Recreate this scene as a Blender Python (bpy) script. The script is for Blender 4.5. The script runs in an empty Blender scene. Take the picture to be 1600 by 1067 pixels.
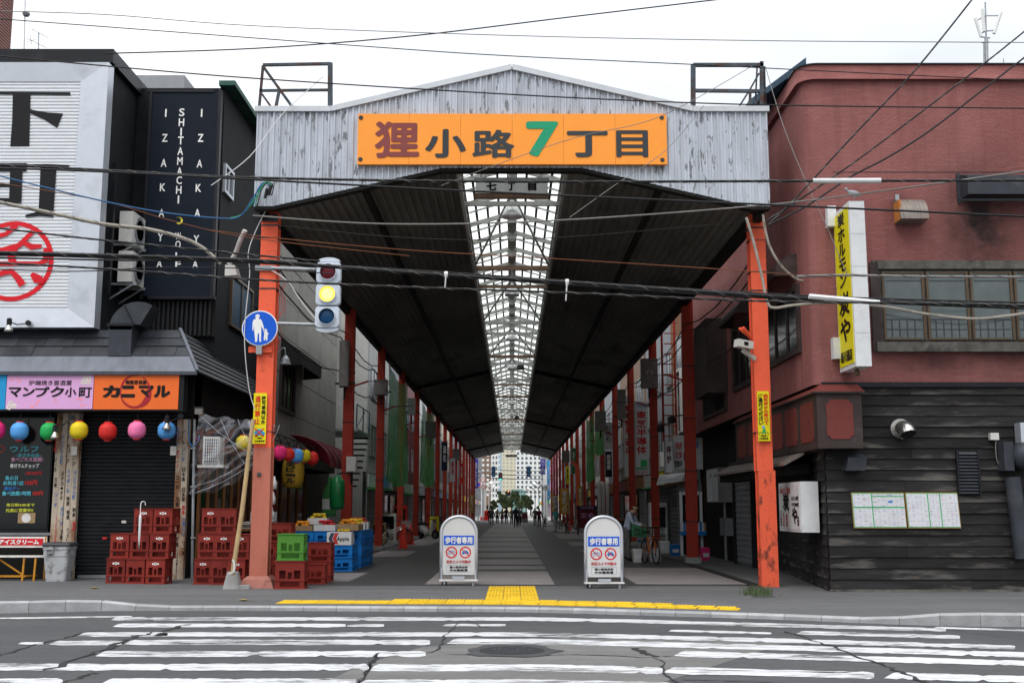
import bpy, math, random
from mathutils import Vector, Matrix
random.seed(7)
V = Vector
scn = bpy.context.scene
# ---------------------------------------------------------------- camera
FPX, EYE = 1750.0, 1.55
PITCH = math.atan(262 / FPX)
cam = bpy.data.cameras.new('camera'); cam.sensor_width = 36.0; cam.lens = 36.0 * FPX / 1600
cam.clip_start = 0.1; cam.clip_end = 3000
camo = bpy.data.objects.new('camera', cam); scn.collection.objects.link(camo)
camo.location = (0, 0, EYE); camo.rotation_euler = (math.radians(90) + PITCH, 0, 0)
scn.camera = camo
# ---------------------------------------------------------------- overcast sky
SUN_EL, SUN_AZ = 55, 205          # azimuth clockwise from +Y: behind the viewer
wd = bpy.data.worlds.new('World'); scn.world = wd; wd.use_nodes = True
n, L = wd.node_tree.nodes, wd.node_tree.links
n.clear()
out = n.new('ShaderNodeOutputWorld'); bg = n.new('ShaderNodeBackground')
sky = n.new('ShaderNodeTexSky'); sky.sky_type = 'NISHITA'; sky.sun_disc = False
sky.sun_elevation = math.radians(SUN_EL); sky.sun_rotation = math.radians(SUN_AZ)
sky.air_density = 1.2; sky.dust_density = 4.0
tc = n.new('ShaderNodeTexCoord'); sep = n.new('ShaderNodeSeparateXYZ'); L.new(tc.outputs['Generated'], sep.inputs[0])
# the cloud deck: brightest overhead, dimmer to the horizon (1+2 sin e)/3, with soft cloud banks
mr = n.new('ShaderNodeMapRange'); mr.inputs[1].default_value = 0; mr.inputs[2].default_value = 1
mr.inputs[3].default_value = 0.50; mr.inputs[4].default_value = 1.68
pw_ = n.new('ShaderNodeMath'); pw_.operation = 'POWER'; pw_.inputs[1].default_value = 1.6; ab_ = n.new('ShaderNodeMath'); ab_.operation = 'MAXIMUM'; ab_.inputs[1].default_value = 0; L.new(sep.outputs[2], ab_.inputs[0]); L.new(ab_.outputs[0], pw_.inputs[0]); L.new(pw_.outputs[0], mr.inputs[0])
mp = n.new('ShaderNodeMapping'); mp.inputs['Scale'].default_value = (1.6, 1.6, 3.2); mp.inputs['Location'].default_value = (1, 4, 2); L.new(tc.outputs['Generated'], mp.inputs[0])
nz = n.new('ShaderNodeTexNoise'); nz.inputs['Scale'].default_value = .9; nz.inputs['Detail'].default_value = 5; L.new(mp.outputs[0], nz.inputs['Vector'])
rp = n.new('ShaderNodeMapRange'); rp.inputs[1].default_value = .35; rp.inputs[2].default_value = .65; rp.inputs[3].default_value = .80; rp.inputs[4].default_value = 1.14
L.new(nz.outputs[0], rp.inputs[0])
mu = n.new('ShaderNodeMath'); mu.operation = 'MULTIPLY'; L.new(mr.outputs[0], mu.inputs[0]); L.new(rp.outputs[0], mu.inputs[1])
cl = n.new('ShaderNodeMix'); cl.data_type = 'RGBA'; cl.inputs[6].default_value = (8.9, 9.5, 10.3, 1); cl.inputs[7].default_value = (10.2, 10.4, 10.6, 1)
rp2 = n.new('ShaderNodeMapRange'); rp2.inputs[1].default_value = .35; rp2.inputs[2].default_value = .6; L.new(nz.outputs[0], rp2.inputs[0]); L.new(rp2.outputs[0], cl.inputs[0])
vm = n.new('ShaderNodeVectorMath'); vm.operation = 'SCALE'; L.new(cl.outputs[2], vm.inputs[0]); L.new(mu.outputs[0], vm.inputs['Scale'])
mx = n.new('ShaderNodeMix'); mx.data_type = 'RGBA'; mx.inputs[0].default_value = .93
L.new(sky.outputs[0], mx.inputs[6]); L.new(vm.outputs[0], mx.inputs[7])
L.new(mx.outputs[2], bg.inputs['Color']); bg.inputs['Strength'].default_value = 0.12
L.new(bg.outputs[0], out.inputs['Surface'])
# ---------------------------------------------------------------- sun behind the clouds
sl = bpy.data.lights.new('sun', 'SUN'); sl.energy = 1.0; sl.angle = math.radians(35); sl.color = (1, .97, .93)
slo = bpy.data.objects.new('sun', sl); scn.collection.objects.link(slo)
az, el = math.radians(SUN_AZ), math.radians(SUN_EL)
slo.rotation_euler = (-V((math.sin(az) * math.cos(el), math.cos(az) * math.cos(el), math.sin(el)))).to_track_quat('-Z', 'Y').to_euler()
slo.location = (0, -5, 30)
vs_ = scn.view_settings; vs_.view_transform = 'Standard'; vs_.look = 'None'; vs_.gamma = 1; vs_.exposure = 0.45; vs_.use_curve_mapping = False
scn.display_settings.display_device = 'sRGB'
cy = scn.cycles; cy.use_denoising = True; cy.max_bounces = 6; cy.diffuse_bounces = 4; cy.glossy_bounces = 3; cy.transmission_bounces = 6; cy.transparent_max_bounces = 16
cy.sample_clamp_indirect = 6; cy.caustics_reflective = False; cy.caustics_refractive = False
col = scn.collection
# ---------------------------------------------------------------- helpers
CP, SP = math.cos(PITCH), math.sin(PITCH)
def P(px, py, Y):                 # the point at depth Y that this line of sight of the photo meets
    a, b = (px - 800) / FPX, (533.5 - py) / FPX
    t = Y / (CP - b * SP)
    return V((a * t, Y, EYE + t * (SP + b * CP)))
def G(px, py, z=.05):             # the same on level ground
    a, b = (px - 800) / FPX, (533.5 - py) / FPX
    t = (z - EYE) / (SP + b * CP)
    return V((a * t, t * (CP - b * SP), z))
def PX(px, py, X):                # the same on a wall x = X
    a, b = (px - 800) / FPX, (533.5 - py) / FPX
    t = X / a
    return V((X, t * (CP - b * SP), EYE + t * (SP + b * CP)))
class MB:
    def __init__(s): s.v = []; s.f = []; s.m = []; s.cur = 0
    def add(s, vs, fs):
        b = len(s.v); s.v += [V(q) for q in vs]
        for f in fs: s.f.append([b + i for i in f]); s.m.append(s.cur)
        return s
    def box(s, x0, x1, y0, y1, z0, z1):
        return s.add([(x0,y0,z0),(x1,y0,z0),(x1,y1,z0),(x0,y1,z0),(x0,y0,z1),(x1,y0,z1),(x1,y1,z1),(x0,y1,z1)],
            [(0,3,2,1),(4,5,6,7),(0,1,5,4),(1,2,6,5),(2,3,7,6),(3,0,4,7)])
    def bar(s, a, b, w, h=None, up=(0, 0, 1)):       # a straight bar of rectangular section
        a, b = V(a), V(b); h = h or w; d = (b - a).normalized(); up = V(up)
        if abs(d.dot(up)) > .98: up = V((0, 1, 0))
        r = d.cross(up).normalized() * w / 2; u = r.cross(d).normalized() * h / 2
        return s.add([a-r-u, a+r-u, a+r+u, a-r+u, b-r-u, b+r-u, b+r+u, b-r+u], [(0,1,2,3),(7,6,5,4),(0,4,5,1),(1,5,6,2),(2,6,7,3),(3,7,4,0)])
    def prism(s, pts, off):                           # flat outline pushed along off
        k = len(pts); off = V(off); pts = [V(q) for q in pts]
        return s.add(pts + [q + off for q in pts], [tuple(range(k))[::-1], tuple(range(k, 2*k))] + [(i, (i+1) % k, k + (i+1) % k, k + i) for i in range(k)])
    def poly(s, pts): return s.add(pts, [tuple(range(len(pts)))])
    def tube(s, pts, r, n=6, cap=True):
        pts = [V(q) for q in pts]; k = len(pts); rs = r if isinstance(r, (list, tuple)) else [r] * k
        ring = []; pu = None
        for i, q in enumerate(pts):
            d = (pts[min(i+1, k-1)] - pts[max(i-1, 0)]).normalized()
            u = pu if pu is not None else (V((0,0,1)) if abs(d.z) < .9 else V((0,1,0)))
            x = d.cross(u).normalized(); u = x.cross(d).normalized(); pu = u
            for j in range(n):
                t = 2 * math.pi * j / n; ring.append(q + (x * math.cos(t) + u * math.sin(t)) * rs[i])
        fs = [(i*n+j, i*n+(j+1) % n, (i+1)*n+(j+1) % n, (i+1)*n+j) for i in range(k-1) for j in range(n)]
        if cap: fs += [tuple(range(n))[::-1], tuple(range((k-1)*n, k*n))]
        return s.add(ring, fs)
    def lathe(s, c, prof, n=16, axis='z'):
        c = V(c); vs = []
        for r, z in prof:
            for j in range(n):
                t = 2 * math.pi * j / n; a, b = r * math.cos(t), r * math.sin(t)
                vs.append(c + (V((a, b, z)) if axis == 'z' else V((a, -z, b)) if axis == 'y' else V((z, a, b))))
        k = len(prof); fs = [(i*n+j, i*n+(j+1) % n, (i+1)*n+(j+1) % n, (i+1)*n+j) for i in range(k-1) for j in range(n)]
        if prof[0][0] > 1e-4: fs.append(tuple(range(n))[::-1])
        if prof[-1][0] > 1e-4: fs.append(tuple(range((k-1)*n, k*n)))
        return s.add(vs, fs)
    def rot(s, M, a=0):
        for i in range(a, len(s.v)): s.v[i] = M @ s.v[i]
        return s
    def build(s, name, mat, parent=None, smooth=False):
        me = bpy.data.meshes.new(name); base = V((0, 0, 0))
        if parent is not None:
            q = parent
            while q is not None: base += q.location; q = q.parent
        elif s.v:
            xs, ys, zs = zip(*s.v); base = V(((min(xs)+max(xs))/2, (min(ys)+max(ys))/2, min(zs)))
        me.from_pydata([q - base for q in s.v], [], s.f)
        for m in (mat if isinstance(mat, (list, tuple)) else [mat]): me.materials.append(M[m] if isinstance(m, str) else m)
        if len(me.materials) > 1: me.polygons.foreach_set('material_index', s.m)
        if smooth: me.polygons.foreach_set('use_smooth', [True] * len(me.polygons))
        me.validate(); me.update()
        o = bpy.data.objects.new(name, me); col.objects.link(o)
        if parent is not None: o.parent = parent; CH.setdefault(parent.name, []).append(o)
        else: o.location = base
        return o
def tag(o, label=None, cat=None, group=None, kind=None):
    if label: o['label'] = label
    if cat: o['category'] = cat
    if group: o['group'] = group
    if kind: o['kind'] = kind
    return o
def thing(name, label, cat, loc=(0, 0, 0), group=None):
    o = bpy.data.objects.new(name, None); col.objects.link(o); o.location = loc; o.empty_display_size = .1
    return tag(o, label, cat, group)
CH = {}
def copy_tree(o, parent=None):
    c = o.copy(); col.objects.link(c)
    if parent is not None: c.parent = parent
    for ch in list(CH.get(o.name, [])): copy_tree(ch, c)
    if parent is not None: CH.setdefault(parent.name, []).append(c)
    return c
def dup(o, loc, rot=(0, 0, 0), label=None, group=None, scale=None):
    c = copy_tree(o); c.location = loc; c.rotation_euler = rot
    if scale: c.scale = scale
    return tag(c, label, None, group)
# lettering: a flat mesh filling a rectangle (o = lower left corner, r = rightward, u = upward)
GC = {}
def glyphs(s):
    if s in GC: return GC[s]
    c = bpy.data.curves.new('lettering', 'FONT'); c.body = s; c.resolution_u = 3; c.fill_mode = 'FRONT'
    t = bpy.data.objects.new('lettering', c); col.objects.link(t)
    me = bpy.data.meshes.new_from_object(t.evaluated_get(bpy.context.evaluated_depsgraph_get()))
    vs = [q.co.copy() for q in me.vertices]; fs = [tuple(p.vertices) for p in me.polygons]
    bpy.data.objects.remove(t); bpy.data.meshes.remove(me); bpy.data.curves.remove(c)
    GC[s] = (vs, fs); return vs, fs
def put_text(mb, s, o, r, u, w, h, vertical=False, bold=0, stretch=True, lift=.004):
    o, r, u = V(o), V(r).normalized(), V(u).normalized(); nn = r.cross(u)
    if vertical:
        k = len(s); ch = h / k
        for i, q in enumerate(s):
            if q.strip(): put_text(mb, q, o + u * (h - (i + .95) * ch) , r, u, w, ch * .9, False, bold, stretch, lift)
        return mb
    vs, fs = glyphs(s)
    if not vs: return mb
    x0, x1 = min(q.x for q in vs) - bold, max(q.x for q in vs) + bold; y0, y1 = min(q.y for q in vs) - bold, max(q.y for q in vs) + bold
    sx, sy = w / max(x1 - x0, 1e-4), h / max(y1 - y0, 1e-4)
    if not stretch or (len(s) == 1 and (y1 - y0 < .45 or x1 - x0 < .25)): sx = sy = min(sx, sy)
    ox, oy = (w - (x1-x0)*sx) / 2, (h - (y1-y0)*sy) / 2
    dirs = [(0, 0)] + ([(math.cos(t), math.sin(t)) for t in [i * math.pi / 4 for i in range(8)]] if bold else [])
    for i, (a, b) in enumerate(dirs): mb.add([o + r * (ox + (q.x-x0+a*bold)*sx) + u * (oy + (q.y-y0+b*bold)*sy) + nn * (lift + i * .0004) for q in vs], fs)
    return mb
def ptext(mb, s, x0, y0, x1, y1, Y, **k):             # lettering on a plane y = Y facing the street
    a, b, c = P(x0, y1, Y), P(x1, y1, Y), P(x0, y0, Y)
    return put_text(mb, s, a, (1, 0, 0), (0, 0, 1), b.x - a.x, c.z - a.z, **k)
def stroke(mb, pts, w, o, r, u, lift=.004):            # a brush stroke: pts in 2-D, widths w
    o, r, u = V(o), V(r), V(u); nn = r.cross(u).normalized(); k = len(pts); ws = w if isinstance(w, (list, tuple)) else [w] * k
    vs = []
    for i in range(k):
        a, b = V(pts[max(i-1, 0)]), V(pts[min(i+1, k-1)]); d = (b - a).normalized(); q = V((-d.y, d.x)) * ws[i] / 2; p = V(pts[i])
        for e in (p + q, p - q): vs.append(o + r * e.x + u * e.y + nn * lift)
    return mb.add(vs, [(2*i, 2*i+1, 2*i+3, 2*i+2) for i in range(k-1)])
def disc(mb, c, r, u, rad, n=24, lift=0, r0=0):
    c, r, u = V(c), V(r), V(u); nn = r.cross(u).normalized() * lift
    pt = lambda q, t: c + nn + (r * math.cos(t) + u * math.sin(t)) * q
    if r0 == 0: return mb.poly([pt(rad, 2*math.pi*i/n) for i in range(n)])
    vs = [pt(q, 2*math.pi*i/n) for i in range(n) for q in (r0, rad)]
    return mb.add(vs, [(2*i, 2*i+1, (2*i+3) % (2*n), (2*i+2) % (2*n)) for i in range(n)])
RX, UZ = V((1, 0, 0)), V((0, 0, 1))
def pbox(mb, x0, y0, x1, y1, Y, d):                    # a box whose front face covers this rectangle of the photo at depth Y
    a, b, m = P((x0+x1)/2, y1, Y), P((x0+x1)/2, y0, Y), (y0+y1)/2
    l, r = P(x0, m, Y), P(x1, m, Y)
    return mb.box(l.x, r.x, Y, Y + d, a.z, b.z)
def smooth_path(pts, k=6):                             # Catmull-Rom through the points
    pts = [V(q) for q in pts]; o = []
    for i in range(len(pts) - 1):
        a, b, c, d = pts[max(i-1, 0)], pts[i], pts[i+1], pts[min(i+2, len(pts)-1)]
        for j in range(k):
            t = j / k; o.append(.5 * ((2*b) + (c-a)*t + (2*a-5*b+4*c-d)*t*t + (3*b-a-3*c+d)*t**3))
    return o + [pts[-1]]
# ---------------------------------------------------------------- materials
M = {}
def mk(name, c, rough=.6, metal=0, var=.15, vs=3, bump=0, bs=40, grime=0, gcol=(.03, .028, .025), gs=1.5, glo=.55, st=(1, 1, 1), rnd=.06, spec=.22, emit=0, alpha=1, trans=0, ecol=None):
    m = bpy.data.materials.new(name); m.use_nodes = True; N, K = m.node_tree.nodes, m.node_tree.links
    b = N['Principled BSDF']; b.inputs['Roughness'].default_value = rough; b.inputs['Metallic'].default_value = metal; b.inputs['Specular IOR Level'].default_value = spec
    t = N.new('ShaderNodeTexCoord'); mp = N.new('ShaderNodeMapping'); mp.inputs['Scale'].default_value = st; K.new(t.outputs['Object'], mp.inputs[0])
    oi = N.new('ShaderNodeObjectInfo')
    ad = N.new('ShaderNodeVectorMath'); ad.operation = 'ADD'; K.new(mp.outputs[0], ad.inputs[0])
    sc = N.new('ShaderNodeVectorMath'); sc.operation = 'SCALE'; sc.inputs[0].default_value = (13, 7, 5); K.new(oi.outputs['Random'], sc.inputs['Scale']); K.new(sc.outputs[0], ad.inputs[1])
    def noise(s, d=5):
        q = N.new('ShaderNodeTexNoise'); q.inputs['Scale'].default_value = s; q.inputs['Detail'].default_value = d; q.inputs['Roughness'].default_value = .6; K.new(ad.outputs[0], q.inputs['Vector']); return q
    def rng(src, a, bb, lo, hi):
        q = N.new('ShaderNodeMapRange'); K.new(src, q.inputs[0])
        for i, x in enumerate((a, bb, lo, hi)): q.inputs[i+1].default_value = x
        return q.outputs[0]
    def mix(f, a, bb):
        q = N.new('ShaderNodeMix'); q.data_type = 'RGBA'
        for sck, x in ((q.inputs[0], f), (q.inputs[6], a), (q.inputs[7], bb)):
            if hasattr(x, 'is_linked'): K.new(x, sck)
            else: sck.default_value = x if isinstance(x, (int, float)) else (*x[:3], 1)
        return q.outputs[2]
    lo, hi = [x * (1-var) for x in c[:3]], [min(1, x * (1+var)) for x in c[:3]]
    base = mix(rng(noise(vs).outputs[0], .3, .7, 0, 1), lo, hi)
    if rnd:
        q = N.new('ShaderNodeVectorMath'); q.operation = 'SCALE'; K.new(base, q.inputs[0]); K.new(rng(oi.outputs['Random'], 0, 1, 1-rnd, 1+rnd), q.inputs['Scale']); base = q.outputs[0]
    if grime:
        g = rng(noise(gs, 8).outputs[0], glo, glo + .12, 0, grime); base = mix(g, base, gcol)
        K.new(rng(g, 0, 1, rough, min(1, rough + .25)), b.inputs['Roughness'])
    K.new(base, b.inputs['Base Color'])
    if bump:
        q = N.new('ShaderNodeBump'); q.inputs['Strength'].default_value = bump; q.inputs['Distance'].default_value = .02; K.new(noise(bs, 6).outputs[0], q.inputs['Height']); K.new(q.outputs[0], b.inputs['Normal'])
    if emit: b.inputs['Emission Strength'].default_value = emit; b.inputs['Emission Color'].default_value = (*(ecol or c)[:3], 1)
    if alpha < 1: b.inputs['Alpha'].default_value = alpha
    if trans: b.inputs['Transmission Weight'].default_value = trans; b.inputs['IOR'].default_value = 1.45
    M[name] = m
    return m, N, K, b, mix, rng, noise, base, ad
# plain materials: name, colour, options
mk('black_render', (.010, .011, .013), .85, bump=.6, bs=30, var=.25)
mk('black_metal', (.011, .012, .015), .45, var=.2, grime=.35, gcol=(.035, .035, .037), gs=2)
mk('black_wood', (.010, .0095, .009), .7, bump=.3, bs=12, var=.3)
mk('silver_frame', (.55, .58, .63), .35, .55, var=.05, grime=.15, gs=2)
mk('sign_lines', (.72, .74, .77), .45, .1, var=.04)
mk('ink', (.006, .006, .007), .5, var=.1)
mk('seal_red', (.62, .01, .02), .45, var=.08)
mk('sign_black', (.009, .013, .022), .45, var=.15, spec=.1)
mk('white_letter', (.8, .8, .78), .5, var=.05)
mk('moon_yellow', (.8, .72, .08), .5, var=.05)
mk('slate', (.028, .031, .037), .42, var=.3, vs=2, bump=.15, bs=10, grime=.5, gcol=(.065, .072, .085), gs=1.2, rnd=.3)
mk('flashing', (.12, .13, .155), .4, .3, var=.12, grime=.35, gcol=(.06, .062, .07), gs=1.2, st=(2, 1, .5))
mk('pink_sign', (.66, .36, .62), .4, var=.03)
mk('orange_sign', (.85, .16, .03), .4, var=.04)
mk('blue_sign', (.02, .30, .62), .4, var=.04)
mk('seal_dark', (.36, .02, .03), .5, var=.1)
mk('petal', (.85, .30, .38), .5, var=.1)
for nm, c in (('lantern_blue', (.10, .36, .78)), ('lantern_green', (.02, .38, .09)), ('lantern_yellow', (.75, .58, .02)), ('lantern_red', (.65, .03, .025)), ('lantern_pink', (.85, .19, .40)), ('lantern_hot', (.75, .03, .18))):
    mk(nm, c, .5, var=.06, bump=.1, bs=25)
mk('lantern_cap', (.6, .03, .03), .5)
mk('wire_black', (.012, .012, .013), .55)
mk('wire_grey', (.20, .19, .18), .6)
mk('wire_beige', (.30, .275, .235), .6, grime=.3, gs=4)
mk('wire_white', (.6, .6, .6), .5)
mk('wire_blue', (.02, .10, .24), .5)
mk('wire_green', (.03, .25, .12), .5)
mk('wire_rust', (.16, .06, .03), .8)
mk('shutter_dark', (.016, .017, .020), .5, .2, var=.25, grime=.5, gcol=(.035, .034, .033), gs=2, st=(1, 1, 3))
mk('shutter_grey', (.22, .23, .24), .55, .2, var=.15, grime=.5, gcol=(.08, .075, .07), gs=1.5)
mk('glass_dark', (.006, .008, .009), .08, var=.2, spec=.35)
mk('glass_pale', (.085, .105, .105), .08, var=.15, spec=.6)
mk('pillar_plank', (.50, .42, .33), .7, var=.15, grime=.9, gcol=(.20, .08, .03), gs=1.6, glo=.5, st=(1, 1, .6), bump=.2, bs=15)
mk('text_red', (.55, .03, .03), .6); mk('text_blue', (.03, .16, .45), .6); mk('text_cyan', (.10, .45, .55), .6); mk('text_pink', (.6, .3, .45), .6); mk('text_yellow', (.55, .55, .05), .6)
mk('crate_red', (.20, .022, .015), .5, var=.2, grime=.5, gcol=(.08, .015, .012), gs=5, rnd=.15)
mk('crate_green', (.07, .22, .03), .45, var=.12, rnd=.1)
mk('crate_blue', (.006, .17, .52), .45, var=.15, rnd=.12)
mk('bin_grey', (.40, .41, .42), .55, var=.12, grime=.85, gcol=(.07, .07, .055), gs=4, glo=.5)
mk('bin_lid', (.05, .052, .058), .5)
mk('bench_white', (.68, .66, .63), .5, grime=.4, gcol=(.3, .27, .24), gs=4)
mk('bench_red', (.6, .02, .03), .4)
mk('bench_frame', (.50, .22, .02), .5, grime=.5, gcol=(.2, .07, .02), gs=6)
mk('concrete', (.30, .30, .29), .85, var=.2, bump=.4, bs=30, grime=.4, gcol=(.14, .14, .13), gs=3)
mk('kerb_stone', (.32, .325, .33), .85, var=.18, bump=.4, bs=25, grime=.5, gcol=(.26, .26, .26), gs=4, rnd=.12)
mk('plinth_pink', (.34, .14, .11), .8, grime=.5, gs=5)
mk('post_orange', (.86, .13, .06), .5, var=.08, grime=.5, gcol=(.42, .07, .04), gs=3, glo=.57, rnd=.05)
mk('post_faded', (.50, .16, .11), .6, var=.12, grime=.45, gcol=(.32, .10, .08), gs=3, st=(2, 2, .6), rnd=0)
mk('post_peeled', (.80, .12, .055), .6, var=.12, grime=.95, gcol=(.05, .028, .024), gs=3.0, glo=.52, st=(1.3, 1.3, .7), rnd=0)
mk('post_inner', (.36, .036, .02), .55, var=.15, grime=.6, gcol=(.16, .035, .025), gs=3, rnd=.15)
mk('black_strap', (.03, .028, .027), .6)
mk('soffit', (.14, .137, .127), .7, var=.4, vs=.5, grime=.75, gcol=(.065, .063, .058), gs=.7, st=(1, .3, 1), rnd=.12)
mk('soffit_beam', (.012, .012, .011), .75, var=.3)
mk('skylight_steel', (.42, .43, .41), .55, var=.15, grime=.6, gcol=(.18, .10, .06), gs=2, rnd=.1)
mk('skylight_rust', (.20, .13, .09), .7, var=.3, grime=.7, gcol=(.10, .045, .025), gs=3)
mk('cap_flashing', (.52, .54, .57), .4, .3, var=.08)
mk('orange_board', (.95, .33, .045), .45, var=.02, rnd=0)
mk('sign_brown', (.22, .055, .05), .5, var=.05); mk('sign_grey', (.04, .045, .05), .5, var=.05); mk('sign_green', (.015, .30, .15), .5, var=.05)
mk('rusty_frame', (.06, .075, .09), .7, var=.4, grime=.8, gcol=(.09, .035, .02), gs=4, glo=.48)
mk('dome_silver', (.82, .83, .84), .3, .35, var=.1)
mk('panel_white', (.62, .64, .66), .5, var=.06, grime=.3, gcol=(.35, .34, .33), gs=3)
mk('panel_front_lit', (.82, .84, .86), .5, var=.05)  # hanging sign's white lifted, front light put into its colour
mk('signal_grey', (.60, .66, .74), .4, var=.05)
mk('lens_red', (.09, .006, .012), .3); mk('lens_blue', (.004, .045, .12), .3)
mk('lens_amber', (.9, .45, .02), .3, emit=1.1, ecol=(1, .62, .05)); mk('lens_amber_core', (.9, .6, .1), .3, emit=1.4, ecol=(1, .85, .2))
mk('road_sign_blue', (.008, .10, .60), .35, var=.05)
mk('yellow_sign', (.80, .70, .01), .45, var=.04); mk('yellow_text_red', (.7, .06, .01), .5)
mk('galvanised', (.34, .36, .38), .45, .5, var=.12, grime=.3, gs=4)
mk('tactile', (.62, .40, .015), .7, var=.12, grime=.5, gcol=(.30, .21, .04), gs=5, rnd=.08)
mk('leaf_green', (.06, .085, .035), .7, var=.4); mk('leaf_dry', (.30, .22, .05), .8, var=.3)  # leaf green dulled, haze over the far trees put into the colour
mk('brick_tower', (.17, .055, .04), .85, var=.3)
mk('red_render', (.27, .062, .052), .9, var=.1, vs=1, bump=.9, bs=26, grime=.5, gcol=(.16, .035, .03), gs=.5, glo=.5, rnd=0)
mk('red_panel', (.16, .036, .03), .6, var=.15, grime=.4, gs=3)
mk('brown_trim', (.045, .032, .030), .6, var=.25, grime=.4, gcol=(.09, .07, .065), gs=3)
mk('bronze', (.10, .07, .045), .45, .4, var=.15)
mk('dusty_trim', (.10, .095, .085), .8, var=.4, vs=5, grime=.7, gcol=(.035, .03, .03), gs=3)
mk('roof_blue', (.012, .05, .09), .5)
mk('roof_green', (.03, .09, .07), .6, var=.3)
mk('duct', (.045, .05, .06), .5, .2, var=.2, grime=.5, gcol=(.10, .10, .105), gs=2)
mk('hood_metal', (.22, .19, .17), .5, .5, var=.35, st=(8, 1, 1), grime=.5, gcol=(.20, .10, .04), gs=3)
mk('hood_wood', (.45, .17, .04), .7)
mk('chrome', (.5, .48, .45), .2, .9, grime=.3, gs=5)
mk('paper', (.66, .66, .70), .8, var=.05); mk('tape_green', (.04, .40, .13), .6); mk('cork', (.35, .22, .08), .8); mk('print_grey', (.25, .25, .28), .8); mk('print_blue', (.05, .2, .5), .8)
mk('white_paint', (.66, .67, .68), .5, var=.06, grime=.25, gcol=(.3, .3, .28), gs=4)
mk('ac_white', (.58, .57, .54), .5, var=.06, grime=.3, gcol=(.3, .29, .26), gs=4)
mk('net_green', (.09, .40, .12), .8, var=.25, alpha=.8)
mk('fold_glint', (.62, .64, .68), .25, var=.1, alpha=.6); mk('film_sky_sheen', (.6, .62, .68), .3, var=.2, alpha=.35)  # pale film colours: painted glints and painted sky reflection
mk('asphalt_dark', (.03, .03, .031), .9)
mk('rubber', (.014, .014, .015), .8)
mk('box_card', (.33, .22, .12), .8, var=.1); mk('box_white', (.6, .6, .6), .7, var=.06); mk('logo_navy', (.05, .07, .12), .6); mk('logo_red', (.6, .05, .05), .6)
mk('fruit_yellow', (.62, .42, .03), .5, rnd=.25); mk('fruit_red', (.45, .02, .03), .4, rnd=.25); mk('fruit_orange', (.65, .25, .02), .5, rnd=.2)
mk('wood_pale', (.44, .31, .16), .7, var=.2)
mk('panel_concrete', (.26, .25, .225), .85, var=.12, vs=1, bump=.2, bs=20, grime=.35, gcol=(.12, .115, .10), gs=.8)
mk('dark_interior', (.012, .012, .012), .9)
mk('maroon', (.13, .012, .02), .5, var=.15)
mk('awning_black', (.02, .019, .018), .6)
mk('pale_wall', (.42, .42, .40), .8, var=.1, grime=.4, gcol=(.2, .2, .19), gs=.8)
mk('white_wall', (.72, .72, .71), .8, var=.06); mk('cream_wall', (.68, .62, .46), .8, var=.06); mk('grey_wall', (.30, .31, .33), .8, var=.1); mk('brown_wall', (.22, .15, .11), .8, var=.12); mk('blue_glass_hazed', (.36, .48, .56), .15, var=.1); mk('green_glass', (.20, .34, .31), .2, var=.15)  # far walls and blue glass paled, distance haze put into the colour
mk('win_dark', (.10, .12, .13), .2, var=.3, rnd=.3)
mk('banner_blue', (.06, .05, .42), .7); mk('banner_orange', (.62, .33, .04), .7)
mk('bark', (.06, .045, .03), .9)
mk('cone_red', (.65, .04, .02), .5); mk('bike_black', (.015, .015, .016), .4); mk('bike_orange', (.6, .13, .01), .4); mk('bike_white', (.5, .5, .5), .4)
mk('skin', (.45, .27, .18), .6, var=.06); mk('hair', (.015, .012, .01), .6); mk('shirt_pale', (.42, .47, .58), .8); mk('shirt_cyan', (.10, .42, .45), .8); mk('cloth_white', (.55, .55, .54), .8); mk('cloth_black', (.015, .015, .018), .8); mk('cloth_grey', (.14, .14, .13), .8); mk('cloth_maroon', (.10, .015, .03), .8); mk('cloth_navy', (.02, .03, .07), .8); mk('cloth_tan', (.25, .19, .13), .8)
mk('signal_dark', (.02, .02, .022), .6); mk('green_lit', (.05, .6, .45), .4, emit=1.2, ecol=(.05, .9, .65)); mk('amber_far', (.8, .3, .1), .4, emit=1.0, ecol=(1, .4, .1))
mk('brown_wood', (.20, .085, .03), .7, var=.3, bump=.2, bs=15, st=(6, 6, 1))
# lapped boards of the restaurant: charred paint with chalky salt bloom
m, N, K, b, mix, rng, noise, base, ad = mk('siding', (.017, .0165, .017), .75, var=.45, vs=2.5, st=(.55, 1, 3), bump=.35, bs=14, rnd=.35)
tg_ = N.new('ShaderNodeTexCoord'); sz_ = N.new('ShaderNodeSeparateXYZ'); K.new(tg_.outputs['Generated'], sz_.inputs[0])
def mth0(op, a, b_):
    q = N.new('ShaderNodeMath'); q.operation = op
    for i, x in enumerate((a, b_)):
        if hasattr(x, 'is_linked'): K.new(x, q.inputs[i])
        else: q.inputs[i].default_value = x
    return q.outputs[0]
edge = mth0('SUBTRACT', mth0('ADD', noise(1.5, 8).outputs[0], rng(sz_.outputs[2], 0, 1, .10, -.14)), 0)      # chalky bloom creeping up from the drip edge of each board
b2 = mix(rng(edge, .57, .76, 0, .62), base, (.17, .158, .142)); b2 = mix(rng(noise(5, 9).outputs[0], .64, .72, 0, .5), b2, (.13, .085, .05)); K.new(b2, b.inputs['Base Color'])
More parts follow.
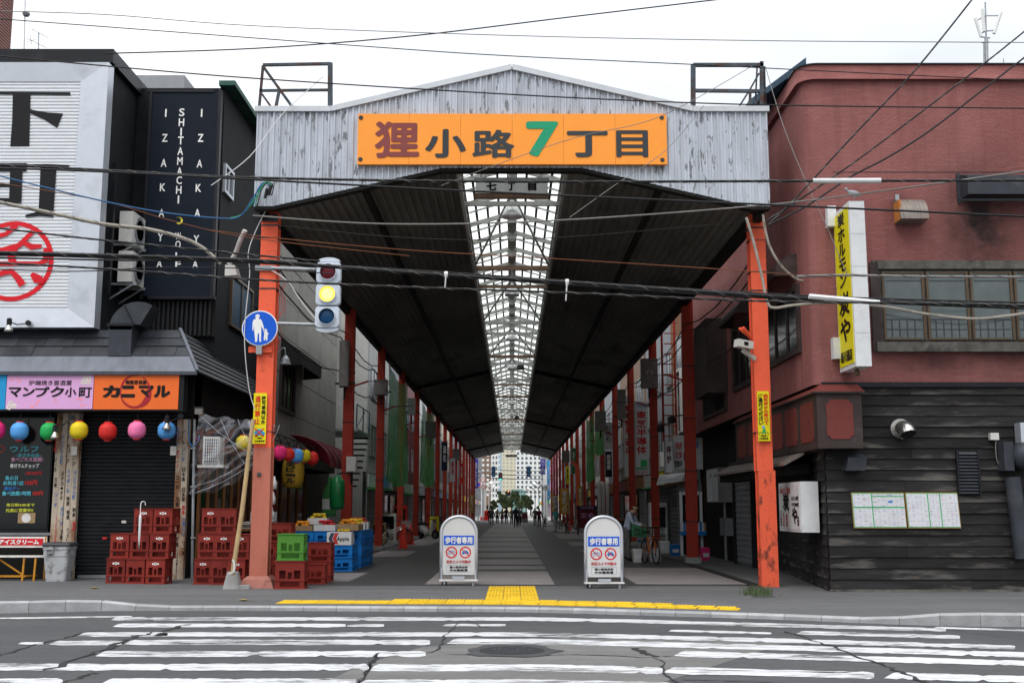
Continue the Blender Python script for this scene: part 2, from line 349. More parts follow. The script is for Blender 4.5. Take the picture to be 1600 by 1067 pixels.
for q_ in ('post_orange', 'post_faded', 'post_inner'):       # chips down to the primer
    m = M[q_]; N, K = m.node_tree.nodes, m.node_tree.links; b = N['Principled BSDF']; old = b.inputs['Base Color'].links[0].from_socket
    t0 = N.new('ShaderNodeTexCoord'); n0 = N.new('ShaderNodeTexNoise'); n0.inputs['Scale'].default_value = 5.5; n0.inputs['Detail'].default_value = 9; n0.inputs['Roughness'].default_value = .7; K.new(t0.outputs['Object'], n0.inputs['Vector'])
    r0 = N.new('ShaderNodeMapRange'); r0.inputs[1].default_value = .655; r0.inputs[2].default_value = .67; r0.inputs[4].default_value = .85; K.new(n0.outputs[0], r0.inputs[0])
    x0 = N.new('ShaderNodeMix'); x0.data_type = 'RGBA'; K.new(r0.outputs[0], x0.inputs[0]); K.new(old, x0.inputs[6]); x0.inputs[7].default_value = (.075, .03, .024, 1); K.new(x0.outputs[2], b.inputs['Base Color'])
# fascia sheets: pale paint flaking off in upright flecks, spots of rust
m, N, K, b, mix, rng, noise, base, ad = mk('flaked_paint', (.52, .56, .62), .55, var=.07, vs=2, rnd=.04)
def stretched(sx, sz, s, d):
    q = N.new('ShaderNodeMapping'); q.inputs['Scale'].default_value = (sx, 1, sz); K.new(ad.outputs[0], q.inputs[0])
    w = N.new('ShaderNodeTexNoise'); w.inputs['Scale'].default_value = s; w.inputs['Detail'].default_value = d; w.inputs['Roughness'].default_value = .65; K.new(q.outputs[0], w.inputs['Vector']); return w.outputs[0]
b2 = mix(rng(stretched(6, .35, 1.5, 5), .42, .62, 0, .55), base, (.33, .345, .37))
b2 = mix(rng(stretched(4.5, 1, 2.2, 9), .585, .605, 0, .9), b2, (.16, .17, .18))
b2 = mix(rng(stretched(5, 1.1, 2.6, 6), .675, .69, 0, .9), b2, (.10, .04, .025)); K.new(b2, b.inputs['Base Color'])
# asphalt with aggregate, old patches and oil
def asphalt(nm, c, patch):
    m, N, K, b, mix, rng, noise, base, ad = mk(nm, c, .88, var=.28, vs=60, bump=.5, bs=140, rnd=0)
    b2 = mix(rng(noise(.45, 3).outputs[0], .42, .6, 0, .7), base, patch); b2 = mix(rng(noise(5, 6).outputs[0], .4, .75, 0, .45), b2, [x * .68 for x in c]); sm = N.new('ShaderNodeMapping'); sm.inputs['Scale'].default_value = (.12, 2.4, 1); K.new(ad.outputs[0], sm.inputs[0]); sn = N.new('ShaderNodeTexNoise'); sn.inputs['Scale'].default_value = 1.5; sn.inputs['Detail'].default_value = 6; K.new(sm.outputs[0], sn.inputs['Vector']); b2 = mix(rng(sn.outputs[0], .5, .7, 0, .5), b2, [x * 1.35 for x in c])
    b2 = mix(rng(noise(180, 2).outputs[0], .60, .7, 0, .4), b2, [x * 2.0 for x in c]); b2 = mix(rng(noise(2.2, 8).outputs[0], .58, .75, 0, .35), b2, [x * .55 for x in c]); K.new(b2, b.inputs['Base Color'])
asphalt('road', (.070, .071, .075), (.088, .088, .088)); asphalt('sidewalk', (.125, .126, .128), (.105, .105, .107)); asphalt('arcade_asphalt', (.052, .051, .050), (.044, .043, .042)); asphalt('patch_asphalt', (.145, .143, .14), (.125, .123, .12)); asphalt('dark_patch', (.06, .06, .063), (.07, .07, .072)); asphalt('paver', (.27, .245, .24), (.22, .20, .195))
for q_ in ('arcade_asphalt', 'paver'): M[q_].node_tree.nodes['Principled BSDF'].inputs['Roughness'].default_value = .5; M[q_].node_tree.nodes['Principled BSDF'].inputs['Specular IOR Level'].default_value = .45
# road paint, worn through to the asphalt
m, N, K, b, mix, rng, noise, base, ad = mk('road_paint', (.52, .525, .535), .7, var=.14, vs=8, grime=.6, gcol=(.36, .36, .37), gs=2.2, glo=.5, st=(1, 2.2, 1), rnd=.05)
q = N.new('ShaderNodeMath'); q.operation = 'ADD'; nf = N.new('ShaderNodeTexNoise'); nf.inputs['Scale'].default_value = 7; nf.inputs['Detail'].default_value = 8; nf.inputs['Roughness'].default_value = .7; mq = N.new('ShaderNodeMapping'); mq.inputs['Scale'].default_value = (.35, 1.6, 1); K.new(ad.outputs[0], mq.inputs[0]); K.new(mq.outputs[0], nf.inputs['Vector']); K.new(nf.outputs[0], q.inputs[0]); K.new(rng(noise(.6, 4).outputs[0], .3, .7, -.14, .15), q.inputs[1])
K.new(rng(q.outputs[0], .55, .61, 1, 0), b.inputs['Alpha'])
# skylight sheet: milky, lets most of the sky through
m = bpy.data.materials.new('skylight_sheet'); m.use_nodes = True; N, K = m.node_tree.nodes, m.node_tree.links; N.remove(N['Principled BSDF'])
t1 = N.new('ShaderNodeBsdfTransparent'); t1.inputs[0].default_value = (.93, .95, .95, 1); t2 = N.new('ShaderNodeBsdfTranslucent'); t2.inputs[0].default_value = (.82, .83, .78, 1)
nz_ = N.new('ShaderNodeTexNoise'); nz_.inputs['Scale'].default_value = 1.2; nz_.inputs['Detail'].default_value = 4; tc_ = N.new('ShaderNodeTexCoord'); K.new(tc_.outputs['Object'], nz_.inputs['Vector'])
mr_ = N.new('ShaderNodeMapRange'); mr_.inputs[1].default_value = .35; mr_.inputs[2].default_value = .7; mr_.inputs[3].default_value = .40; mr_.inputs[4].default_value = .92; K.new(nz_.outputs[0], mr_.inputs[0])
ms = N.new('ShaderNodeMixShader'); K.new(mr_.outputs[0], ms.inputs[0]); K.new(t1.outputs[0], ms.inputs[1]); K.new(t2.outputs[0], ms.inputs[2]); K.new(ms.outputs[0], N['Material Output'].inputs[0]); M['skylight_sheet'] = m
# clear plastic film
m = bpy.data.materials.new('plastic_film'); m.use_nodes = True; N, K = m.node_tree.nodes, m.node_tree.links; N.remove(N['Principled BSDF'])
t1 = N.new('ShaderNodeBsdfTransparent'); t1.inputs[0].default_value = (.9, .92, .94, 1); gl = N.new('ShaderNodeBsdfGlossy'); gl.inputs['Roughness'].default_value = .07; gl.inputs[0].default_value = (.9, .9, .95, 1)
df = N.new('ShaderNodeBsdfDiffuse'); df.inputs[0].default_value = (.6, .6, .62, 1); m1 = N.new('ShaderNodeMixShader'); m1.inputs[0].default_value = .2; K.new(gl.outputs[0], m1.inputs[1]); K.new(df.outputs[0], m1.inputs[2])
fr = N.new('ShaderNodeLayerWeight'); fr.inputs[0].default_value = .3; m2 = N.new('ShaderNodeMixShader'); mr_ = N.new('ShaderNodeMapRange'); mr_.inputs[3].default_value = .02; mr_.inputs[4].default_value = .42; K.new(fr.outputs['Facing'], mr_.inputs[0]); K.new(mr_.outputs[0], m2.inputs[0]); K.new(t1.outputs[0], m2.inputs[1]); K.new(m1.outputs[0], m2.inputs[2]); K.new(m2.outputs[0], N['Material Output'].inputs[0]); M['plastic_film'] = m
# ================================================================ the ground
o = MB().poly([(-700, -60, 0), (700, -60, 0), (700, 1500, 0), (-700, 1500, 0)]).build('road', 'road'); road = tag(o, 'grey cracked asphalt street crossing in front of the arcade', 'road', kind='structure')
KB = [(-60, 957), (0, 958), (90, 956), (180, 954), (400, 954), (620, 955), (800, 956), (900, 958), (1000, 961), (1100, 964), (1200, 967), (1300, 971), (1420, 976), (1500, 978), (1600, 979), (1680, 979)]
KBW = smooth_path([G(x, y, 0) for x, y in KB], 5)
front = [V((-60, KBW[0].y + 2.6, 0))] + KBW + [V((60, KBW[-1].y - 2.0, 0))]
mb = MB(); zt = .06
for a, b_ in zip(front, front[1:]): mb.add([(a.x, a.y + .1, zt), (b_.x, b_.y + .1, zt), (b_.x, 21.9, zt), (a.x, 21.9, zt)], [(0, 1, 2, 3)])
mb.add([(-60, 21.9, zt), (60, 21.9, zt), (60, 160, zt), (-60, 160, zt)], [(0, 1, 2, 3)])
sidewalk = tag(mb.build('sidewalk', 'sidewalk'), 'dark asphalt pavement in front of the shops', 'pavement', kind='structure')
kerb = tag(thing('kerb', 'pale concrete kerb stones along the street edge', 'kerb', (0, 16.5, 0)), kind='structure'); kerb['kind'] = 'structure'
pts = []; acc = 0; step = .52; pts.append(KBW[0])
for a, b_ in zip(KBW, KBW[1:]):
    d = (b_ - a).length
    while acc + d >= step:
        t = (step - acc) / d; a = a.lerp(b_, t); pts.append(a.copy()); d = (b_ - a).length; acc = 0
    acc += d
def kerb_h(x): return .055 + .10 * max(0, min(1, (-5.6 - x) / .9)) + .10 * max(0, min(1, (x - 5.0) / .9))
for a, b_ in zip(pts, pts[1:]):
    d = (b_ - a).normalized(); nrm = V((-d.y, d.x, 0)); a2, b2 = a + d * .003, b_ - d * .003; mb = MB()
    ha, hb = kerb_h(a.x) + .012, kerb_h(b_.x) + .012; w = .19
    mb.add([a2 - V((0,0,.03)), b2 - V((0,0,.03)), b2 + V((0,0,hb-.02)), a2 + V((0,0,ha-.02)), a2 + nrm*.025 + V((0,0,ha)), b2 + nrm*.025 + V((0,0,hb)), b2 + nrm*w + V((0,0,hb)), a2 + nrm*w + V((0,0,ha)), a2 + nrm*(w+.004) + V((0,0,-.03)), b2 + nrm*(w+.004) + V((0,0,-.03))],
        [(0,1,2,3),(3,2,5,4),(4,5,6,7),(7,6,9,8),(0,3,4,7,8),(1,9,6,5,2)])
    mb.build('kerb_stone', 'kerb_stone', kerb)
# crosswalk bars
def bar_y(x): return 18.5 * max(0, (x - 830) / 690) ** 1.1
def road_line(x0, x1, y0, th, name='crosswalk_bar', drop=True, mat='road_paint', z=.005):
    k = max(3, int((x1 - x0) / 9)); mb = MB(); vs = []; e0 = e1 = 0.0
    for i in range(k + 1):
        x = x0 + (x1 - x0) * i / k; y = y0(x) if callable(y0) else y0 + bar_y(x)
        e0 = e0 * .5 + random.gauss(0, .028) * th; e1 = e1 * .5 + random.gauss(0, .028) * th       # ragged, traffic-worn edges
        bite = random.uniform(.12, .3) * th if random.random() < .05 else 0
        sh = (th * .9 if i == 0 else 0); hh = th * (.44 if 0 < i < k else .3)
        vs += [G(x - sh, y + hh + e0 - bite, z), G(x + sh * .3, y - hh + e1 + bite * .5, z)]
    mb.add(vs, [(2*i, 2*i+2, 2*i+3, 2*i+1) for i in range(k)]); return mb.build(name, mat, road)
for x0, x1, y0, th in ((178, 1478, 966.5, 6.2), (182, 540, 976.5, 6.5), (545, 600, 976.5, 5), (695, 790, 976, 4), (1048, 1205, 979.5, 4), (1250, 1500, 977, 6.5), (128, 262, 990.5, 7.5), (246, 1586, 990.5, 7.5), (84, 190, 1004, 8.5), (202, 672, 1003, 9), (706, 1640, 1001.5, 9), (158, 665, 1021, 10.5), (1062, 1660, 1015, 10), (-60, 578, 1041.5, 12), (584, 1036, 1042.5, 12), (1046, 1366, 1041, 12), (1392, 1680, 1040, 12), (-60, 98, 1065, 13), (168, 556, 1064.5, 12), (566, 1052, 1066, 12), (1060, 1700, 1066, 12), (-200, 560, 1092, 15), (580, 1800, 1092, 15)):
    road_line(x0, x1, y0, th)
road_line(-80, 206, lambda x: 965.5 - x * .014, 2.6, 'edge_line'); road_line(1462, 1700, lambda x: 980 + (x - 1462) * .03, 3, 'edge_line'); road_line(32, 68, 1004.5, 4.5, 'edge_line')
def ground_patch(pts, name, mat, z, parent): return MB().poly([G(x, y, z) for x, y in pts]).build(name, mat, parent)
ground_patch([(505, 1067), (560, 1040), (660, 1010), (880, 996), (1240, 1000), (1030, 1067)], 'asphalt_patch', 'patch_asphalt', .002, road)
ground_patch([(720, 1045), (735, 1022), (900, 1018), (1080, 1024), (1046, 1050), (860, 1052)], 'asphalt_patch', 'patch_asphalt', .0032, road)
ground_patch([(1330, 978), (1480, 984), (1700, 1012), (1700, 996), (1420, 976)], 'asphalt_patch', 'dark_patch', .002, road)
def crack(pts, w, name='crack'):
    pts = smooth_path([G(x, y, .0075) for x, y in pts], 7); mb = MB(); vs = []
    for i, p in enumerate(pts):
        d = (pts[min(i+1, len(pts)-1)] - pts[max(i-1, 0)]).normalized(); q = V((-d.y, d.x, 0)); j = V((random.uniform(-1, 1), random.uniform(-1, 1), 0)) * w * .8
        ww = w * random.uniform(.12, .62) * (.15 if i in (0, len(pts)-1) else 1); vs += [p + q * ww + j, p - q * ww + j]
    mb.add(vs, [(2*i, 2*i+1, 2*i+3, 2*i+2) for i in range(len(pts)-1)]); return mb.build(name, 'asphalt_dark', road)
crack([(-20, 1030), (50, 1008), (100, 996), (128, 988), (160, 984)], .045); crack([(75, 1046), (140, 1022), (180, 1006), (220, 992), (262, 983), (300, 974)], .085); crack([(180, 984), (262, 983)], .02)
crack([(95, 1069), (140, 1052), (155, 1051)], .05); crack([(556, 1069), (575, 1046), (592, 1020), (640, 1021), (682, 1014), (697, 990), (720, 972)], .03); crack([(556, 1069), (580, 1040), (590, 1022)], .04)
crack([(690, 1021), (820, 1024), (900, 1022), (1000, 1026), (1032, 1030), (1040, 1050), (1060, 1069)], .03); crack([(1000, 1012), (1010, 1020), (1045, 1026)], .09); crack([(1222, 985), (1290, 1006), (1350, 1028), (1400, 1046), (1450, 1069)], .05)
crack([(1290, 1006), (1340, 1010), (1420, 1006)], .02); crack([(730, 968), (760, 980), (800, 981)], .025); crack([(1040, 1044), (1100, 1046), (1240, 1048), (1330, 1050)], .02); crack([(1060, 1060), (1180, 1064), (1240, 1068)], .03)
# manhole: sunken ring and cover in the road
mh = thing('manhole_cover', 'round dark iron manhole cover in broken asphalt on the crossing', 'manhole', G(800, 1017, 0)); c = mh.location
mb = MB(); ring = [(c.x + .50 * math.cos(t) * random.uniform(.85, 1.2), c.y + .60 * math.sin(t) * random.uniform(.85, 1.15), .0095) for t in [i * math.pi / 12 for i in range(24)]]; mb.poly(ring).build('broken_rim', 'dark_patch', mh)
MB().lathe((c.x, c.y, .002), [(.36, 0), (.36, .012), (.30, .016), (.295, .012), (.0, .012)], 28).build('iron_cover', 'asphalt_dark', mh)
mb = MB()
for i in range(-4, 5):
    for j in range(-4, 5):
        if i*i + j*j < 17: mb.box(c.x + i*.065 - .02, c.x + i*.065 + .02, c.y + j*.065 - .02, c.y + j*.065 + .02, .013, .019)
mb.build('tread', 'duct', mh)
# tactile paving: tiles of truncated domes
tp = thing('tactile_paving', 'yellow tactile paving with raised dots leading from the kerb', 'paving', (0, 17.6, .06)); tp['kind'] = 'structure'
mb = MB().box(-.146, .146, -.146, .146, -.02, .008)
for i in range(5):
    for j in range(5):
        x, y = (i - 2) * .056, (j - 2) * .056; mb.add([(x-.014, y-.014, .008), (x+.014, y-.014, .008), (x+.014, y+.014, .008), (x-.014, y+.014, .008), (x-.008, y-.008, .016), (x+.008, y-.008, .016), (x+.008, y+.008, .016), (x-.008, y+.008, .016)], [(4,5,6,7),(0,1,5,4),(1,2,6,5),(2,3,7,6),(3,0,4,7)])
dome = mb.rot(Matrix.Translation(tp.location)).build('tile', 'tactile', tp)
kb = lambda x: min(KBW, key=lambda q: abs(q.x - x)).y
first = True
def tile(x, y, rz):
    global first
    o = dome if first else dome.copy()
    if not first: col.objects.link(o)
    first = False; o.location = V((x, y, .062)) - tp.location + V((0, 0, random.uniform(-.002, .003))); o.rotation_euler = (0, 0, rz)
for i in range(24):
    x = -3.62 + i * .30; sl_ = (kb(x + .6) - kb(x - .6)) / 1.2
    for j in range(3 if -2.0 < x < 2.4 else 2): tile(x, kb(x) + .75 + j * .30, math.atan(sl_))
for i in range(3):
    for j in range(13): tile(-.30 + i * .30 - .0, 18.55 + j * .30, 0)
# arcade floor: asphalt with bands of pale pavers
fl = tag(MB().add([(-4.9, 22.6, .064), (4.9, 22.6, .064), (4.9, 152, .064), (-4.9, 152, .064)], [(0, 1, 2, 3)]).build('arcade_floor', 'arcade_asphalt'), 'dark asphalt floor of the covered arcade', 'floor', kind='structure')
for x0, x1, ys in ((-1.75, .85, [(22.9, 27.6), (28.6, 30.2), (31.2, 34.4), (35.6, 39.4), (41, 45.2), (46.4, 52), (53.6, 60), (62, 70), (71.5, 92), (93.5, 118), (119, 150)]), (2.5, 4.75, [(22.9, 29.3), (39, 42.5), (47, 52.5), (58, 70), (78, 100), (104, 150)]), (-4.7, -3.4, [(24.0, 27.0), (36, 41), (47, 62), (70, 95)])):
    for a, b_ in ys: MB().add([(x0, a, .069), (x1, a + random.uniform(-.3, .3), .069), (x1, b_, .069), (x0, b_ + random.uniform(-.3, .3), .069)], [(0, 1, 2, 3)]).build('paver_band', 'paver', fl)
for x in (-4.85, 4.82): MB().box(x - .12, x + .12, 22.4, 150, .05, .075).build('gutter', 'black_strap', fl)
MB().add([(4.1, 19.5, .064), (4.5, 19.6, .064), (5.0, 23, .064), (4.7, 23, .064)], [(0, 1, 2, 3)]).build('gutter', 'dark_patch', fl)
# ================================================================ the arcade canopy
def rise(Y): return .7 * (Y - 21.5) / 128.5
arc = thing('shopping_arcade', 'long covered arcade with flaking white gable front and orange red steel posts', 'arcade', (0, 22.2, .06))
YF = 21.5
def ztop(x):
    x = abs(x); return 9.48 if x > 3.62 else 10.36 - .88 * x / 3.62
def zbot(x):
    x = abs(x); return 7.46 if x > 4.72 else 8.24 if x < 1.4 else 8.24 - .78 * (x - 1.4) / 3.32
def corr(x0, x1, y, pitch=.125, d=.035):
    mb = MB(); xs = []; k = max(1, round((x1 - x0) / pitch)); p = (x1 - x0) / k
    for i in range(k): xs += [(x0 + i*p, 0), (x0 + i*p + p*.55, 0), (x0 + i*p + p*.66, -d), (x0 + i*p + p*.9, -d)]
    xs.append((x1, 0)); vs = []
    for x, o in xs: vs += [(x, y + o, zbot(x)), (x, y + o, ztop(x) - .05)]
    return mb.add(vs, [(2*i, 2*i+2, 2*i+3, 2*i+1) for i in range(len(xs)-1)])
xe = [-5.1 + 10.2 * i / 14 for i in range(15)]
for i in range(14): corr(xe[i], xe[i+1] + .01, YF + (.004 if i % 2 else 0)).build('cladding_sheet', 'flaked_paint', arc)
for s in (-1, 1):     # returns round the corner, their depth shaped to block sky light behind
    MB().prism([(s*5.1, YF - .02, 7.46), (s*5.1, YF + 3.6, 7.46), (s*5.1, YF + 3.6, 9.43), (s*5.1, YF - .02, 9.43)], (-s * .03, 0, 0)).build('corner_sheet', 'flaked_paint', arc)
mb = MB(); tops = [(-5.14, 9.46), (-3.62, 9.46), (0, 10.34), (3.62, 9.46), (5.14, 9.46)]
for a, b_ in zip(tops, tops[1:]): mb.bar((a[0], YF + .03, a[1]), (b_[0], YF + .03, b_[1]), .2, .11)
mb.build('cap_flashing', 'cap_flashing', arc)
mb = MB(); bots = [(-5.1, 7.44), (-4.72, 7.44), (-1.4, 8.22), (1.4, 8.22), (4.72, 7.44), (5.1, 7.44)]
for a, b_ in zip(bots, bots[1:]): mb.bar((a[0], YF + .1, a[1]), (b_[0], YF + .1, b_[1]), .2, .07)
mb.build('bottom_edge', 'soffit_beam', arc)
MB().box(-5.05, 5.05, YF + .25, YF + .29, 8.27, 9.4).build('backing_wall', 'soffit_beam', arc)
# soffit: bays of ribbed sheet on either side of the skylight
SE, SK = 4.95, 1.12
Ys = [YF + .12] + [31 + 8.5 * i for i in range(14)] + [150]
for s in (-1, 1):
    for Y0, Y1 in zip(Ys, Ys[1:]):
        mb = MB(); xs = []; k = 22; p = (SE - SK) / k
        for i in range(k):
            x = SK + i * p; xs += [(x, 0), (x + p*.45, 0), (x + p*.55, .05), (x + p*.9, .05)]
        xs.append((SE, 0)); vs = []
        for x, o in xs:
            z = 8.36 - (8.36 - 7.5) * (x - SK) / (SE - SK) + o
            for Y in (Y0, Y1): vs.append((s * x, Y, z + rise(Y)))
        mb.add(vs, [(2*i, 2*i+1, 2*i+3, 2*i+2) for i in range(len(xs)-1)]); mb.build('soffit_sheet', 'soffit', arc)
    mb = MB(); 
    for Y0, Y1 in ((YF + .3, 150),):
        for x, w in ((2.95, .12),):
            z = 8.36 - .86 * (x - SK) / (SE - SK) - .07
            mb = MB().bar((s*x, Y0, z + rise(Y0)), (s*x, Y1, z + rise(Y1)), w, .12); mb.build('purlin', 'soffit_beam', arc)
    for Y in (56.5, 90.5, 124.5):
        big = .24
        MB().bar((s*SK, Y, 8.27 + rise(Y)), (s*SE, Y, 7.41 + rise(Y)), big, .16 if big > .1 else .1).build('cross_beam', 'soffit_beam', arc)
    MB().bar((s*4.98, YF + .3, 7.42), (s*4.98, 150, 7.42 + rise(150)), .16, .22).build('eave_beam', 'soffit_beam', arc)
    # weather sheet above
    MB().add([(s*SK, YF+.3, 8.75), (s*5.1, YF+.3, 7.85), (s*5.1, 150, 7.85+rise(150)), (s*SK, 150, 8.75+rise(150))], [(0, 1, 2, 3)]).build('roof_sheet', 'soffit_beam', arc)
# skylight
def sk_side(s, Y0, Y1):
    return MB().add([(s*SK, Y0, 8.33+rise(Y0)), (s*SK, Y1, 8.33+rise(Y1)), (s*SK, Y1, 8.74+rise(Y1)), (s*SK, Y0, 8.74+rise(Y0))], [(0, 1, 2, 3)])
for s in (-1, 1):
    MB().bar((s*SK*.985, YF+.3, 8.36), (s*SK*.985, 150, 8.36+rise(150)), .07, .07).build('bottom_chord', 'skylight_steel', arc)
    MB().bar((s*SK*.985, YF+.3, 8.76), (s*SK*.985, 150, 8.76+rise(150)), .07, .06).build('top_chord', 'skylight_steel', arc)
    mb = MB(); Y = YF + .5; d = 0
    while Y < 149:
        a, b_ = (8.36, 8.76) if d % 2 == 0 else (8.76, 8.36); mb.bar((s*SK*.985, Y, a+rise(Y)), (s*SK*.985, Y+1, b_+rise(Y)), .035); Y += 1; d += 1
    mb.build('lattice', 'skylight_steel', arc)
    for q in (.3, .55, .8): MB().bar((s*SK*q, YF+.3, 8.80 + (1-q)*.34 + .05), (s*SK*q, 150, 8.80 + (1-q)*.34 + .05 + rise(150)), .055, .06).build('glazing_bar', 'soffit_beam', arc)
MB().bar((0, YF+.3, 9.13), (0, 150, 9.13 + rise(150)), .24, .10).build('ridge_beam', 'skylight_steel', arc)
Y = YF + .6; k = 0
while Y < 149.6:
    r = rise(Y); mb = MB()
    for s in (-1, 1): mb.bar((s*SK, Y, 8.74+r), (0, Y, 9.06+r), .06, .11)
    mb.add([(-.2, Y-.01, 9.02+r), (.2, Y-.01, 9.02+r), (.06, Y-.01, 8.80+r), (-.06, Y-.01, 8.80+r)], [(0, 1, 2, 3)])
    mb.build('rafter', 'skylight_steel', arc)
    for s in (-1, 1):
        Y1 = min(Y + 1.98, 150); MB().add([(s*SK*1.02, Y, 8.86+r), (s*.02, Y, 9.22+r), (s*.02, Y1, 9.22+rise(Y1)), (s*SK*1.02, Y1, 8.86+rise(Y1))], [(0, 1, 2, 3)]).build('pane', 'skylight_sheet', arc)
    MB().bar((-SK, Y + 1, 8.80 + r), (0, Y + 1, 9.14 + r), .03, .04).build('glazing_joint', 'skylight_steel', arc); MB().bar((SK, Y + 1, 8.80 + r), (0, Y + 1, 9.14 + r), .03, .04).build('glazing_joint', 'skylight_steel', arc)
    Y += 2.0
lampY = [25.2 + 9.9 * i for i in range(13)]
for i, Y in enumerate(lampY):
    T = Y + 6.6; r = rise(T)
    if T < 150:
        MB().bar((-SK, T, 8.40+r), (SK, T, 8.40+r), .10, .13).build('tie_beam', 'skylight_rust' if i % 2 == 0 else 'skylight_steel', arc)
        mb = MB()
        for s in (-1, 1): mb.bar((s*.05, Y, 8.68+rise(Y)), (s*SK*.97, T, 8.44+r), .045)
        mb.build('wind_brace', 'skylight_steel', arc)
    MB().bar((-SK, Y - .3, 8.44+rise(Y)), (SK, Y - .3, 8.44+rise(Y)), .07, .10).build('tie_beam', 'skylight_rust' if i % 3 == 1 else 'skylight_steel', arc)
# pendant lamps along the skylight
names_ord = ['first', 'second', 'third', 'fourth', 'fifth', 'sixth', 'seventh', 'eighth', 'ninth', 'tenth', 'eleventh', 'twelfth', 'thirteenth']
lamp = thing('pendant_lamp', 'bright metal dome lamp under the arcade skylight, first behind the hanging sign', 'lamp', (0, lampY[0], 8.2 + rise(lampY[0])), 'dome lamps hanging along the skylight')
z0 = lamp.location.z
MB().lathe((0, lampY[0], z0), [(.235, .0), (.235, .03), (.21, .12), (.16, .22), (.09, .29), (.05, .31), (.045, .40), (0, .40)], 18).build('lamp_shade', 'dome_silver', lamp, True)
MB().lathe((0, lampY[0], z0 + .02), [(0, -.01), (.07, .01), (.085, .08), (.05, .16), (.03, .2)], 12).build('bulb', 'white_letter', lamp, True)
MB().tube([(0, lampY[0], z0 + .38), (0, lampY[0], z0 + .9)], .018, 6).build('rod', 'galvanised', lamp)
for i, Y in enumerate(lampY[1:], 1): dup(lamp, (0, Y, 8.2 + rise(Y)), label='bright metal dome lamp under the arcade skylight, %s behind the hanging sign' % names_ord[i])
for q, (x, Y) in enumerate(((.42, 55), (.38, 88))):
    t = thing('skylight_speaker', 'small black box lamp slung beside the %s dome lamp of the skylight' % ('fourth' if q == 0 else 'seventh'), 'lamp', (x, Y, 8.2 + rise(Y)), 'black lamps beside the dome lamps'); z = t.location.z
    MB().lathe((x, Y, z), [(.2, 0), (.17, .16), (.08, .3), (.05, .34), (0, .34)], 12).build('lamp_shade', 'signal_dark', t); MB().tube([(x, Y, z + .3), (x, Y, z + .75)], .015, 5).build('rod', 'galvanised', t)
# posts
def post(x, Y, w, d, z0, z1, mat, name='post'):
    mb = MB().box(x - w/2, x + w/2, Y, Y + .02, z0, z1).box(x - w/2, x + w/2, Y + d - .02, Y + d, z0, z1).box(x - w/2 + .02, x - w/2 + .05, Y + .02, Y + d - .02, z0, z1).box(x + w/2 - .05, x + w/2 - .02, Y + .02, Y + d - .02, z0, z1)
    return mb.build(name, mat, arc)
LY = [33.4, 41.6, 49.5, 57.5, 66, 74, 82, 90, 98, 106, 114, 122, 130, 138, 146]
RY = [31.9, 40, 47.6, 55, 63, 71, 79.5, 87.5, 95.5, 103.5, 111.5, 119.5, 127.5, 135.5, 144]
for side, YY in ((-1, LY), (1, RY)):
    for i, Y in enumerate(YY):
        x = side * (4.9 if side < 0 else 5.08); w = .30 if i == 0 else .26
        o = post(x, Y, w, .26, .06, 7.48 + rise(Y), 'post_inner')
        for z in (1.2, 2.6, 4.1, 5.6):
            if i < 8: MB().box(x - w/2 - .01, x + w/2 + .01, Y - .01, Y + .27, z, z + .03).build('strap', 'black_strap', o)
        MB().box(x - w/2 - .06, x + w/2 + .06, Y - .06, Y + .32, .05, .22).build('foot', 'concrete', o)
up = post(-4.89, 22.0, .335, .30, 2.75, 7.50, 'post_orange'); lo = post(-4.89, 22.003, .345, .30, .25, 2.76, 'post_faded')
mb = MB(); cx, cy_ = -4.89, 22.15
mb.add([(cx-.34, cy_-.34, .05), (cx+.34, cy_-.34, .05), (cx+.34, cy_+.34, .05), (cx-.34, cy_+.34, .05), (cx-.27, cy_-.27, .22), (cx+.27, cy_-.27, .22), (cx+.27, cy_+.27, .22), (cx-.27, cy_+.27, .22), (cx-.2, cy_-.2, .28), (cx+.2, cy_-.2, .28), (cx+.2, cy_+.2, .28), (cx-.2, cy_+.2, .28)], [(0,1,5,4),(1,2,6,5),(2,3,7,6),(3,0,4,7),(4,5,9,8),(5,6,10,9),(6,7,11,10),(7,4,8,11),(8,9,10,11)]); mb.build('plinth', 'plinth_pink', arc)
up2 = post(4.99, 22.2, .315, .30, 2.3, 7.50, 'post_orange'); lo2 = post(5.02, 22.203, .335, .30, .06, 2.31, 'post_peeled')
for s, o in ((-4.89, up), (4.99, up2)):
    Y = 22.0 if s < 0 else 22.2; mb = MB()
    for z, h in ((7.2, .03), (6.95, .015), (6.3, .015), (5.9, .03), (3.05, .015)): MB().box(s - .175, s + .175, Y - .008, Y + .308, z, z + h).build('strap', 'rusty_frame', o)
MB().box(-5.02, -4.72, 21.92, 21.98, 7.28, 7.42).build('cap_plate', 'rusty_frame', arc)
for px, py, r in ((405, 741, .045), (412, 680, .03)):
    c = P(px, py, 22.0); MB().lathe((c.x, 21.985, c.z), [(.0, .02), (r*.8, .02), (r, 0), (r, -.01)], 12, 'y').build('knob', 'rusty_frame', lo)
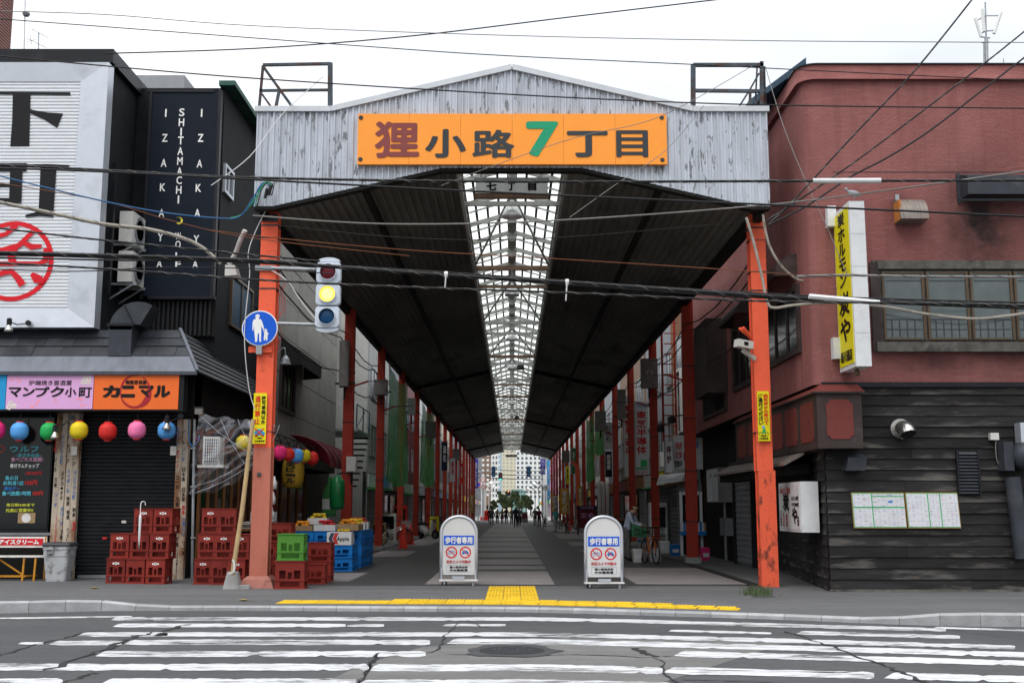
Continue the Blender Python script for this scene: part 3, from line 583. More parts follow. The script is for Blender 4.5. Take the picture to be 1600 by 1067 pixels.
# the orange board
sb = thing('arcade_signboard', 'long orange board with the big brown, grey and green street name characters', 'sign', P(800, 257, YF - .16))
a, b_ = P(558, 257, YF - .13), P(1041, 178, YF - .13); YB = YF - .13
for i in range(6):
    x0, x1 = a.x + (b_.x - a.x) * i / 6, a.x + (b_.x - a.x) * (i + 1) / 6; MB().box(x0, x1 - (.004 if i < 5 else 0), YB - (.0015 if i % 2 else 0), YB + .08, a.z, b_.z).build('panel', 'orange_board', sb)
YT = YB - .004
for s, x0, y0, x1, y1, mt, bo in (('狸', 585, 190, 655, 247, 'sign_brown', .03), ('小', 664, 202, 728, 247, 'sign_grey', .035), ('路', 738, 203, 804, 247, 'sign_grey', .028), ('7', 822, 190, 873, 245, 'sign_green', .035), ('丁', 886, 205, 950, 246, 'sign_grey', .035), ('目', 963, 204, 1013, 246, 'sign_grey', .022)):
    ptext(MB(), s, x0, y0, x1, y1, YT, bold=bo).build('lettering', mt, sb)
for px, py in ((564, 184), (563, 249), (1034, 184), (1035, 250)):
    c = P(px, py, YT); MB().lathe((c.x, YT, c.z), [(0, .012), (.038, .012), (.045, 0)], 14, 'y').build('bolt', 'sign_grey', sb)
# the small hanging board
hb = thing('hanging_sign', 'white hanging box sign reading seventh block below the skylight', 'sign', P(799, 302, 23)); YH = 23.0
pbox(MB(), 743, 280, 856, 302, YH, .14).build('panel', 'panel_front_lit', hb); pbox(MB(), 741, 277.5, 858, 280.3, YH - .02, .18).build('frame', 'galvanised', hb); pbox(MB(), 741, 301.5, 858, 309, YH + .01, .12).build('frame', 'skylight_rust', hb)
for s, x0, x1 in (('七', 760, 776), ('丁', 793, 805), ('目', 825, 838)): ptext(MB(), s, x0, 285, x1, 298, YH - .002, bold=.05).build('lettering', 'ink', hb)
mb = MB()
for px in (752, 846):
    c = P(px, 279, YH + .07); mb.tube([c, c + V((0, 0, .5))], .015, 5)
mb.build('hanger', 'galvanised', hb)
# steel frames on the gable shoulders
def frame(label, bars, Y, w=.07):
    t = thing('rooftop_frame', label, 'frame', V((P(bars[0][0], 170, Y).x, Y, 9.5)), 'rusty frames on the gable shoulders'); mbs = []
    for x0, y0, x1, y1, d0, d1, ww in bars: MB().bar(P(x0, y0, Y + d0), P(x1, y1, Y + d1), w * ww).build('bar', 'rusty_frame', t)
frame('rusty steel frame with a slanted brace beside the black sign', [(516, 172, 516, 99, 0, 0, 1.3), (516, 100, 411, 102, 0, .0, .8), (411, 103, 405, 168, 0, 0, .7), (516, 141, 406, 142, 0, 0, .7), (411, 104, 457, 168, 0, 0, .8), (436, 143, 431, 168, 0, 0, .8), (407, 144, 424, 168, 0, 0, .6)], YF + .1)
frame('rusty steel frame tangled with wires beside the blue roof edge', [(1083, 173, 1083, 102, 0, 0, 1.3), (1083, 102, 1192, 102, 0, 0, 1), (1190, 97, 1190, 168, 0, 0, 1), (1083, 142, 1196, 143, 0, 0, .9), (1186, 115, 1172, 140, 0, 0, .5), (1172, 140, 1153, 170, 0, 0, .5), (1172, 140, 1172, 170, 0, 0, .7), (1194, 104, 1196, 168, 0, .2, .6), (1183, 104, 1180, 168, .2, 0, .4), (1190, 150, 1176, 170, .1, 0, .4)], YF + .1)
# ================================================================ the black izakaya building
def pb(name, mat, par, x0, y0, x1, y1, Y, d): return pbox(MB(), x0, y0, x1, y1, Y, d).build(name, mat, par)
YW = 24.6
izk = thing('izakaya_building', 'black rendered two storey pub with slate pent roof and big white sign', 'building', (-9, 25, .06))
zt_ = P(100, 80, YW).z; xc = P(160, 300, YW).x; zp = P(100, 520, YW).z
MB().box(-16, xc, YW, 31, zp - .4, zt_ - .25).build('wall', 'black_render', izk)
mb = MB().box(-16, xc + .12, YW - .12, YW + .1, zt_ - .33, zt_).box(xc - .1, xc + .12, YW + .1, 31, zt_ - .33, zt_).box(-16, xc - .1, YW + .1, 31, zt_ - .2, zt_ - .12); mb.build('parapet', 'black_metal', izk)
pb('drainpipe', 'black_metal', izk, 170, 255, 176, 460, YW + .3, .1)
# ground floor
xr = P(292, 700, YW).x
MB().box(-16, P(100, 700, YW + .3).x, YW + .35, YW + .5, .06, zp - .4).build('wall', 'black_wood', izk)
MB().box(-16, xr, YW + .45, YW + 1, 3.3, zp - .4).build('wall', 'black_wood', izk)
MB().box(xr - .35, xr, YW + .3, 31, .06, zp - .3).build('side_wall', 'black_wood', izk)
MB().box(P(268, 700, YW).x + .02, xr - .36, YW + .32, YW + .6, .06, 3.4).build('wall', 'black_wood', izk)
# upper rear block behind the tall sign
YR = 26.5; xs_ = P(345, 300, YR).x; zr = P(345, 138, YR).z
MB().box(xc + .02, xs_, YR, 31.5, zp - .3, zr).build('rear_wall', 'black_render', izk)
mb = MB().add([(xs_ - 3, YR - .25, zr + 1.2), (xs_ + .28, YR - .25, zr - .05), (xs_ + .28, 31.6, zr - .05), (xs_ - 3, 31.6, zr + 1.2), (xs_ - 3, YR - .25, zr + 1.08), (xs_ + .28, YR - .25, zr - .15), (xs_ + .28, 31.6, zr - .15), (xs_ - 3, 31.6, zr + 1.08)], [(0,1,2,3),(7,6,5,4),(0,4,5,1),(1,5,6,2),(2,6,7,3)])
mb = MB().box(xs_ - .1, xs_ + .30, YR - .2, 31.6, zr, zr + .12)
mb.build('roof_eave', 'roof_green', izk)
def sidewin(X, px0, y0, px1, y1, par, frame='silver_frame', glass='glass_dark', t=.07, n=1):
    a, b_ = PX(px0, (y0+y1)/2, X), PX(px1, (y0+y1)/2, X); Y0, Y1 = min(a.y, b_.y), max(a.y, b_.y); Ym = (Y0+Y1)/2
    zs = [PX((px0+px1)/2, y, X).z for y in (y0, y1)]; z0, z1 = min(zs), max(zs); s = -1 if X > 0 else 1
    w = MB().box(*sorted((X, X + s*.02)), Y0 + t, Y1 - t, z0 + t, z1 - t).build('window', glass, par)
    mb = MB(); xx = sorted((X - s*.02, X + s*.07)); mb.box(*xx, Y0, Y1, z0, z0 + t).box(*xx, Y0, Y1, z1 - t, z1).box(*xx, Y0, Y0 + t, z0 + t, z1 - t).box(*xx, Y1 - t, Y1, z0 + t, z1 - t)
    for i in range(1, n + 1): y = Y0 + (Y1 - Y0) * i / (n + 1); mb.box(*sorted((X + s*.02, X + s*.05)), y - .03, y + .03, z0 + t, z1 - t)
    mb.build('window_frame', frame, w); return w
sidewin(xs_ + .002, 348, 262, 362, 308, izk)
sidewin(xs_ + .002, 358, 440, 392, 520, izk, 'bronze', 'roof_blue')
# louvre band under the tall sign
mb = MB()
for i in range(14): pbox(mb, 232 + i * 7.2, 468, 235.5 + i * 7.2, 524, YR - .16, .06)
mb.build('louvre', 'black_metal', izk); pb('louvre_back', 'dark_interior', izk, 226, 462, 336, 526, YR - .1, .08)
# slate pent roof: courses of tiles, then the smooth apron
ya, yb = 24.55, 23.75; za, zb = P(100, 517, ya).z, P(100, 581, yb).z; xl = -13.5; hip0, hip1 = P(281, 517, ya).x, P(308, 581, yb).x
def slope(t): return V((0, ya + (yb - ya) * t, za + (zb - za) * t))
cuts = [0, .19, .40, .635]; nrm = V((0, zb - za, ya - yb)).normalized() * -1
nrm = V((0, -(za - zb), (ya - yb))).normalized()
for ci, (t0, t1) in enumerate(zip(cuts, cuts[1:])):
    x = xl + (.18 if ci % 2 else 0)
    while x < hip1:
        w = .62; x1 = min(x + w - .008, hip0 + (hip1 - hip0) * t0); x1b = min(x + w - .008, hip0 + (hip1 - hip0) * t1)
        if x1 - x > .05:
            a, b_ = slope(t0 - .01), slope(t1); j = random.uniform(-.004, .006); up_ = nrm * (.012 + j); lo_ = nrm * (.034 + j)
            MB().add([V((x, 0, 0)) + b_ + lo_, V((x1b, 0, 0)) + b_ + lo_, V((x1, 0, 0)) + a + up_, V((x, 0, 0)) + a + up_, V((x, 0, 0)) + b_, V((x1b, 0, 0)) + b_, V((x1, 0, 0)) + a, V((x, 0, 0)) + a], [(0,1,2,3),(4,5,1,0),(5,6,2,1),(7,4,0,3)]).build('slate', 'slate', izk)
        x += w
a, b_ = slope(.635), slope(1)
MB().add([V((xl,0,0))+b_+nrm*.02, V((hip1,0,0))+b_+nrm*.02, V((hip0+(hip1-hip0)*.635,0,0))+a+nrm*.02, V((xl,0,0))+a+nrm*.02, V((xl,0,0))+b_-V((0,0,.06)), V((hip1,0,0))+b_-V((0,0,.06))], [(0,1,2,3),(4,5,1,0)]).build('apron', 'flashing', izk)
MB().bar(V((hip0, ya, za + .05)), V((hip1, yb, zb + .03)), .07, .05).build('hip_cap', 'flashing', izk)
# the side slope of the pent roof, along the arcade
for ci in range(8):
    t0, t1 = ci / 8, (ci + 1) / 8; xa0 = hip0 + (hip1 - hip0) * t0 + .01; xb0 = hip0 + (hip1 - hip0) * t1 + .03; z0_, z1_ = za + (zb - za) * t0, za + (zb - za) * t1
    MB().add([(xa0, ya + (yb-ya)*t0, z0_), (xb0, ya + (yb-ya)*t1, z1_ + .02), (xb0, 31, z1_ + .02), (xa0, 31, z0_), (xb0, ya + (yb-ya)*t1, z1_ - .02), (xb0, 31, z1_ - .02)], [(0,1,2,3),(1,4,5,2)]).build('slate_course', 'slate', izk)
MB().box(hip0 - 3, hip0, ya + .02, 31, za - .05, za).build('roof_deck', 'black_metal', izk)
MB().add([(hip0, ya, za), (xl, ya, za), (xl, yb, zb - .05), (hip1, yb, zb - .05)], [(0,1,2,3)]).build('soffit', 'black_wood', izk)
# roller shutter
mb = MB(); a, b_ = P(121, 640, YW + .3), P(269, 902, YW + .3); k = 44; zz0, zz1 = .07, a.z; vs = []
for i in range(k):
    z = zz0 + (zz1 - zz0) * i / k; h = (zz1 - zz0) / k
    for dz, dy in ((0, .0), (.15, -.022), (.75, -.026), (.95, 0)): vs += [(a.x, YW + .3 + dy, z + h*dz), (b_.x, YW + .3 + dy, z + h*dz)]
mb.add(vs, [(2*i, 2*i+1, 2*i+3, 2*i+2) for i in range(4*k - 1)]); sh = mb.build('shutter', 'shutter_dark', izk); sh['kind'] = 'stuff'
pb('bottom_bar', 'shutter_grey', izk, 121, 898, 269, 903, YW + .24, .08); pb('lock_plate', 'bench_white', izk, 190, 813, 197, 817, YW + .262, .01); pb('sticker', 'lantern_red', izk, 160, 839, 167, 842, YW + .262, .01)
# plank pillars with stickers
stk = ['マンプク小町', '万座', 'ビール', 'メダカ・オタ', 'ニラハイ', 'ワタリ', 'ソーダ', '地酒', '焼鳥', 'オリーブ', '生ビール', '日本酒', '刺身', 'ハイボール']
for x0, x1, y0, n_ in ((82, 100, 645, 5), (101, 120, 645, 5), (272, 291, 655, 6)):
    for q in range(2):
        xa, xb = x0 + (x1 - x0) * q / 2, x0 + (x1 - x0) * (q + 1) / 2 - .4; Yp = YW + .05 - .01 * q
        pl = pb('pillar_plank', 'pillar_plank', izk, xa, y0, xb, 906, Yp, .14)
        pl_top, pl_bot = y0 + 6, 895; y = pl_top + random.uniform(0, 12)
        while y < pl_bot - 30:
            s = random.choice(stk); hh = len(s) * 7.5; mt = random.choice(['ink', 'ink', 'ink', 'text_red', 'text_blue'])
            ptext(MB(), s, xa + 2.2, y, xb - 2, min(y + hh, pl_bot), Yp - .001, vertical=True, bold=.02).build('lettering', mt, pl); y += hh + random.uniform(4, 14)
for x in (116, 271): pb('switch_box', 'bench_white', izk, x - 5, 697, x + 4, 711, YW - .02, .09)
# shop window with the chalk menu
pb('window', 'glass_dark', izk, -120, 650, 80, 832, YW + .15, .03); pb('window_sill', 'shutter_grey', izk, -120, 832, 80, 836, YW + .08, .14); pb('wall', 'black_wood', izk, -120, 836, 80, 906, YW + .2, .1)
wm = pb('menu_film', 'glass_dark', izk, -60, 655, 78, 826, YW + .13, .012)
YM = YW + .128
for s, x0, y0, x1, y1, mt in (('ウルフ', 16, 696, 60, 706, 'text_cyan'), ('~おさかな店~', 24, 708, 65, 714, 'text_cyan'), ('食べごたえ抜群!', 17, 714, 67, 721, 'text_pink'), ('骨付ラムチョップ', 16, 724, 61, 731, 'white_letter'), ('1本450円', 40, 736, 65, 742, 'text_red'), ('魚の日', 8, 743, 28, 750, 'text_cyan'), ('お刺身1皿', 5, 751, 37, 758, 'text_cyan'), ('100円', 39, 750, 58, 758, 'text_red'), ('開放デー', 7, 760, 31, 766, 'text_blue'), ('食べ放題1時間', 3, 767, 48, 774, 'text_cyan'), ('500円', 51, 767, 67, 774, 'text_red'), ('毎日朝4:00まで', 10, 786, 54, 791, 'text_yellow'), ('元気に営業中!!', 9, 794, 52, 800, 'text_yellow')):
    ptext(MB(), s, x0, y0, x1, y1, YM, bold=.03).build('lettering', mt, wm)
c = P(2, 701, YM); disc(MB(), c, RX, UZ, .075, 20, .004, .06).build('ring_mark', 'text_red', wm)
pic = pb('photo_card', 'box_card', izk, 28, 801, 55, 817, YW + .11, .015); disc(MB(), P(41, 809, YW + .11), RX, UZ, .1, 16, .004).build('food_picture', 'bench_white', pic)
# sign band
band = thing('shop_sign_band', 'row of backlit shop signs, pink and orange, under the slate pent roof', 'sign', P(140, 641, 23.8)); YS = 23.8
pb('frame', 'black_metal', band, -160, 580, 287, 642, YS + .03, .3)
pb('panel', 'blue_sign', band, -130, 583.5, 9, 639.5, YS + .012, .02); pk = pb('panel', 'pink_sign', band, 10, 583.5, 145.5, 639, YS + .01, .02); og = pb('panel', 'orange_sign', band, 146.5, 583.5, 279, 639.5, YS + .01, .02)
ptext(MB(), '炉端焼き居酒屋', 45, 594, 112, 602, YS + .009, bold=.005).build('lettering', 'ink', pk)
for s, x0, y0, x1, y1, bo in (('マ', 13, 605, 33, 620, .035), ('ン', 35, 605, 54, 619, .035), ('プ', 54, 604, 77, 620, .03), ('ク', 78, 604, 100, 620, .035), ('小', 101, 605, 119, 620, .03), ('町', 123, 605, 143, 621, .022)): ptext(MB(), s, x0, y0, x1, y1, YS + .009, bold=bo).build('lettering', 'ink', pk)
mb = MB()
for x, y, s in ((18, 593, .03), (26, 590, .025), (30, 595, .035), (60, 626, .03), (57, 631, .03), (50, 635, .035), (86, 624, .02), (88, 628, .02), (122, 623, .03), (127, 624, .035), (129, 633, .035)):
    c = P(x, y, YS + .008); mb.poly([c + V((math.cos(t) * s * 1.3, 0, math.sin(t) * s * .8 + math.cos(t) * s * .4)) for t in [q * math.pi / 4 for q in range(8)]])
mb.build('petals', 'petal', pk)
for x, y in ((133, 590), (139, 592), (130, 597), (138, 597), (17, 630), (22, 634), (14, 636)):
    c = P(x, y, YS + .006); mb = MB()
    for q in range(5): disc(mb, c + V((math.cos(q*1.257) * .035, -.0006*q, math.sin(q*1.257) * .035)), RX, UZ, .028, 8)
    mb.build('blossom', 'bench_white', pk); disc(MB(), c - V((0, .005, 0)), RX, UZ, .018, 8).build('blossom_eye', 'petal', pk)
ptext(MB(), '蝦蟹居酒屋', 196, 594, 229, 600.5, YS + .009, bold=.03).build('lettering', 'ink', og)
for s, x0, x1 in (('カ', 160, 188), ('ニ', 188, 211), ('マ', 216, 240), ('ル', 240, 266)): ptext(MB(), s, x0, 602, x1, 621, YS + .009, bold=.06).build('lettering', 'ink', og)
c = P(211, 611, YS + .0085); pts, ws = [], []
for i in range(33): t = math.radians(80 + i * 10.6); pts.append((math.cos(t) * .31, math.sin(t) * .345)); ws.append(.02 + .10 * math.exp(-((i - 23) / 3.2) ** 2) + .025 * math.sin(i * .3) ** 2)
stroke(MB(), pts, ws, c, RX, UZ, .006).build('brush_ring', 'seal_dark', og)
# white corrugated name sign on the upper wall
ns = thing('name_sign', 'large white ribbed sign with black characters and a round red seal', 'sign', P(30, 512, 24.2)); YN = 24.25
pb('panel', 'sign_lines', ns, -130, 127, 126, 481, YN + .03, .1)
a, b_ = P(-130, 481, YN), P(126, 128, YN); mb = MB(); k = 66
for i in range(k):
    z = a.z + (b_.z - a.z) * i / k; h = (b_.z - a.z) / k; mb.add([(a.x, YN + .03, z), (b_.x, YN + .03, z), (b_.x, YN + .008, z + h*.25), (a.x, YN + .008, z + h*.25), (b_.x, YN + .008, z + h*.62), (a.x, YN + .008, z + h*.62), (b_.x, YN + .03, z + h*.8), (a.x, YN + .03, z + h*.8)], [(0,1,2,3),(3,2,4,5),(5,4,6,7)])
r_ = mb.build('ribbing', 'sign_lines', ns); r_['kind'] = 'stuff'
fx0, fx1, fz0, fz1 = a.x - .3, P(160, 300, YN).x, P(80, 512, YN).z, P(80, 99, YN).z; ix1 = b_.x
mb = MB().add([(fx0, YN - .05, fz1), (fx1, YN - .05, fz1), (ix1, YN, b_.z), (fx0, YN, b_.z)], [(3,2,1,0)]).add([(fx1, YN - .05, fz0), (fx0, YN - .05, fz0), (fx0, YN, a.z), (ix1, YN, a.z)], [(0,1,2,3)][::-1]).add([(fx1, YN - .05, fz0), (fx1, YN - .05, fz1), (ix1, YN, b_.z), (ix1, YN, a.z)], [(0,1,2,3)]).add([(fx1, YN - .05, fz0), (fx1, YN + .3, fz0), (fx1, YN + .3, fz1), (fx1, YN - .05, fz1)], [(0,1,2,3)]).add([(fx0, YN - .05, fz0), (fx1, YN - .05, fz0), (fx1, YN + .3, fz0), (fx0, YN + .3, fz0)], [(0,3,2,1)])
mb.build('frame', 'silver_frame', ns)
YK = YN + .006
nst = [0]
def pstroke(par, pts, mat, w, Y=YK):
    nst[0] += 1; q = [P(x, y, Y) for x, y in pts]; s = .0138 if not isinstance(w, list) else .0138
    ws = [x * s for x in w] if isinstance(w, list) else w * s
    return stroke(MB(), [(v.x, v.z) for v in q], ws, (0, Y, 0), RX, UZ, .004 + nst[0] * .0012).build('brush_stroke', mat, par)
for pts, w in (([(-70, 146), (0, 146), (110, 147)], [4, 5, 5]), ([(34, 148), (33, 190), (31, 229)], [29, 29, 31]), ([(46, 174), (72, 182), (94, 189)], [6, 13, 26]),
               ([(40, 259), (75, 259), (108, 260)], [4, 5, 4]), ([(76, 262), (74, 300), (72, 334)], [26, 25, 24]), ([(40, 338), (62, 334), (84, 334)], [4, 8, 12]),
               ([(-70, 262), (-10, 262), (42, 262)], 14), ([(26, 262), (24, 318)], 20), ([(-62, 262), (-62, 318)], 14), ([(-62, 290), (30, 290)], 5), ([(-62, 314), (30, 314)], 9), ([(-16, 262), (-16, 318)], 12)):
    pstroke(ns, pts, 'ink', w)
c = P(20, 408, YK); disc(MB(), c, RX, UZ, .905, 48, .003, .80).build('seal_ring', 'seal_red', ns)
for pts, w in (([(-15, 372), (10, 366), (26, 352)], [10, 7, 10]), ([(52, 362), (30, 384), (0, 392), (-25, 390)], [7, 9, 8, 8]), ([(24, 384), (18, 402), (22, 414)], 12), ([(34, 378), (50, 386), (66, 385)], [6, 10, 5]), ([(-20, 397), (20, 396), (58, 397)], [5, 7, 5]), ([(-25, 413), (10, 412), (60, 412), (72, 408)], [6, 7, 6, 8]), ([(73, 388), (72, 410)], 9), ([(-20, 440), (0, 428), (18, 424), (28, 434), (36, 446)], [8, 9, 9, 10, 12]), ([(50, 428), (58, 436), (70, 440)], [6, 15, 8])): pstroke(ns, pts, 'seal_red', w)
# tall black sign with vertical roman letters
ws_ = thing('tall_sign', 'tall glossy black sign board with three columns of white roman letters', 'sign', P(280, 465, YR - .3)); YV = YR - .32
pb('panel', 'sign_black', ws_, 230, 144, 335, 463, YV, .1)
mb = MB(); pbox(mb, 226, 140, 230.5, 467, YV - .03, .16); pbox(mb, 335, 140, 339.5, 467, YV - .03, .16); pbox(mb, 230.7, 140, 334.8, 144, YV - .028, .15); pbox(mb, 230.7, 463, 334.8, 467, YV - .028, .15); mb.build('frame', 'black_metal', ws_)
for s, xc_, ys in (('IZAKAYA', 256, (177, 216, 255, 293, 333, 371, 412)), ('IZAKAYA', 312, (177, 216, 256, 294, 333, 374, 413)), ('SHITAMACHI', 284, (176, 191.5, 206.5, 220, 236.5, 252, 268, 282, 297, 312)), ('WOLF', 278, (369, 382, 400, 413))):
    for i, (q, y) in enumerate(zip(s, ys)):
        xx = xc_ + ((s == 'IZAKAYA') * (3 - i * 1.7)) - (s == 'SHITAMACHI') * (i - 0) * .6; h = 6.2 if s != 'WOLF' else 5.5; w = 1.3 if q == 'I' else 4.3
        ptext(MB(), q, xx - w, y - h, xx + w, y + h, YV - .001, bold=.02).build('lettering', 'white_letter', ws_)
c = P(280, 345, YV - .004); pts = [c + V((math.cos(t) * .085, 0, math.sin(t) * .085)) for t in [math.radians(-130 + i * 16.3) for i in range(17)]] + [c + V((-.04 + math.cos(t) * .085, 0, .015 + math.sin(t) * .07)) for t in [math.radians(110 - i * 14.4) for i in range(16)]]
mb = MB(); k = 16
mb.add(pts[:16] + pts[17:33][::-1], [(i, i+1, 17+i, 16+i) for i in range(15)]); mb.build('crescent_moon', 'moon_yellow', ws_)
# air conditioners on brackets
def ac_unit(name, label, x0, y0, x1, y1, Y, L_, mat='ac_white'):
    a, b_ = P(x0, y1, Y), P(x1, y0, Y); t = thing(name, label, 'air conditioner', V(((a.x+b_.x)/2, Y + L_/2, a.z)), 'air conditioners on the black wall')
    MB().box(a.x, b_.x, Y, Y + L_, a.z, b_.z).build('casing', mat, t)
    c = V((b_.x, Y + L_*.5, (a.z+b_.z)/2)); R = min(L_, b_.z - a.z) * .42; mb = MB()
    for q in range(4): mb.lathe(c, [(R*(.25+.25*q), -.005), (R*(.25+.25*q)+.012, -.005), (R*(.25+.25*q)+.012, .03), (R*(.25+.25*q), .03)], 20, 'x')
    for q in range(6): t_ = q * math.pi / 6; mb.bar(c + V((.02, math.cos(t_)*R, math.sin(t_)*R)), c + V((.02, -math.cos(t_)*R, -math.sin(t_)*R)), .012)
    mb.build('fan_grille', 'galvanised', t); disc(MB(), c, V((0, 1, 0)), UZ, R, 20, .004).build('fan_opening', 'win_dark', t)
    for q in range(2):
        mb = MB(); yy = Y + .12 + q * (L_ - .24); mb.box(a.x - .35, b_.x + .08, yy - .02, yy + .02, a.z - .06, a.z - .004).bar((a.x - .3, yy, a.z - .45), (b_.x, yy, a.z - .04), .035).box(a.x - .35, a.x - .30, yy - .02, yy + .02, a.z - .55, a.z - .062)
        mb.build('bracket', 'galvanised', t)
    return t
ac_unit('air_conditioner', 'upper of two white outdoor air conditioners on the black side wall', 185, 330, 209, 378, 25.3, .85)
ac_unit('air_conditioner', 'lower white outdoor air conditioner on braced brackets above the duct', 183, 392, 208, 440, 25.3, .85)
# exhaust duct with a wide elbow
du = thing('exhaust_duct', 'black sheet metal exhaust duct elbow standing on the slate roof', 'duct', P(190, 556, 23.95)); Yd = 24.0
pb('shaft', 'duct', du, 170, 508, 205, 556, Yd, .55)
c0 = P(214, 515, Yd); mb = MB(); pts = []
for i in range(9):
    t = math.radians(180 - i * 15); ri, ro = .12, .62
    pts.append((c0 + V((ro * math.cos(t), 0, ro * math.sin(t) * 1.0)), c0 + V((ri * math.cos(t), 0, ri * math.sin(t)))))
for i in range(8):
    a, b_, e, g_ = pts[i][0], pts[i][1], pts[i+1][1], pts[i+1][0]; D = V((0, .6, 0)); mb.add([a, b_, e, g_, a + D, b_ + D, e + D, g_ + D], [(0,1,2,3),(7,6,5,4),(0,3,7,4),(1,5,6,2),(3,2,6,7)])
mb.build('elbow', 'duct', du); pb('flange', 'black_metal', du, 167, 505, 209, 509, Yd - .03, .62)
MB().bar(pts[4][0] + V((0, -.01, .02)), pts[4][1] + V((0, -.01, 0)), .05, .02).build('seam', 'black_metal', du)
# lanterns under the sign band
def lantern(label, x, y, Y, R, mat, group):
    c = P(x, y, Y); t = thing('paper_lantern', label, 'lantern', c - V((0, 0, R)), group); prof = []
    for i in range(23):
        u = -1 + 2 * i / 22; prof.append((R * (max(0, 1 - abs(u)**2.6)) ** .45 * (1 if i % 2 else .955) * 1.0 if abs(u) < .99 else R * .4, u * R * .98))
    MB().lathe(c, prof, 22).build('shade', mat, t, True)
    mb = MB().lathe(c + V((0, 0, R*.95)), [(R*.42, 0), (R*.42, R*.14), (0, R*.14)], 14).build('cap', 'lantern_cap', t); MB().lathe(c - V((0, 0, R*1.1)), [(0, 0), (R*.36, 0), (R*.36, R*.16)], 14).build('base_ring', 'lantern_cap', t)
    MB().tube([c + V((0, 0, R)), c + V((.01, 0, R*1.35)), c + V((0, 0, R*1.95))], .012, 5).build('hanger', 'wire_black', t); return t
for x, y, nm, ml in ((-6, 672, 'lantern_hot', 'hot pink round paper lantern hanging outside the menu window'), (30.5, 673.5, 'lantern_blue', 'light blue round paper lantern above the chalk menu window'), (77, 674, 'lantern_green', 'green round paper lantern behind a clamp spotlight'), (123.5, 672.5, 'lantern_yellow', 'yellow round paper lantern under the sign band'), (168.5, 674, 'lantern_red', 'red round paper lantern in front of the dark shutter'), (214, 672, 'lantern_pink', 'pale pink round paper lantern in front of the dark shutter'), (260.5, 672.5, 'lantern_blue', 'light blue round paper lantern beside the shutter pillar')):
    lantern(ml, x, y, 23.95, .19, nm, 'paper lanterns along the pub front')
# clamp spotlights
def spot(label, px, py, arm, Y, group='clamp spotlights on the pub front'):
    a = P(px, py, Y); e = P(arm[0], arm[1], Y + .25); t = thing('clamp_spotlight', label, 'spotlight', a, group)
    MB().tube([e, e.lerp(a, .6) + V((0, 0, .02)), a + V((0, 0, .12))], .014, 6).build('arm', 'black_metal', t); MB().lathe(a + V((0, 0, -.10)), [(.10, 0), (.085, .05), (.05, .11), (.045, .16), (0, .16)], 14).build('reflector', 'chrome', t, True)
    MB().lathe(a + V((0, 0, .05)), [(.0, 0), (.055, 0), (.055, .13), (.02, .15)], 10).build('socket', 'black_metal', t); MB().lathe((e.x, e.y - .02, e.z), [(0, .03), (.06, .03), (.06, -.02)], 12, 'y').build('clamp', 'black_metal', t)
spot('clamp spotlight on a long arm beside the green lantern', 86, 678, (112, 652), 23.7); spot('clamp spotlight in front of the light blue lantern by the pillar', 261, 664, (283, 650), 23.7); spot('clamp spotlight at the foot of the big white sign', 14, 511, (45, 505), 23.9)
# bench with an ice cream board
bn = thing('bench', 'slatted bench with orange steel frame and red ice cream backboard', 'bench', G(30, 903)); Yb = 24.05
bk = pb('backrest', 'bench_white', bn, -60, 838, 73, 855, Yb + .34, .03); rd = pb('red_panel', 'bench_red', bn, -60, 841, 67, 851.5, Yb + .325, .012); ptext(MB(), 'アイスクリーム', -2, 842.5, 61, 850, Yb + .322, bold=.05).build('lettering', 'white_letter', bn)
for i in range(3): a, b_ = P(-60, 869, Yb), P(70, 869, Yb); MB().box(a.x, b_.x, Yb + i * .12, Yb + i * .12 + .1, a.z - .02, a.z + .012).build('seat_slat', 'bench_white', bn)
for x in (38, 56, -50):
    a, b_ = P(x, 872, Yb + .02), P(x - 2, 905, Yb + .02); MB().bar((a.x, Yb + .02, a.z), (b_.x, Yb - .02, .06), .035).build('leg', 'bench_frame', bn)
    if x != 38: MB().bar((a.x + .05, Yb + .35, P(0, 838, Yb).z), (a.x + .05, Yb + .38, .06), .03).build('leg', 'bench_frame', bn)
MB().bar(P(0, 874, Yb + .1), P(36, 898, Yb + .1), .03).build('brace', 'bench_frame', bn); MB().bar(P(-60, 900, Yb), P(40, 900, Yb), .035).build('rail', 'bench_frame', bn); MB().bar(P(-60, 899, Yb + .36), P(58, 899, Yb + .36), .03).build('rail', 'bench_frame', bn); MB().bar(P(38, 900, Yb), P(57, 899, Yb + .36), .03).build('rail', 'bench_frame', bn)
# dustbin
g0 = G(91, 908); db = thing('dustbin', 'grubby grey plastic dustbin with dark lid beside the bench', 'dustbin', g0)
def rrect(w, d, r, k=4):
    o = []
    for cx, cy_, a0 in ((w/2-r, d/2-r, 0), (-w/2+r, d/2-r, 90), (-w/2+r, -d/2+r, 180), (w/2-r, -d/2+r, 270)):
        for i in range(k + 1): t = math.radians(a0 + 90 * i / k); o.append((cx + r * math.cos(t), cy_ + r * math.sin(t)))
    return o
def loft(mb, secs):
    k = len(secs[0]); b = len(mb.v); mb.add([q for s in secs for q in s], [(i*k+j, i*k+(j+1) % k, (i+1)*k+(j+1) % k, (i+1)*k+j) for i in range(len(secs)-1) for j in range(k)] + [tuple(range(k))[::-1], tuple(range((len(secs)-1)*k, len(secs)*k))]); return mb
sec = lambda w, d, z: [g0 + V((x, y, z)) for x, y in rrect(w, d, .06)]
loft(MB(), [sec(.42, .36, 0), sec(.44, .38, .06), sec(.52, .45, .52), sec(.54, .47, .53), sec(.545, .475, .66), sec(.57, .5, .67), sec(.575, .505, .74)]).build('body', 'bin_grey', db); loft(MB(), [sec(.60, .53, .735), sec(.61, .54, .765), sec(.57, .5, .80), sec(.5, .44, .815)]).build('lid', 'bin_lid', db)
mb = MB(); 
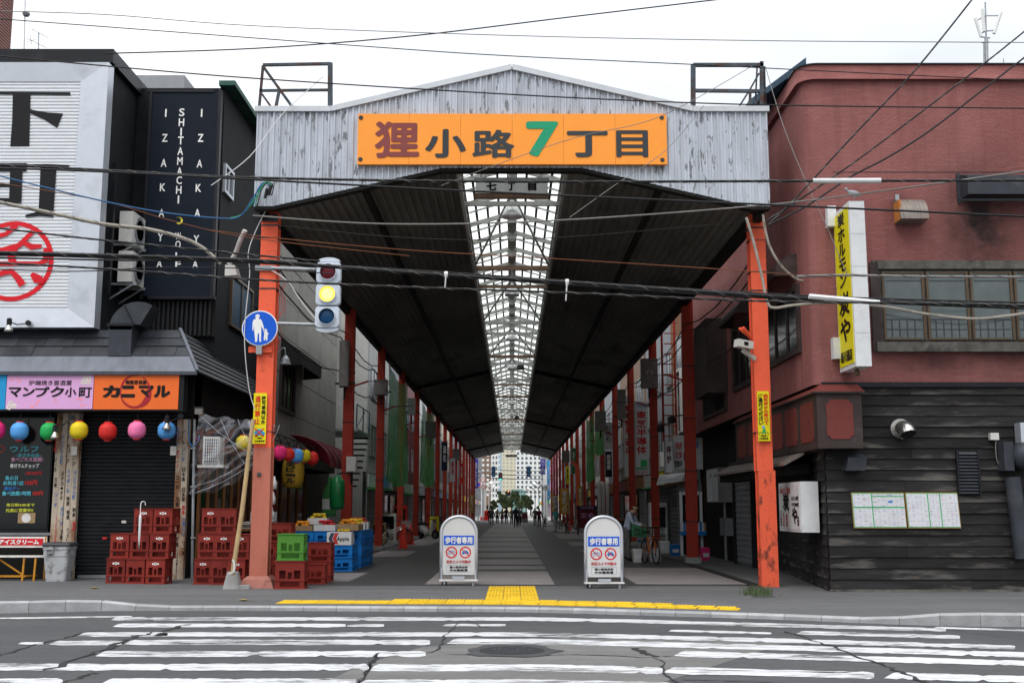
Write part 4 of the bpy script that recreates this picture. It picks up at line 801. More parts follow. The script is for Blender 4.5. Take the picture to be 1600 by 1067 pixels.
for dz in (.58, .66): mb.box(g0.x - .19, g0.x - .03, g0.y - .285, g0.y - .23, dz, dz + .018)
mb.box(g0.x - .19, g0.x - .172, g0.y - .285, g0.y - .23, .598, .66).box(g0.x - .048, g0.x - .03, g0.y - .285, g0.y - .23, .598, .66); mb.rot(Matrix.Translation((0, 0, .06))).build('handle', 'bin_grey', db)
# beer crates
def wall_with_holes(mb, o, r, u, w, h, t, holes):       # a plate w x h with rectangular holes, split into bands
    o, r, u = V(o), V(r), V(u); nn = r.cross(u).normalized()
    def plate(x0, x1, z0, z1): mb.prism([o + r*x0 + u*z0, o + r*x1 + u*z0, o + r*x1 + u*z1, o + r*x0 + u*z1], nn * -t)
    bands = sorted(set([0, h] + [q for hh in holes for q in hh[2:]]))
    for z0, z1 in zip(bands, bands[1:]):
        xs = sorted([(hh[0], hh[1]) for hh in holes if hh[2] <= z0 + 1e-6 and hh[3] >= z1 - 1e-6]); x = 0
        for a, b in xs:
            if a > x + 1e-6: plate(x, a, z0, z1)
            x = b
        if x < w - 1e-6: plate(x, w, z0, z1)
def crate(name, label, mat, w=.405, d=.36, h=.50, mark=True, group='beer crates outside the pub', cat='crate'):
    t = thing(name, label, cat, (0, 0, 0), group); mb = MB()
    fh = [(w*.14, w*.36, h*.36, h*.66), (w*.43, w*.57, h*.36, h*.60), (w*.64, w*.86, h*.36, h*.66), (w*.16, w*.84, h*.08, h*.26)]; sh = [(d*.2, d*.45, h*.36, h*.66), (d*.55, d*.8, h*.36, h*.66), (d*.2, d*.8, h*.08, h*.26)]
    wall_with_holes(mb, (-w/2, -d/2, 0), (1,0,0), UZ, w, h, .018, fh); wall_with_holes(mb, (w/2, d/2, 0), (-1,0,0), UZ, w, h, .018, fh); wall_with_holes(mb, (w/2, -d/2 + .018, 0), (0,1,0), UZ, d - .036, h, .018, sh); wall_with_holes(mb, (-w/2, d/2 - .018, 0), (0,-1,0), UZ, d - .036, h, .018, sh)
    mb.box(-w/2 + .02, w/2 - .02, -d/2 + .02, d/2 - .02, .02, .035); mb.build('shell', mat, t)
    for z0, z1, e in ((h*.965, h*1.0, .014), (h*.29, h*.325, .012), (0.0, h*.04, .014)):
        mb = MB()
        mb.box(-w/2 - e, w/2 + e, -d/2 - e, -d/2 - .0005, z0, z1 - .001).box(-w/2 - e, w/2 + e, d/2 + .0005, d/2 + e, z0, z1 - .001).box(-w/2 - e, -w/2 - .0005, -d/2, d/2, z0, z1 - .001).box(w/2 + .0005, w/2 + e, -d/2, d/2, z0, z1 - .001); mb.build('rim', mat, t)
    MB().box(-w/2 + .02, w/2 - .02, -.008, .008, .036, h*.8).build('divider', mat, t)
    if mark:
        c = V((0, -d/2, h*.80)); mb = MB(); disc(mb, c, RX, UZ, .03, 12, .004, .016)
        for s in (-1, 1): mb.add([c + V((s*.055 + q[0]*.016, -.004, q[1]*.018)) for q in ((-1,-1),(1,-1),(1,1),(-1,1))], [(0,1,2,3)])
        mb.build('printed_mark', 'white_letter', t)
        mb = MB(); c = V((w/2, 0, h*.40))
        for i in range(4): 
            for j in range(2): mb.add([(w/2 + .004, -.1 + i*.05, h*.72 - j*.06), (w/2 + .004, -.065 + i*.05, h*.72 - j*.06), (w/2 + .004, -.065 + i*.05, h*.72 - j*.06 + .04), (w/2 + .004, -.1 + i*.05, h*.72 - j*.06 + .04)], [(0,1,2,3)])
    return t
cr = crate('beer_crate', '', 'crate_red'); cr_plain = crate('beer_crate', '', 'crate_red', mark=False)
used = {}
def put_crate(proto, x, y, z, rz, label, group='beer crates outside the pub', scale=None, tilt=0):
    o = proto if proto.name not in used else copy_tree(proto); used[proto.name] = 1
    o.location = (x, y, z); o.rotation_euler = (0, tilt, rz); o['label'] = label; o['group'] = group
    if scale: o.scale = scale
    return o
rows = [(181, 911, 'shutter'), (212, 912, ''), (242, 913, '')]
for i, px in enumerate((181, 212, 243)):
    g0 = G(px, 912 + i * .6)
    for j in range((2, 3, 3)[i]):
        nm = ('bottom', 'middle', 'top')[j] if i else ('bottom', 'top')[j]; st = ('the two crate pile before the shutter', 'the three crate pile with the umbrella', 'the three crate pile against the lettered pillar')[i]
        put_crate(cr if not (i == 1 and j < 2) else cr_plain, g0.x + j * .055, g0.y + .2, .06 + j * .505, -.16 + random.uniform(-.03, .03), 'red beer crate, %s of %s' % (nm, st))
for i, px in enumerate((313, 340, 366)):
    g0 = G(px, 914 + i * .5)
    for j in range((3, 3, 2)[i]):
        nm = ('bottom', 'middle', 'top')[j]; st = ('the pile under the plastic sheet by the pipe', 'the pile behind the leaning wooden pole', 'the pile touching the orange post')[i]
        put_crate(cr if not (i == 1 and j != 1) else cr_plain, g0.x + j * .06, g0.y + .25, .06 + j * .505, .05 + random.uniform(-.03, .03), 'red beer crate, %s of %s' % (nm, st), scale=(.86, .9, 1))
# umbrella hooked on the crates
um = thing('umbrella', 'closed white umbrella hooked over the tall red crate pile', 'umbrella', P(217, 860, 22.95)); a, b_ = P(220, 787, 22.97), P(217, 860, 22.97)
MB().tube([a.lerp(b_, .22), a.lerp(b_, .3), a.lerp(b_, .75), b_.lerp(a, .04)], [.012, .03, .022, .008], 8).build('canopy', 'white_paint', um, True); MB().tube(smooth_path([a.lerp(b_, .22), a, a + V((.03, .02, .05)), a + V((.07, .05, .03)), a + V((.075, .06, -.03))], 4), .009, 6).build('handle', 'white_letter', um)
# mast and aerial on the roof, brick tower behind
am = thing('radio_mast', 'thin white mast with a round insulator above the black pub roof', 'mast', P(38, 80, 27)); MB().tube([P(37.5, 82, 27), P(40, -30, 27)], .02, 6).build('pole', 'wire_white', am); c = P(41, 22, 27); MB().lathe(c, [(0, -.08), (.07, -.06), (.1, 0), (.07, .06), (0, .08)], 12).build('insulator', 'galvanised', am)
ae = thing('television_aerial', 'small rooftop television aerial with crossed rods on the pub', 'aerial', P(60, 78, 28)); MB().tube([P(60, 82, 28), P(60.5, 51, 28)], .018, 5).build('pole', 'galvanised', ae)
for x0, y0, x1, y1 in ((50, 46, 76, 60), (42, 60, 72, 75)):
    MB().tube([P(x0, y0, 28), P(x1, y1, 28)], .009, 4).build('boom', 'galvanised', ae)
for x0, y0, x1, y1 in ((48, 56, 49, 70), (50, 49, 53, 44), (42, 66, 56, 62), (66, 54, 68, 50), (66, 70, 68, 66)): MB().tube([P(x0, y0, 28), P(x1, y1, 28.2)], .007, 4).build('rod', 'galvanised', ae)
bt = thing('brick_tower', 'dark red brick tower rising behind the black pub roof', 'tower', (-70, 150, 0)); xr_ = P(2, 20, 150).x; MB().box(xr_ - 20, xr_, 150, 153.5, 0, 85).build('wall', 'brick_tower', bt); pb('window', 'win_dark', bt, -60, 10, -6, 95, 149.8, .4)
mb = MB()
for i in range(60): z = 55 + i * .45; mb.box(xr_ - 1.2, xr_ + .03, 149.97, 153.4, z, z + .06)
mb.build('mortar_line', 'grey_wall', bt)['kind'] = 'stuff'
# ================================================================ the red restaurant building
m, N, K, b, mix, rng, noise, base, ad = mk('red_front', (.275, .108, .10), .9, var=.1, vs=1, bump=.9, bs=26, grime=.45, gcol=(.195, .066, .060), gs=.45, glo=.44, rnd=0)
geo = N.new('ShaderNodeNewGeometry'); sepg = N.new('ShaderNodeSeparateXYZ'); K.new(geo.outputs['Position'], sepg.inputs[0])
def mth(op, a, b_=0):
    q = N.new('ShaderNodeMath'); q.operation = op
    for i, x in enumerate((a, b_)):
        if hasattr(x, 'is_linked'): K.new(x, q.inputs[i])
        else: q.inputs[i].default_value = x
    return q.outputs[0]
tot = None
for x, z, sx, sz, f in ((9.0, 6.95, .75, 1.1, .9), (8.2, 4.25, 1.0, .22, .55), (9.6, 4.4, 1.2, .5, .5), (7.55, 7.3, .25, .25, .6)):   # soot under the exhaust box, the window and the vent
    dx = mth('DIVIDE', mth('SUBTRACT', sepg.outputs[0], x), sx); dz = mth('DIVIDE', mth('SUBTRACT', sepg.outputs[2], z), sz)
    w = mth('MULTIPLY', mth('POWER', 2.718, mth('MULTIPLY', mth('ADD', mth('MULTIPLY', dx, dx), mth('MULTIPLY', dz, dz)), -1.0)), f)
    tot = w if tot is None else mth('MAXIMUM', tot, w)
qs = N.new('ShaderNodeMapping'); qs.inputs['Scale'].default_value = (5, 5, .35); K.new(ad.outputs[0], qs.inputs[0]); qn = N.new('ShaderNodeTexNoise'); qn.inputs['Scale'].default_value = 1.2; qn.inputs['Detail'].default_value = 7; K.new(qs.outputs[0], qn.inputs['Vector'])
base = mix(rng(qn.outputs[0], .47, .70, 0, .55), base, (.185, .07, .065))
qt = N.new('ShaderNodeMapping'); qt.inputs['Scale'].default_value = (1.2, 1.2, 9); K.new(ad.outputs[0], qt.inputs[0]); qm = N.new('ShaderNodeTexNoise'); qm.inputs['Scale'].default_value = 2.2; qm.inputs['Detail'].default_value = 6; K.new(qt.outputs[0], qm.inputs['Vector'])
base = mix(rng(qm.outputs[0], .5, .75, 0, .3), base, (.36, .17, .16)); base = mix(rng(noise(30, 4).outputs[0], .56, .68, 0, .4), base, (.21, .08, .075))
wn = mth('MULTIPLY', tot, rng(noise(2.5, 7).outputs[0], .3, .6, .55, 1.15)); K.new(mix(wn, base, (.022, .018, .017)), b.inputs['Base Color'])
YR0 = 21.0
red = thing('red_restaurant', 'red rendered restaurant building with black wooden board ground floor', 'building', (6, 21, .06))
zE, zM = P(1400, 106, YR0).z, P(1400, 600, YR0).z
XS = 5.72; R_ = .26
plan = [(13, YR0)] + [(XS + R_ - R_ * math.sin(t), YR0 + R_ - R_ * math.cos(t)) for t in [i * math.pi / 16 for i in range(9)]] + [(XS, 37.5)]
def sheet(plan, z0, z1, mb=None, off=0):
    mb = mb or MB(); vs = []
    for x, y in plan: vs += [(x, y, z0), (x, y, z1)]
    return mb.add(vs, [(2*i+2, 2*i, 2*i+1, 2*i+3) for i in range(len(plan)-1)])
o = sheet(plan, zM, zE).build('upper_wall', 'red_front', red, True)
MB().box(XS + .5, 13, YR0 - .003, YR0 + .01, P(1400, 270, YR0).z, P(1400, 268.6, YR0).z).build('wall_joint', 'brown_trim', red)
off_plan = lambda d: [(13, YR0 - d)] + [(XS + R_ - (R_ + d) * math.sin(t), YR0 + R_ - (R_ + d) * math.cos(t)) for t in [i * math.pi / 16 for i in range(9)]] + [(XS - d, 37.5)]
mb = MB(); p1, p2 = off_plan(.10), off_plan(.01)
k = len(p1); vs = [(x, y, z) for (x, y), z in [(q, zE - .27) for q in p1] + [(q, zE + .02) for q in p1] + [(q, zE - .27) for q in p2]]
mb.add(vs, [(i+1, i, k+i, k+i+1) for i in range(k-1)] + [(2*k+i, i, i+1, 2*k+i+1)[::-1] for i in range(k-1)]); mb.build('eave_band', 'red_front', red, True)
mb = MB(); p3 = off_plan(.13); k = len(p3); mb.add([(x, y, zE + .02) for x, y in p3] + [(x, y, zE + .045) for x, y in p3] + [(13, 37, zE + .045), (13, 37, zE + .02)], [(i+1, i, k+i, k+i+1) for i in range(k-1)] + [tuple(range(k, 2*k)) + (2*k,)]); mb.build('roof_edge', 'black_metal', red)
MB().prism([(XS + .06, 20.95, zE + .05), (5.14, 23.3, zE + .05), (5.14, 37, zE + .05), (XS + .06, 37, zE + .05)], (0, 0, .14)).build('side_eave', 'roof_blue', red)  # eave widened to block sky light and darken the side wall
MB().box(7, 13, 24, 37, .06, zE - .1).build('core', 'dark_interior', red)
# ground floor boards
n_b = 19; hb_ = (zM - .08) / n_b; xcn = P(1297, 900, YR0).x
for i in range(n_b):
    z0 = .08 + i * hb_; j = random.uniform(-.006, .006)
    xl_ = xcn + random.uniform(-.006, .006)
    segs = [(xl_, 13)] if i % 3 else [(xl_, xcn + random.uniform(1.2, 2.6)), (0, 13)]
    if len(segs) == 2: segs[1] = (segs[0][1] + .006, 13)
    for a, c in segs: MB().add([(a, YR0 - .035 + j, z0), (c, YR0 - .035 + j, z0), (c, YR0 - .008 + j, z0 + hb_ + .015), (a, YR0 - .008 + j, z0 + hb_ + .015), (a, YR0 + .02, z0), (c, YR0 + .02, z0), (a, YR0 + .02, z0 + hb_)], [(0,1,2,3),(4,5,1,0),(4,0,3,6)]).build('board', 'siding', red)
    A, B = V((xcn + .01, YR0, 0)), V((6.75, 29.2, 0)); nn = V((-(B-A).y, (B-A).x, 0)).normalized()
    if z0 < 3.0: MB().add([A + nn*.035 + V((0,0,z0)), A + nn*.008 + V((0,0,z0+hb_+.012)), B + nn*.008 + V((0,0,z0+hb_+.012)), B + nn*.035 + V((0,0,z0)), A + V((0,0,z0)), B + V((0,0,z0))], [(0,1,2,3),(0,3,5,4)]).build('board', 'siding', red)
MB().box(xcn + .0, 13, YR0 + .02, YR0 + .12, .06, zM).build('frame_wall', 'black_wood', red)
MB().box(xcn - .02, 13, YR0 - .07, YR0 + .02, zM - .06, zM + .03).build('drip_rail', 'black_metal', red)
MB().add([(xcn + .1, YR0 + .1, .06), (6.85, 29.2, .06), (6.85, 29.2, zM), (xcn + .1, YR0 + .1, zM)], [(0,1,2,3)]).build('side_wall', 'black_wood', red); MB().box(6.4, 6.9, 29.2, 37.5, .06, zM + .02).build('side_wall', 'black_wood', red)
MB().add([(xcn + .3, YR0 + .1, zM - .02), (XS + .01, YR0 + .5, zM - .02), (XS + .01, 37, zM - .02), (7, 37, zM - .02)], [(0,1,2,3)]).build('underside', 'black_wood', red)
MB().add([(xcn - .03, YR0 - .05, .055), (13, YR0 - .05, .055), (13, YR0 - .045, .10), (xcn - .03, YR0 - .045, .10)], [(0,1,2,3)]).build('base_course', 'dusty_trim', red)
# panelled bay at the corner
XB = P(1277, 650, 20.6).x; zb0, zb1 = P(1310, 700, 20.6).z, P(1310, 612, 20.6).z; xb1 = P(1347, 650, 20.6).x; YB1 = 28.2
bay = MB().box(XB, xb1, 20.6, YB1, zb0, zb1).build('bay', 'brown_trim', red)
MB().add([(XB - .06, 20.53, zb1 + .002), (xb1 + .05, 20.53, zb1 + .002), (xb1 + .05, 21.05, zb1 + .22), (XB + .25, 21.05, zb1 + .22), (XB + .25, YB1, zb1 + .22), (XB - .06, YB1, zb1 + .002)], [(0,1,2,3),(0,3,4,5)]).build('bay_roof', 'red_panel', red)
MB().add([(XB - .06, 20.53, zb1 - .03), (xb1 + .05, 20.53, zb1 - .03), (xb1 + .05, 20.53, zb1 + .004), (XB - .06, 20.53, zb1 + .004), (XB - .06, YB1, zb1 - .03), (XB - .06, YB1, zb1 + .004)], [(0,1,2,3),(4,0,3,5)]).build('bay_drip', 'brown_trim', red)
def cut_panel(o, r, u, w, h, q): 
    o, r, u = V(o), V(r), V(u); pts = []
    for cx, cz, a0 in ((0, 0, 90), (w, 0, 180), (w, h, 270), (0, h, 0)):
        for i in range(5): t = math.radians(a0 - i * 22.5); pts.append(o + r * (cx + q * math.cos(t)) + u * (cz + q * math.sin(t)))
    return pts
pw, ph = xb1 - XB, zb1 - zb0
MB().prism(cut_panel((XB + pw*.2, 20.6, zb0 + ph*.16), RX, UZ, pw*.6, ph*.70, .07), (0, -.012, 0)).build('panel', 'red_panel', bay)
for i in range(6):
    y0 = 20.75 + i * 1.22; MB().prism(cut_panel((XB, y0 + 1.05, zb0 + ph*.14), V((0, -1, 0)), UZ, .95, ph*.72, .07), (-.012, 0, 0)).build('panel', 'red_panel', bay)
MB().add([(XB - .35, 21.8, zb0 - .22), (XB + .05, 21.8, zb0 + .0), (XB + .05, 29.5, zb0 + .0), (XB - .35, 29.5, zb0 - .22), (XB - .35, 21.8, zb0 - .27), (XB - .35, 29.5, zb0 - .27), (XB + .05, 21.8, zb0 - .06)], [(0,1,2,3),(4,0,3,5),(4,6,1,0)]).build('side_awning', 'hood_metal', red)
MB().box(XB - .2, XB + .3, 22.4, 29.4, zb0 - .42, zb0 - .23).build('awning_beam', 'black_wood', red)
# front windows
w0 = pb('window_surround', 'dusty_trim', red, 1366, 407, 1760, 549, YR0 - .06, .06)
pb('sill', 'dusty_trim', red, 1371, 534, 1770, 549, YR0 - .16, .1); pb('lintel', 'dusty_trim', red, 1371, 407, 1770, 420, YR0 - .14, .08); pb('jamb', 'brown_trim', red, 1362, 410, 1376, 549, YR0 - .12, .055)
for i in range(6):
    x0 = 1380 + i * 69; w = pb('window', 'glass_pale', red, x0, 424, x0 + 66, 531, YR0 - .085, .02); mb = MB()
    pbox(mb, x0, 424, x0 + 3.5, 531, YR0 - .11, .024); pbox(mb, x0 + 62, 424, x0 + 66, 531, YR0 - .11, .024); pbox(mb, x0 + 3.7, 424, x0 + 61.8, 427, YR0 - .108, .02); pbox(mb, x0 + 3.7, 528, x0 + 61.8, 531, YR0 - .108, .02); mb.build('sash', 'bronze', w)
    mb = MB(); pbox(mb, x0 + 5, 498, x0 + 61, 500, YR0 - .0885, .003); pbox(mb, x0 + 5, 514, x0 + 61, 515.5, YR0 - .0885, .003)
    for q in range(4): pbox(mb, x0 + 13 + q * 12, 500.2, x0 + 15 + q * 12, 527, YR0 - .088, .002)
    mb.build('lattice', 'duct', w)
    pb('curtain_rail', 'duct', w, x0 + 4, 438, x0 + 61, 440, YR0 - .087, .002)
sidewin(XS - .002, 1197, 462, 1252, 566, red, 'brown_trim', 'glass_dark', .12, 2); sidewin(XS - .002, 1147, 502, 1180, 606, red, 'brown_trim', 'glass_dark', .12, 2); sidewin(XS - .002, 1100, 560, 1136, 650, red, 'brown_trim', 'dark_interior', .1, 1)
# quarter-round hood over the side window
def qhood(y0, y1, z, r, name='window_hood'):
    mb = MB(); k = 7; vs = []
    for y in (y0, y1):
        vs.append((XS, y, z))
        for i in range(k): t = i * math.pi / 2 / (k-1); vs.append((XS - r * math.cos(t), y, z + r * math.sin(t)))
    mb.add(vs, [tuple(range(k+1)), tuple(range(k+1, 2*k+2))[::-1]] + [(i, k+1+i, k+2+i, i+1) for i in range(1, k)]); return mb.build(name, 'brown_trim', red)
qhood(22.0, 25.0, PX(1240, 428, XS).z - .1, .45); qhood(26.2, 28.6, PX(1150, 510, XS).z, .4)
MB().box(XS - .55, XS, 29.5, 31.5, 4.6, 6.6).build('wall_box', 'brown_trim', red)
# vents, pipes and boxes on the walls
t = thing('vent_hood', 'small rounded sheet metal vent hood high on the red wall', 'vent', P(1430, 345, YR0 - .4)); a, b_ = P(1408, 343, YR0 - .38), P(1450, 306, YR0 - .38); mb = MB(); k = 8; vs = []
for x in (a.x, b_.x):
    vs.append((x, YR0, a.z)); 
    for i in range(k): q = i * math.pi / 2 / (k-1); vs.append((x, YR0 - .38 * math.cos(q), a.z + .02 + (b_.z - a.z) * math.sin(q)))
mb.add(vs, [tuple(range(k+1)), tuple(range(k+1, 2*k+2))[::-1]] + [(i, k+1+i, k+2+i, i+1) for i in range(0, k)]); mb.build('hood', 'hood_metal', t); pb('cheek', 'hood_wood', t, 1405, 312, 1408.5, 343, YR0 - .33, .3); pb('wall_plate', 'galvanised', t, 1400, 304, 1406, 347, YR0 - .03, .03)
t = thing('exhaust_box', 'dark sheet metal exhaust box on the red wall with soot below', 'vent', P(1560, 314, YR0 - .4)); a, b_ = P(1500, 312, YR0), P(1680, 284, YR0); z2 = P(1550, 273, YR0).z
MB().add([(a.x, YR0 - .4, a.z), (b_.x, YR0 - .4, a.z), (b_.x, YR0 - .4, b_.z), (a.x, YR0 - .4, b_.z), (a.x, YR0, z2), (b_.x, YR0, z2), (a.x, YR0, a.z), (b_.x, YR0, a.z)], [(0,1,2,3),(3,2,5,4),(0,3,4,6),(1,7,5,2),(0,6,7,1)]).build('casing', 'duct', t); pb('flange', 'duct', t, 1496, 271, 1500.5, 317, YR0 - .05, .05); pb('lip', 'black_metal', t, 1499, 310.5, 1690, 314, YR0 - .37, .03)
t = thing('vent_pipe', 'round chrome exhaust pipe elbow poking out of the black boards', 'vent', P(1409, 685, YR0 - .3)); c = P(1409, 672, YR0 - .1)
MB().tube(smooth_path([c + V((0, .1, .03)), c + V((0, -.08, .03)), c + V((.02, -.2, -.0)), c + V((.03, -.26, -.09))], 4), .145, 18, False).build('pipe', 'chrome', t, True); MB().tube([c + V((.03, -.245, -.075)), c + V((.031, -.25, -.08))], .13, 18).build('opening', 'dark_interior', t); MB().lathe((c.x, YR0 - .03, c.z + .03), [(.15, .02), (.19, .02), (.19, 0)], 20, 'y').build('collar', 'chrome', t)
t = thing('louvre_vent', 'black louvred vent with thin slats on the black boards', 'vent', P(1513, 772, YR0 - .1)); pb('backing', 'dark_interior', t, 1497, 703, 1531, 772, YR0 - .06, .05)
for i in range(13): y = 706 + i * 5.1; a, b_ = P(1498.5, y + 3.5, YR0 - .1), P(1529.5, y, YR0 - .1); MB().add([(a.x, YR0 - .11, a.z), (b_.x, YR0 - .11, a.z), (b_.x, YR0 - .07, b_.z), (a.x, YR0 - .07, b_.z)], [(0,1,2,3)]).build('slat', 'duct', t)
mb = MB(); pbox(mb, 1496, 703, 1499, 772, YR0 - .115, .06); pbox(mb, 1529, 703, 1532, 772, YR0 - .115, .06); mb.build('frame', 'black_metal', t)
t = thing('junction_box', 'small cream junction box with a dangling wire on the boards', 'box', P(1554, 686, YR0 - .1)); pb('casing', 'ac_white', t, 1548, 676, 1561, 687, YR0 - .13, .1); MB().tube(smooth_path([P(1556, 687, YR0 - .09), P(1556, 705, YR0 - .09), P(1559, 722, YR0 - .09), P(1570, 731, YR0 - .1), P(1582, 727, YR0 - .14), P(1592, 718, YR0 - .2)], 5), .012, 5).build('wire', 'wire_grey', t)
t = thing('tank_pipe', 'thick dark blue plastic pipe and tank fixed at the end of the board wall', 'pipe', P(1590, 880, YR0 - .3)); MB().tube([P(1582, 745, YR0 - .2), P(1598, 872, YR0 - .2)], .14, 16).build('pipe', 'duct', t); pb('bracket', 'duct', t, 1569, 690, 1584, 735, YR0 - .35, .3); MB().lathe(P(1606, 712, YR0 - .4), [(0, .1), (.2, .08), (.26, -.1), (.26, -.3)], 18, 'y').build('tank', 'duct', t, True); pb('hood', 'silver_frame', t, 1595, 660, 1640, 692, YR0 - .3, .25)
t = thing('vent_cowl', 'grey metal vent cowl under the panelled corner bay', 'vent', P(1338, 737, YR0 - .3)); a, b_ = P(1322, 735, YR0 - .28), P(1356, 709, YR0 - .28); MB().add([(a.x + .1, YR0 - .02, b_.z), (b_.x, YR0 - .02, b_.z), (b_.x - .02, YR0 - .3, b_.z - .07), (a.x + .05, YR0 - .3, b_.z - .07), (b_.x - .06, YR0 - .26, a.z), (a.x, YR0 - .26, a.z), (b_.x - .06, YR0 - .02, a.z), (a.x, YR0 - .02, a.z)], [(0,3,2,1),(3,5,4,2),(1,2,4,6),(0,7,5,3)]).build('cowl', 'duct', t)
# projecting vertical sign, yellow faces
t = thing('projecting_sign', 'tall projecting sign box with yellow faces and white edge on the red wall', 'sign', P(1340, 575, 19.9)); Y0, Y1 = 19.95, 20.95
a, b_ = P(1338, 572, Y0), P(1356, 314, Y0); xl_, xr_ = a.x, P(1356, 440, Y0).x
cas = MB().box(xl_, xr_, Y0, Y1, a.z, b_.z).build('casing', 'white_paint', t); MB().box(xl_ - .012, xl_ - .001, Y0 + .07, Y1 - .05, a.z + .08, b_.z - .08).build('face_panel', 'yellow_sign', t)
zz = b_.z - .15; H = (b_.z - a.z)
for s, f0, f1, w in (('炭ホルモン', .03, .50, .42), ('炭や', .52, .84, .62)): put_text(MB(), s, (xl_ - .013, Y0 + .5 + w/2, b_.z - H*f1), (0, -1, 0), UZ, w, H*(f1 - f0), vertical=True, bold=.03).build('lettering', 'ink', cas)
put_text(MB(), '新川通店', (xl_ - .013, Y0 + .85, a.z + .14), (0, -1, 0), UZ, .7, .22, bold=.03).build('lettering', 'ink', cas)
for y in (340, 545): q = P(1320, y, Y1); MB().box(xl_ - .14, xl_ + .02, Y1 - .12, Y1 + .1, q.z - .2, q.z + .2).build('bracket', 'white_paint', t)
MB().lathe((xl_ + .1, Y0 + .3, a.z - .14), [(.05, 0), (.06, .06), (.03, .13)], 10).build('lamp_socket', 'bronze', t)
for i in range(5): MB().box(xl_ + .004, xr_ - .004, Y0 - .003, Y0 + .001, a.z + H*(.2 + .2*i) - .004, a.z + H*(.2 + .2*i)).build('seam', 'galvanised', t)
# wall sign box low on the side
t = thing('wall_sign_box', 'white box sign with brushed characters on the black side boards', 'sign', (5.7, 22.5, 1.0)); X0, X1 = 5.50, 5.66; Y0 = 21.55; z0, z1 = PX(1270, 833, X0).z, PX(1270, 750, X0).z
bxs = MB().box(X0, 5.84, Y0, Y0 + 1.75, z0, z1).build('casing', 'white_paint', t); MB().box(X0 - .012, X0 - .001, Y0 + .06, Y0 + 1.69, z0 + .05, z1 - .05).build('face_panel', 'box_white', t)
zh = z1 - z0; F = X0 - .0125
for s, y1, w, zlo, hh, mt, bo in (('ホルモン炭火', Y0 + 1.6, .9, z1 - .22, .13, 'text_red', .03), ('炭', Y0 + 1.35, .5, z0 + zh*.42, zh*.38, 'ink', .04), ('や', Y0 + .65, .42, z0 + zh*.16, zh*.34, 'ink', .05)): put_text(MB(), s, (F, y1, zlo), (0, -1, 0), UZ, w, hh, bold=bo).build('lettering', mt, bxs)
for s, y1, zlo, hh, mt in (('ランチ営業中', Y0 + 1.62, z0 + .1, zh*.32, 'ink'), ('サガリ串焼', Y0 + 1.4, z0 + .1, zh*.28, 'text_red'), ('焼肉食堂', Y0 + 1.15, z0 + .1, zh*.25, 'text_red'), ('味自慢', Y0 + .25, z0 + .12, zh*.2, 'ink')): put_text(MB(), s, (F, y1, zlo), (0, -1, 0), UZ, .13, hh, vertical=True, bold=.03).build('lettering', mt, bxs)
for s, zlo in (('ホルモン300円', z1 - .36), ('サガリ串400円', z1 - .48)): put_text(MB(), s, (F, Y0 + .66, zlo), (0, -1, 0), UZ, .55, .09, bold=.03).build('lettering', 'ink', bxs)
# notice boards
def notice(label, x0, x1, dx, cells, seed):
    rr = random.Random(seed); t = thing('notice_board', label, 'notice board', P((x0+x1)/2, 826, YR0 - .09), 'paper covered notice boards on the board wall'); Y = YR0 - .07
    a, b_, c = P(x0, 825, Y), P(x1, 825, Y), P(x0, 769, Y); w, h = b_.x - a.x, c.z - a.z; sh = lambda u, v: V((a.x + u * w + (1-v) * dx, Y, a.z + v * h))
    def quad(mb, u0, v0, u1, v1, l): return mb.add([sh(u0, v0) - V((0,l,0)), sh(u1, v0) - V((0,l,0)), sh(u1, v1) - V((0,l,0)), sh(u0, v1) - V((0,l,0))], [(0,1,2,3)])
    MB().prism([sh(0, 0), sh(1, 0), sh(1, 1), sh(0, 1)], (0, .025, 0)).build('board', 'cork', t); quad(MB(), .012, .02, .988, .98, .004).build('tape_border', 'tape_green', t)
    for u0, v0, u1, v1 in cells:
        p = quad(MB(), u0, v0, u1, v1, .008).build('sheet', 'paper', t)
        mbs = {'ink': MB(), 'print_grey': MB(), 'print_blue': MB(), 'text_red': MB()}
        nx, ny = max(3, int((u1-u0) * 13)), max(4, int((v1-v0) * 22))
        for i in range(nx):
            for j in range(ny):
                if rr.random() < .72:
                    du, dv = (u1-u0)/nx, (v1-v0)/ny; uu, vv = u0 + (i + .1) * du, v0 + (j + .3) * dv; k = rr.choices(['ink', 'print_grey', 'print_blue', 'text_red'], [3, 8, 2, 1])[0]
                    quad(mbs[k], uu, vv, uu + du * rr.uniform(.2, .85), vv + dv * rr.uniform(.06, .22) , .010)
        if rr.random() < .5: quad(mbs['print_blue'], (u0+u1)/2, v0 + (v1-v0)*.4, (u0+u1)/2 + .08, v0 + (v1-v0)*.62, .0105)
        for k, q in mbs.items():
            if q.v: q.build('print', k, p)['kind'] = 'stuff'
notice('notice board of white papers in green tape, three sheets across the top and bottom', 1332, 1415, .03, [(.02, .60, .37, .96), (.39, .90, .985, .96), (.39, .60, .985, .87), (.02, .04, .37, .56), (.39, .04, .985, .56)], 3)
notice('notice board of white papers in green tape, three tall columns under the louvred vent', 1416.5, 1499, .035, [(.02, .04, .41, .96), (.43, .04, .64, .96), (.66, .04, .985, .96)], 5)
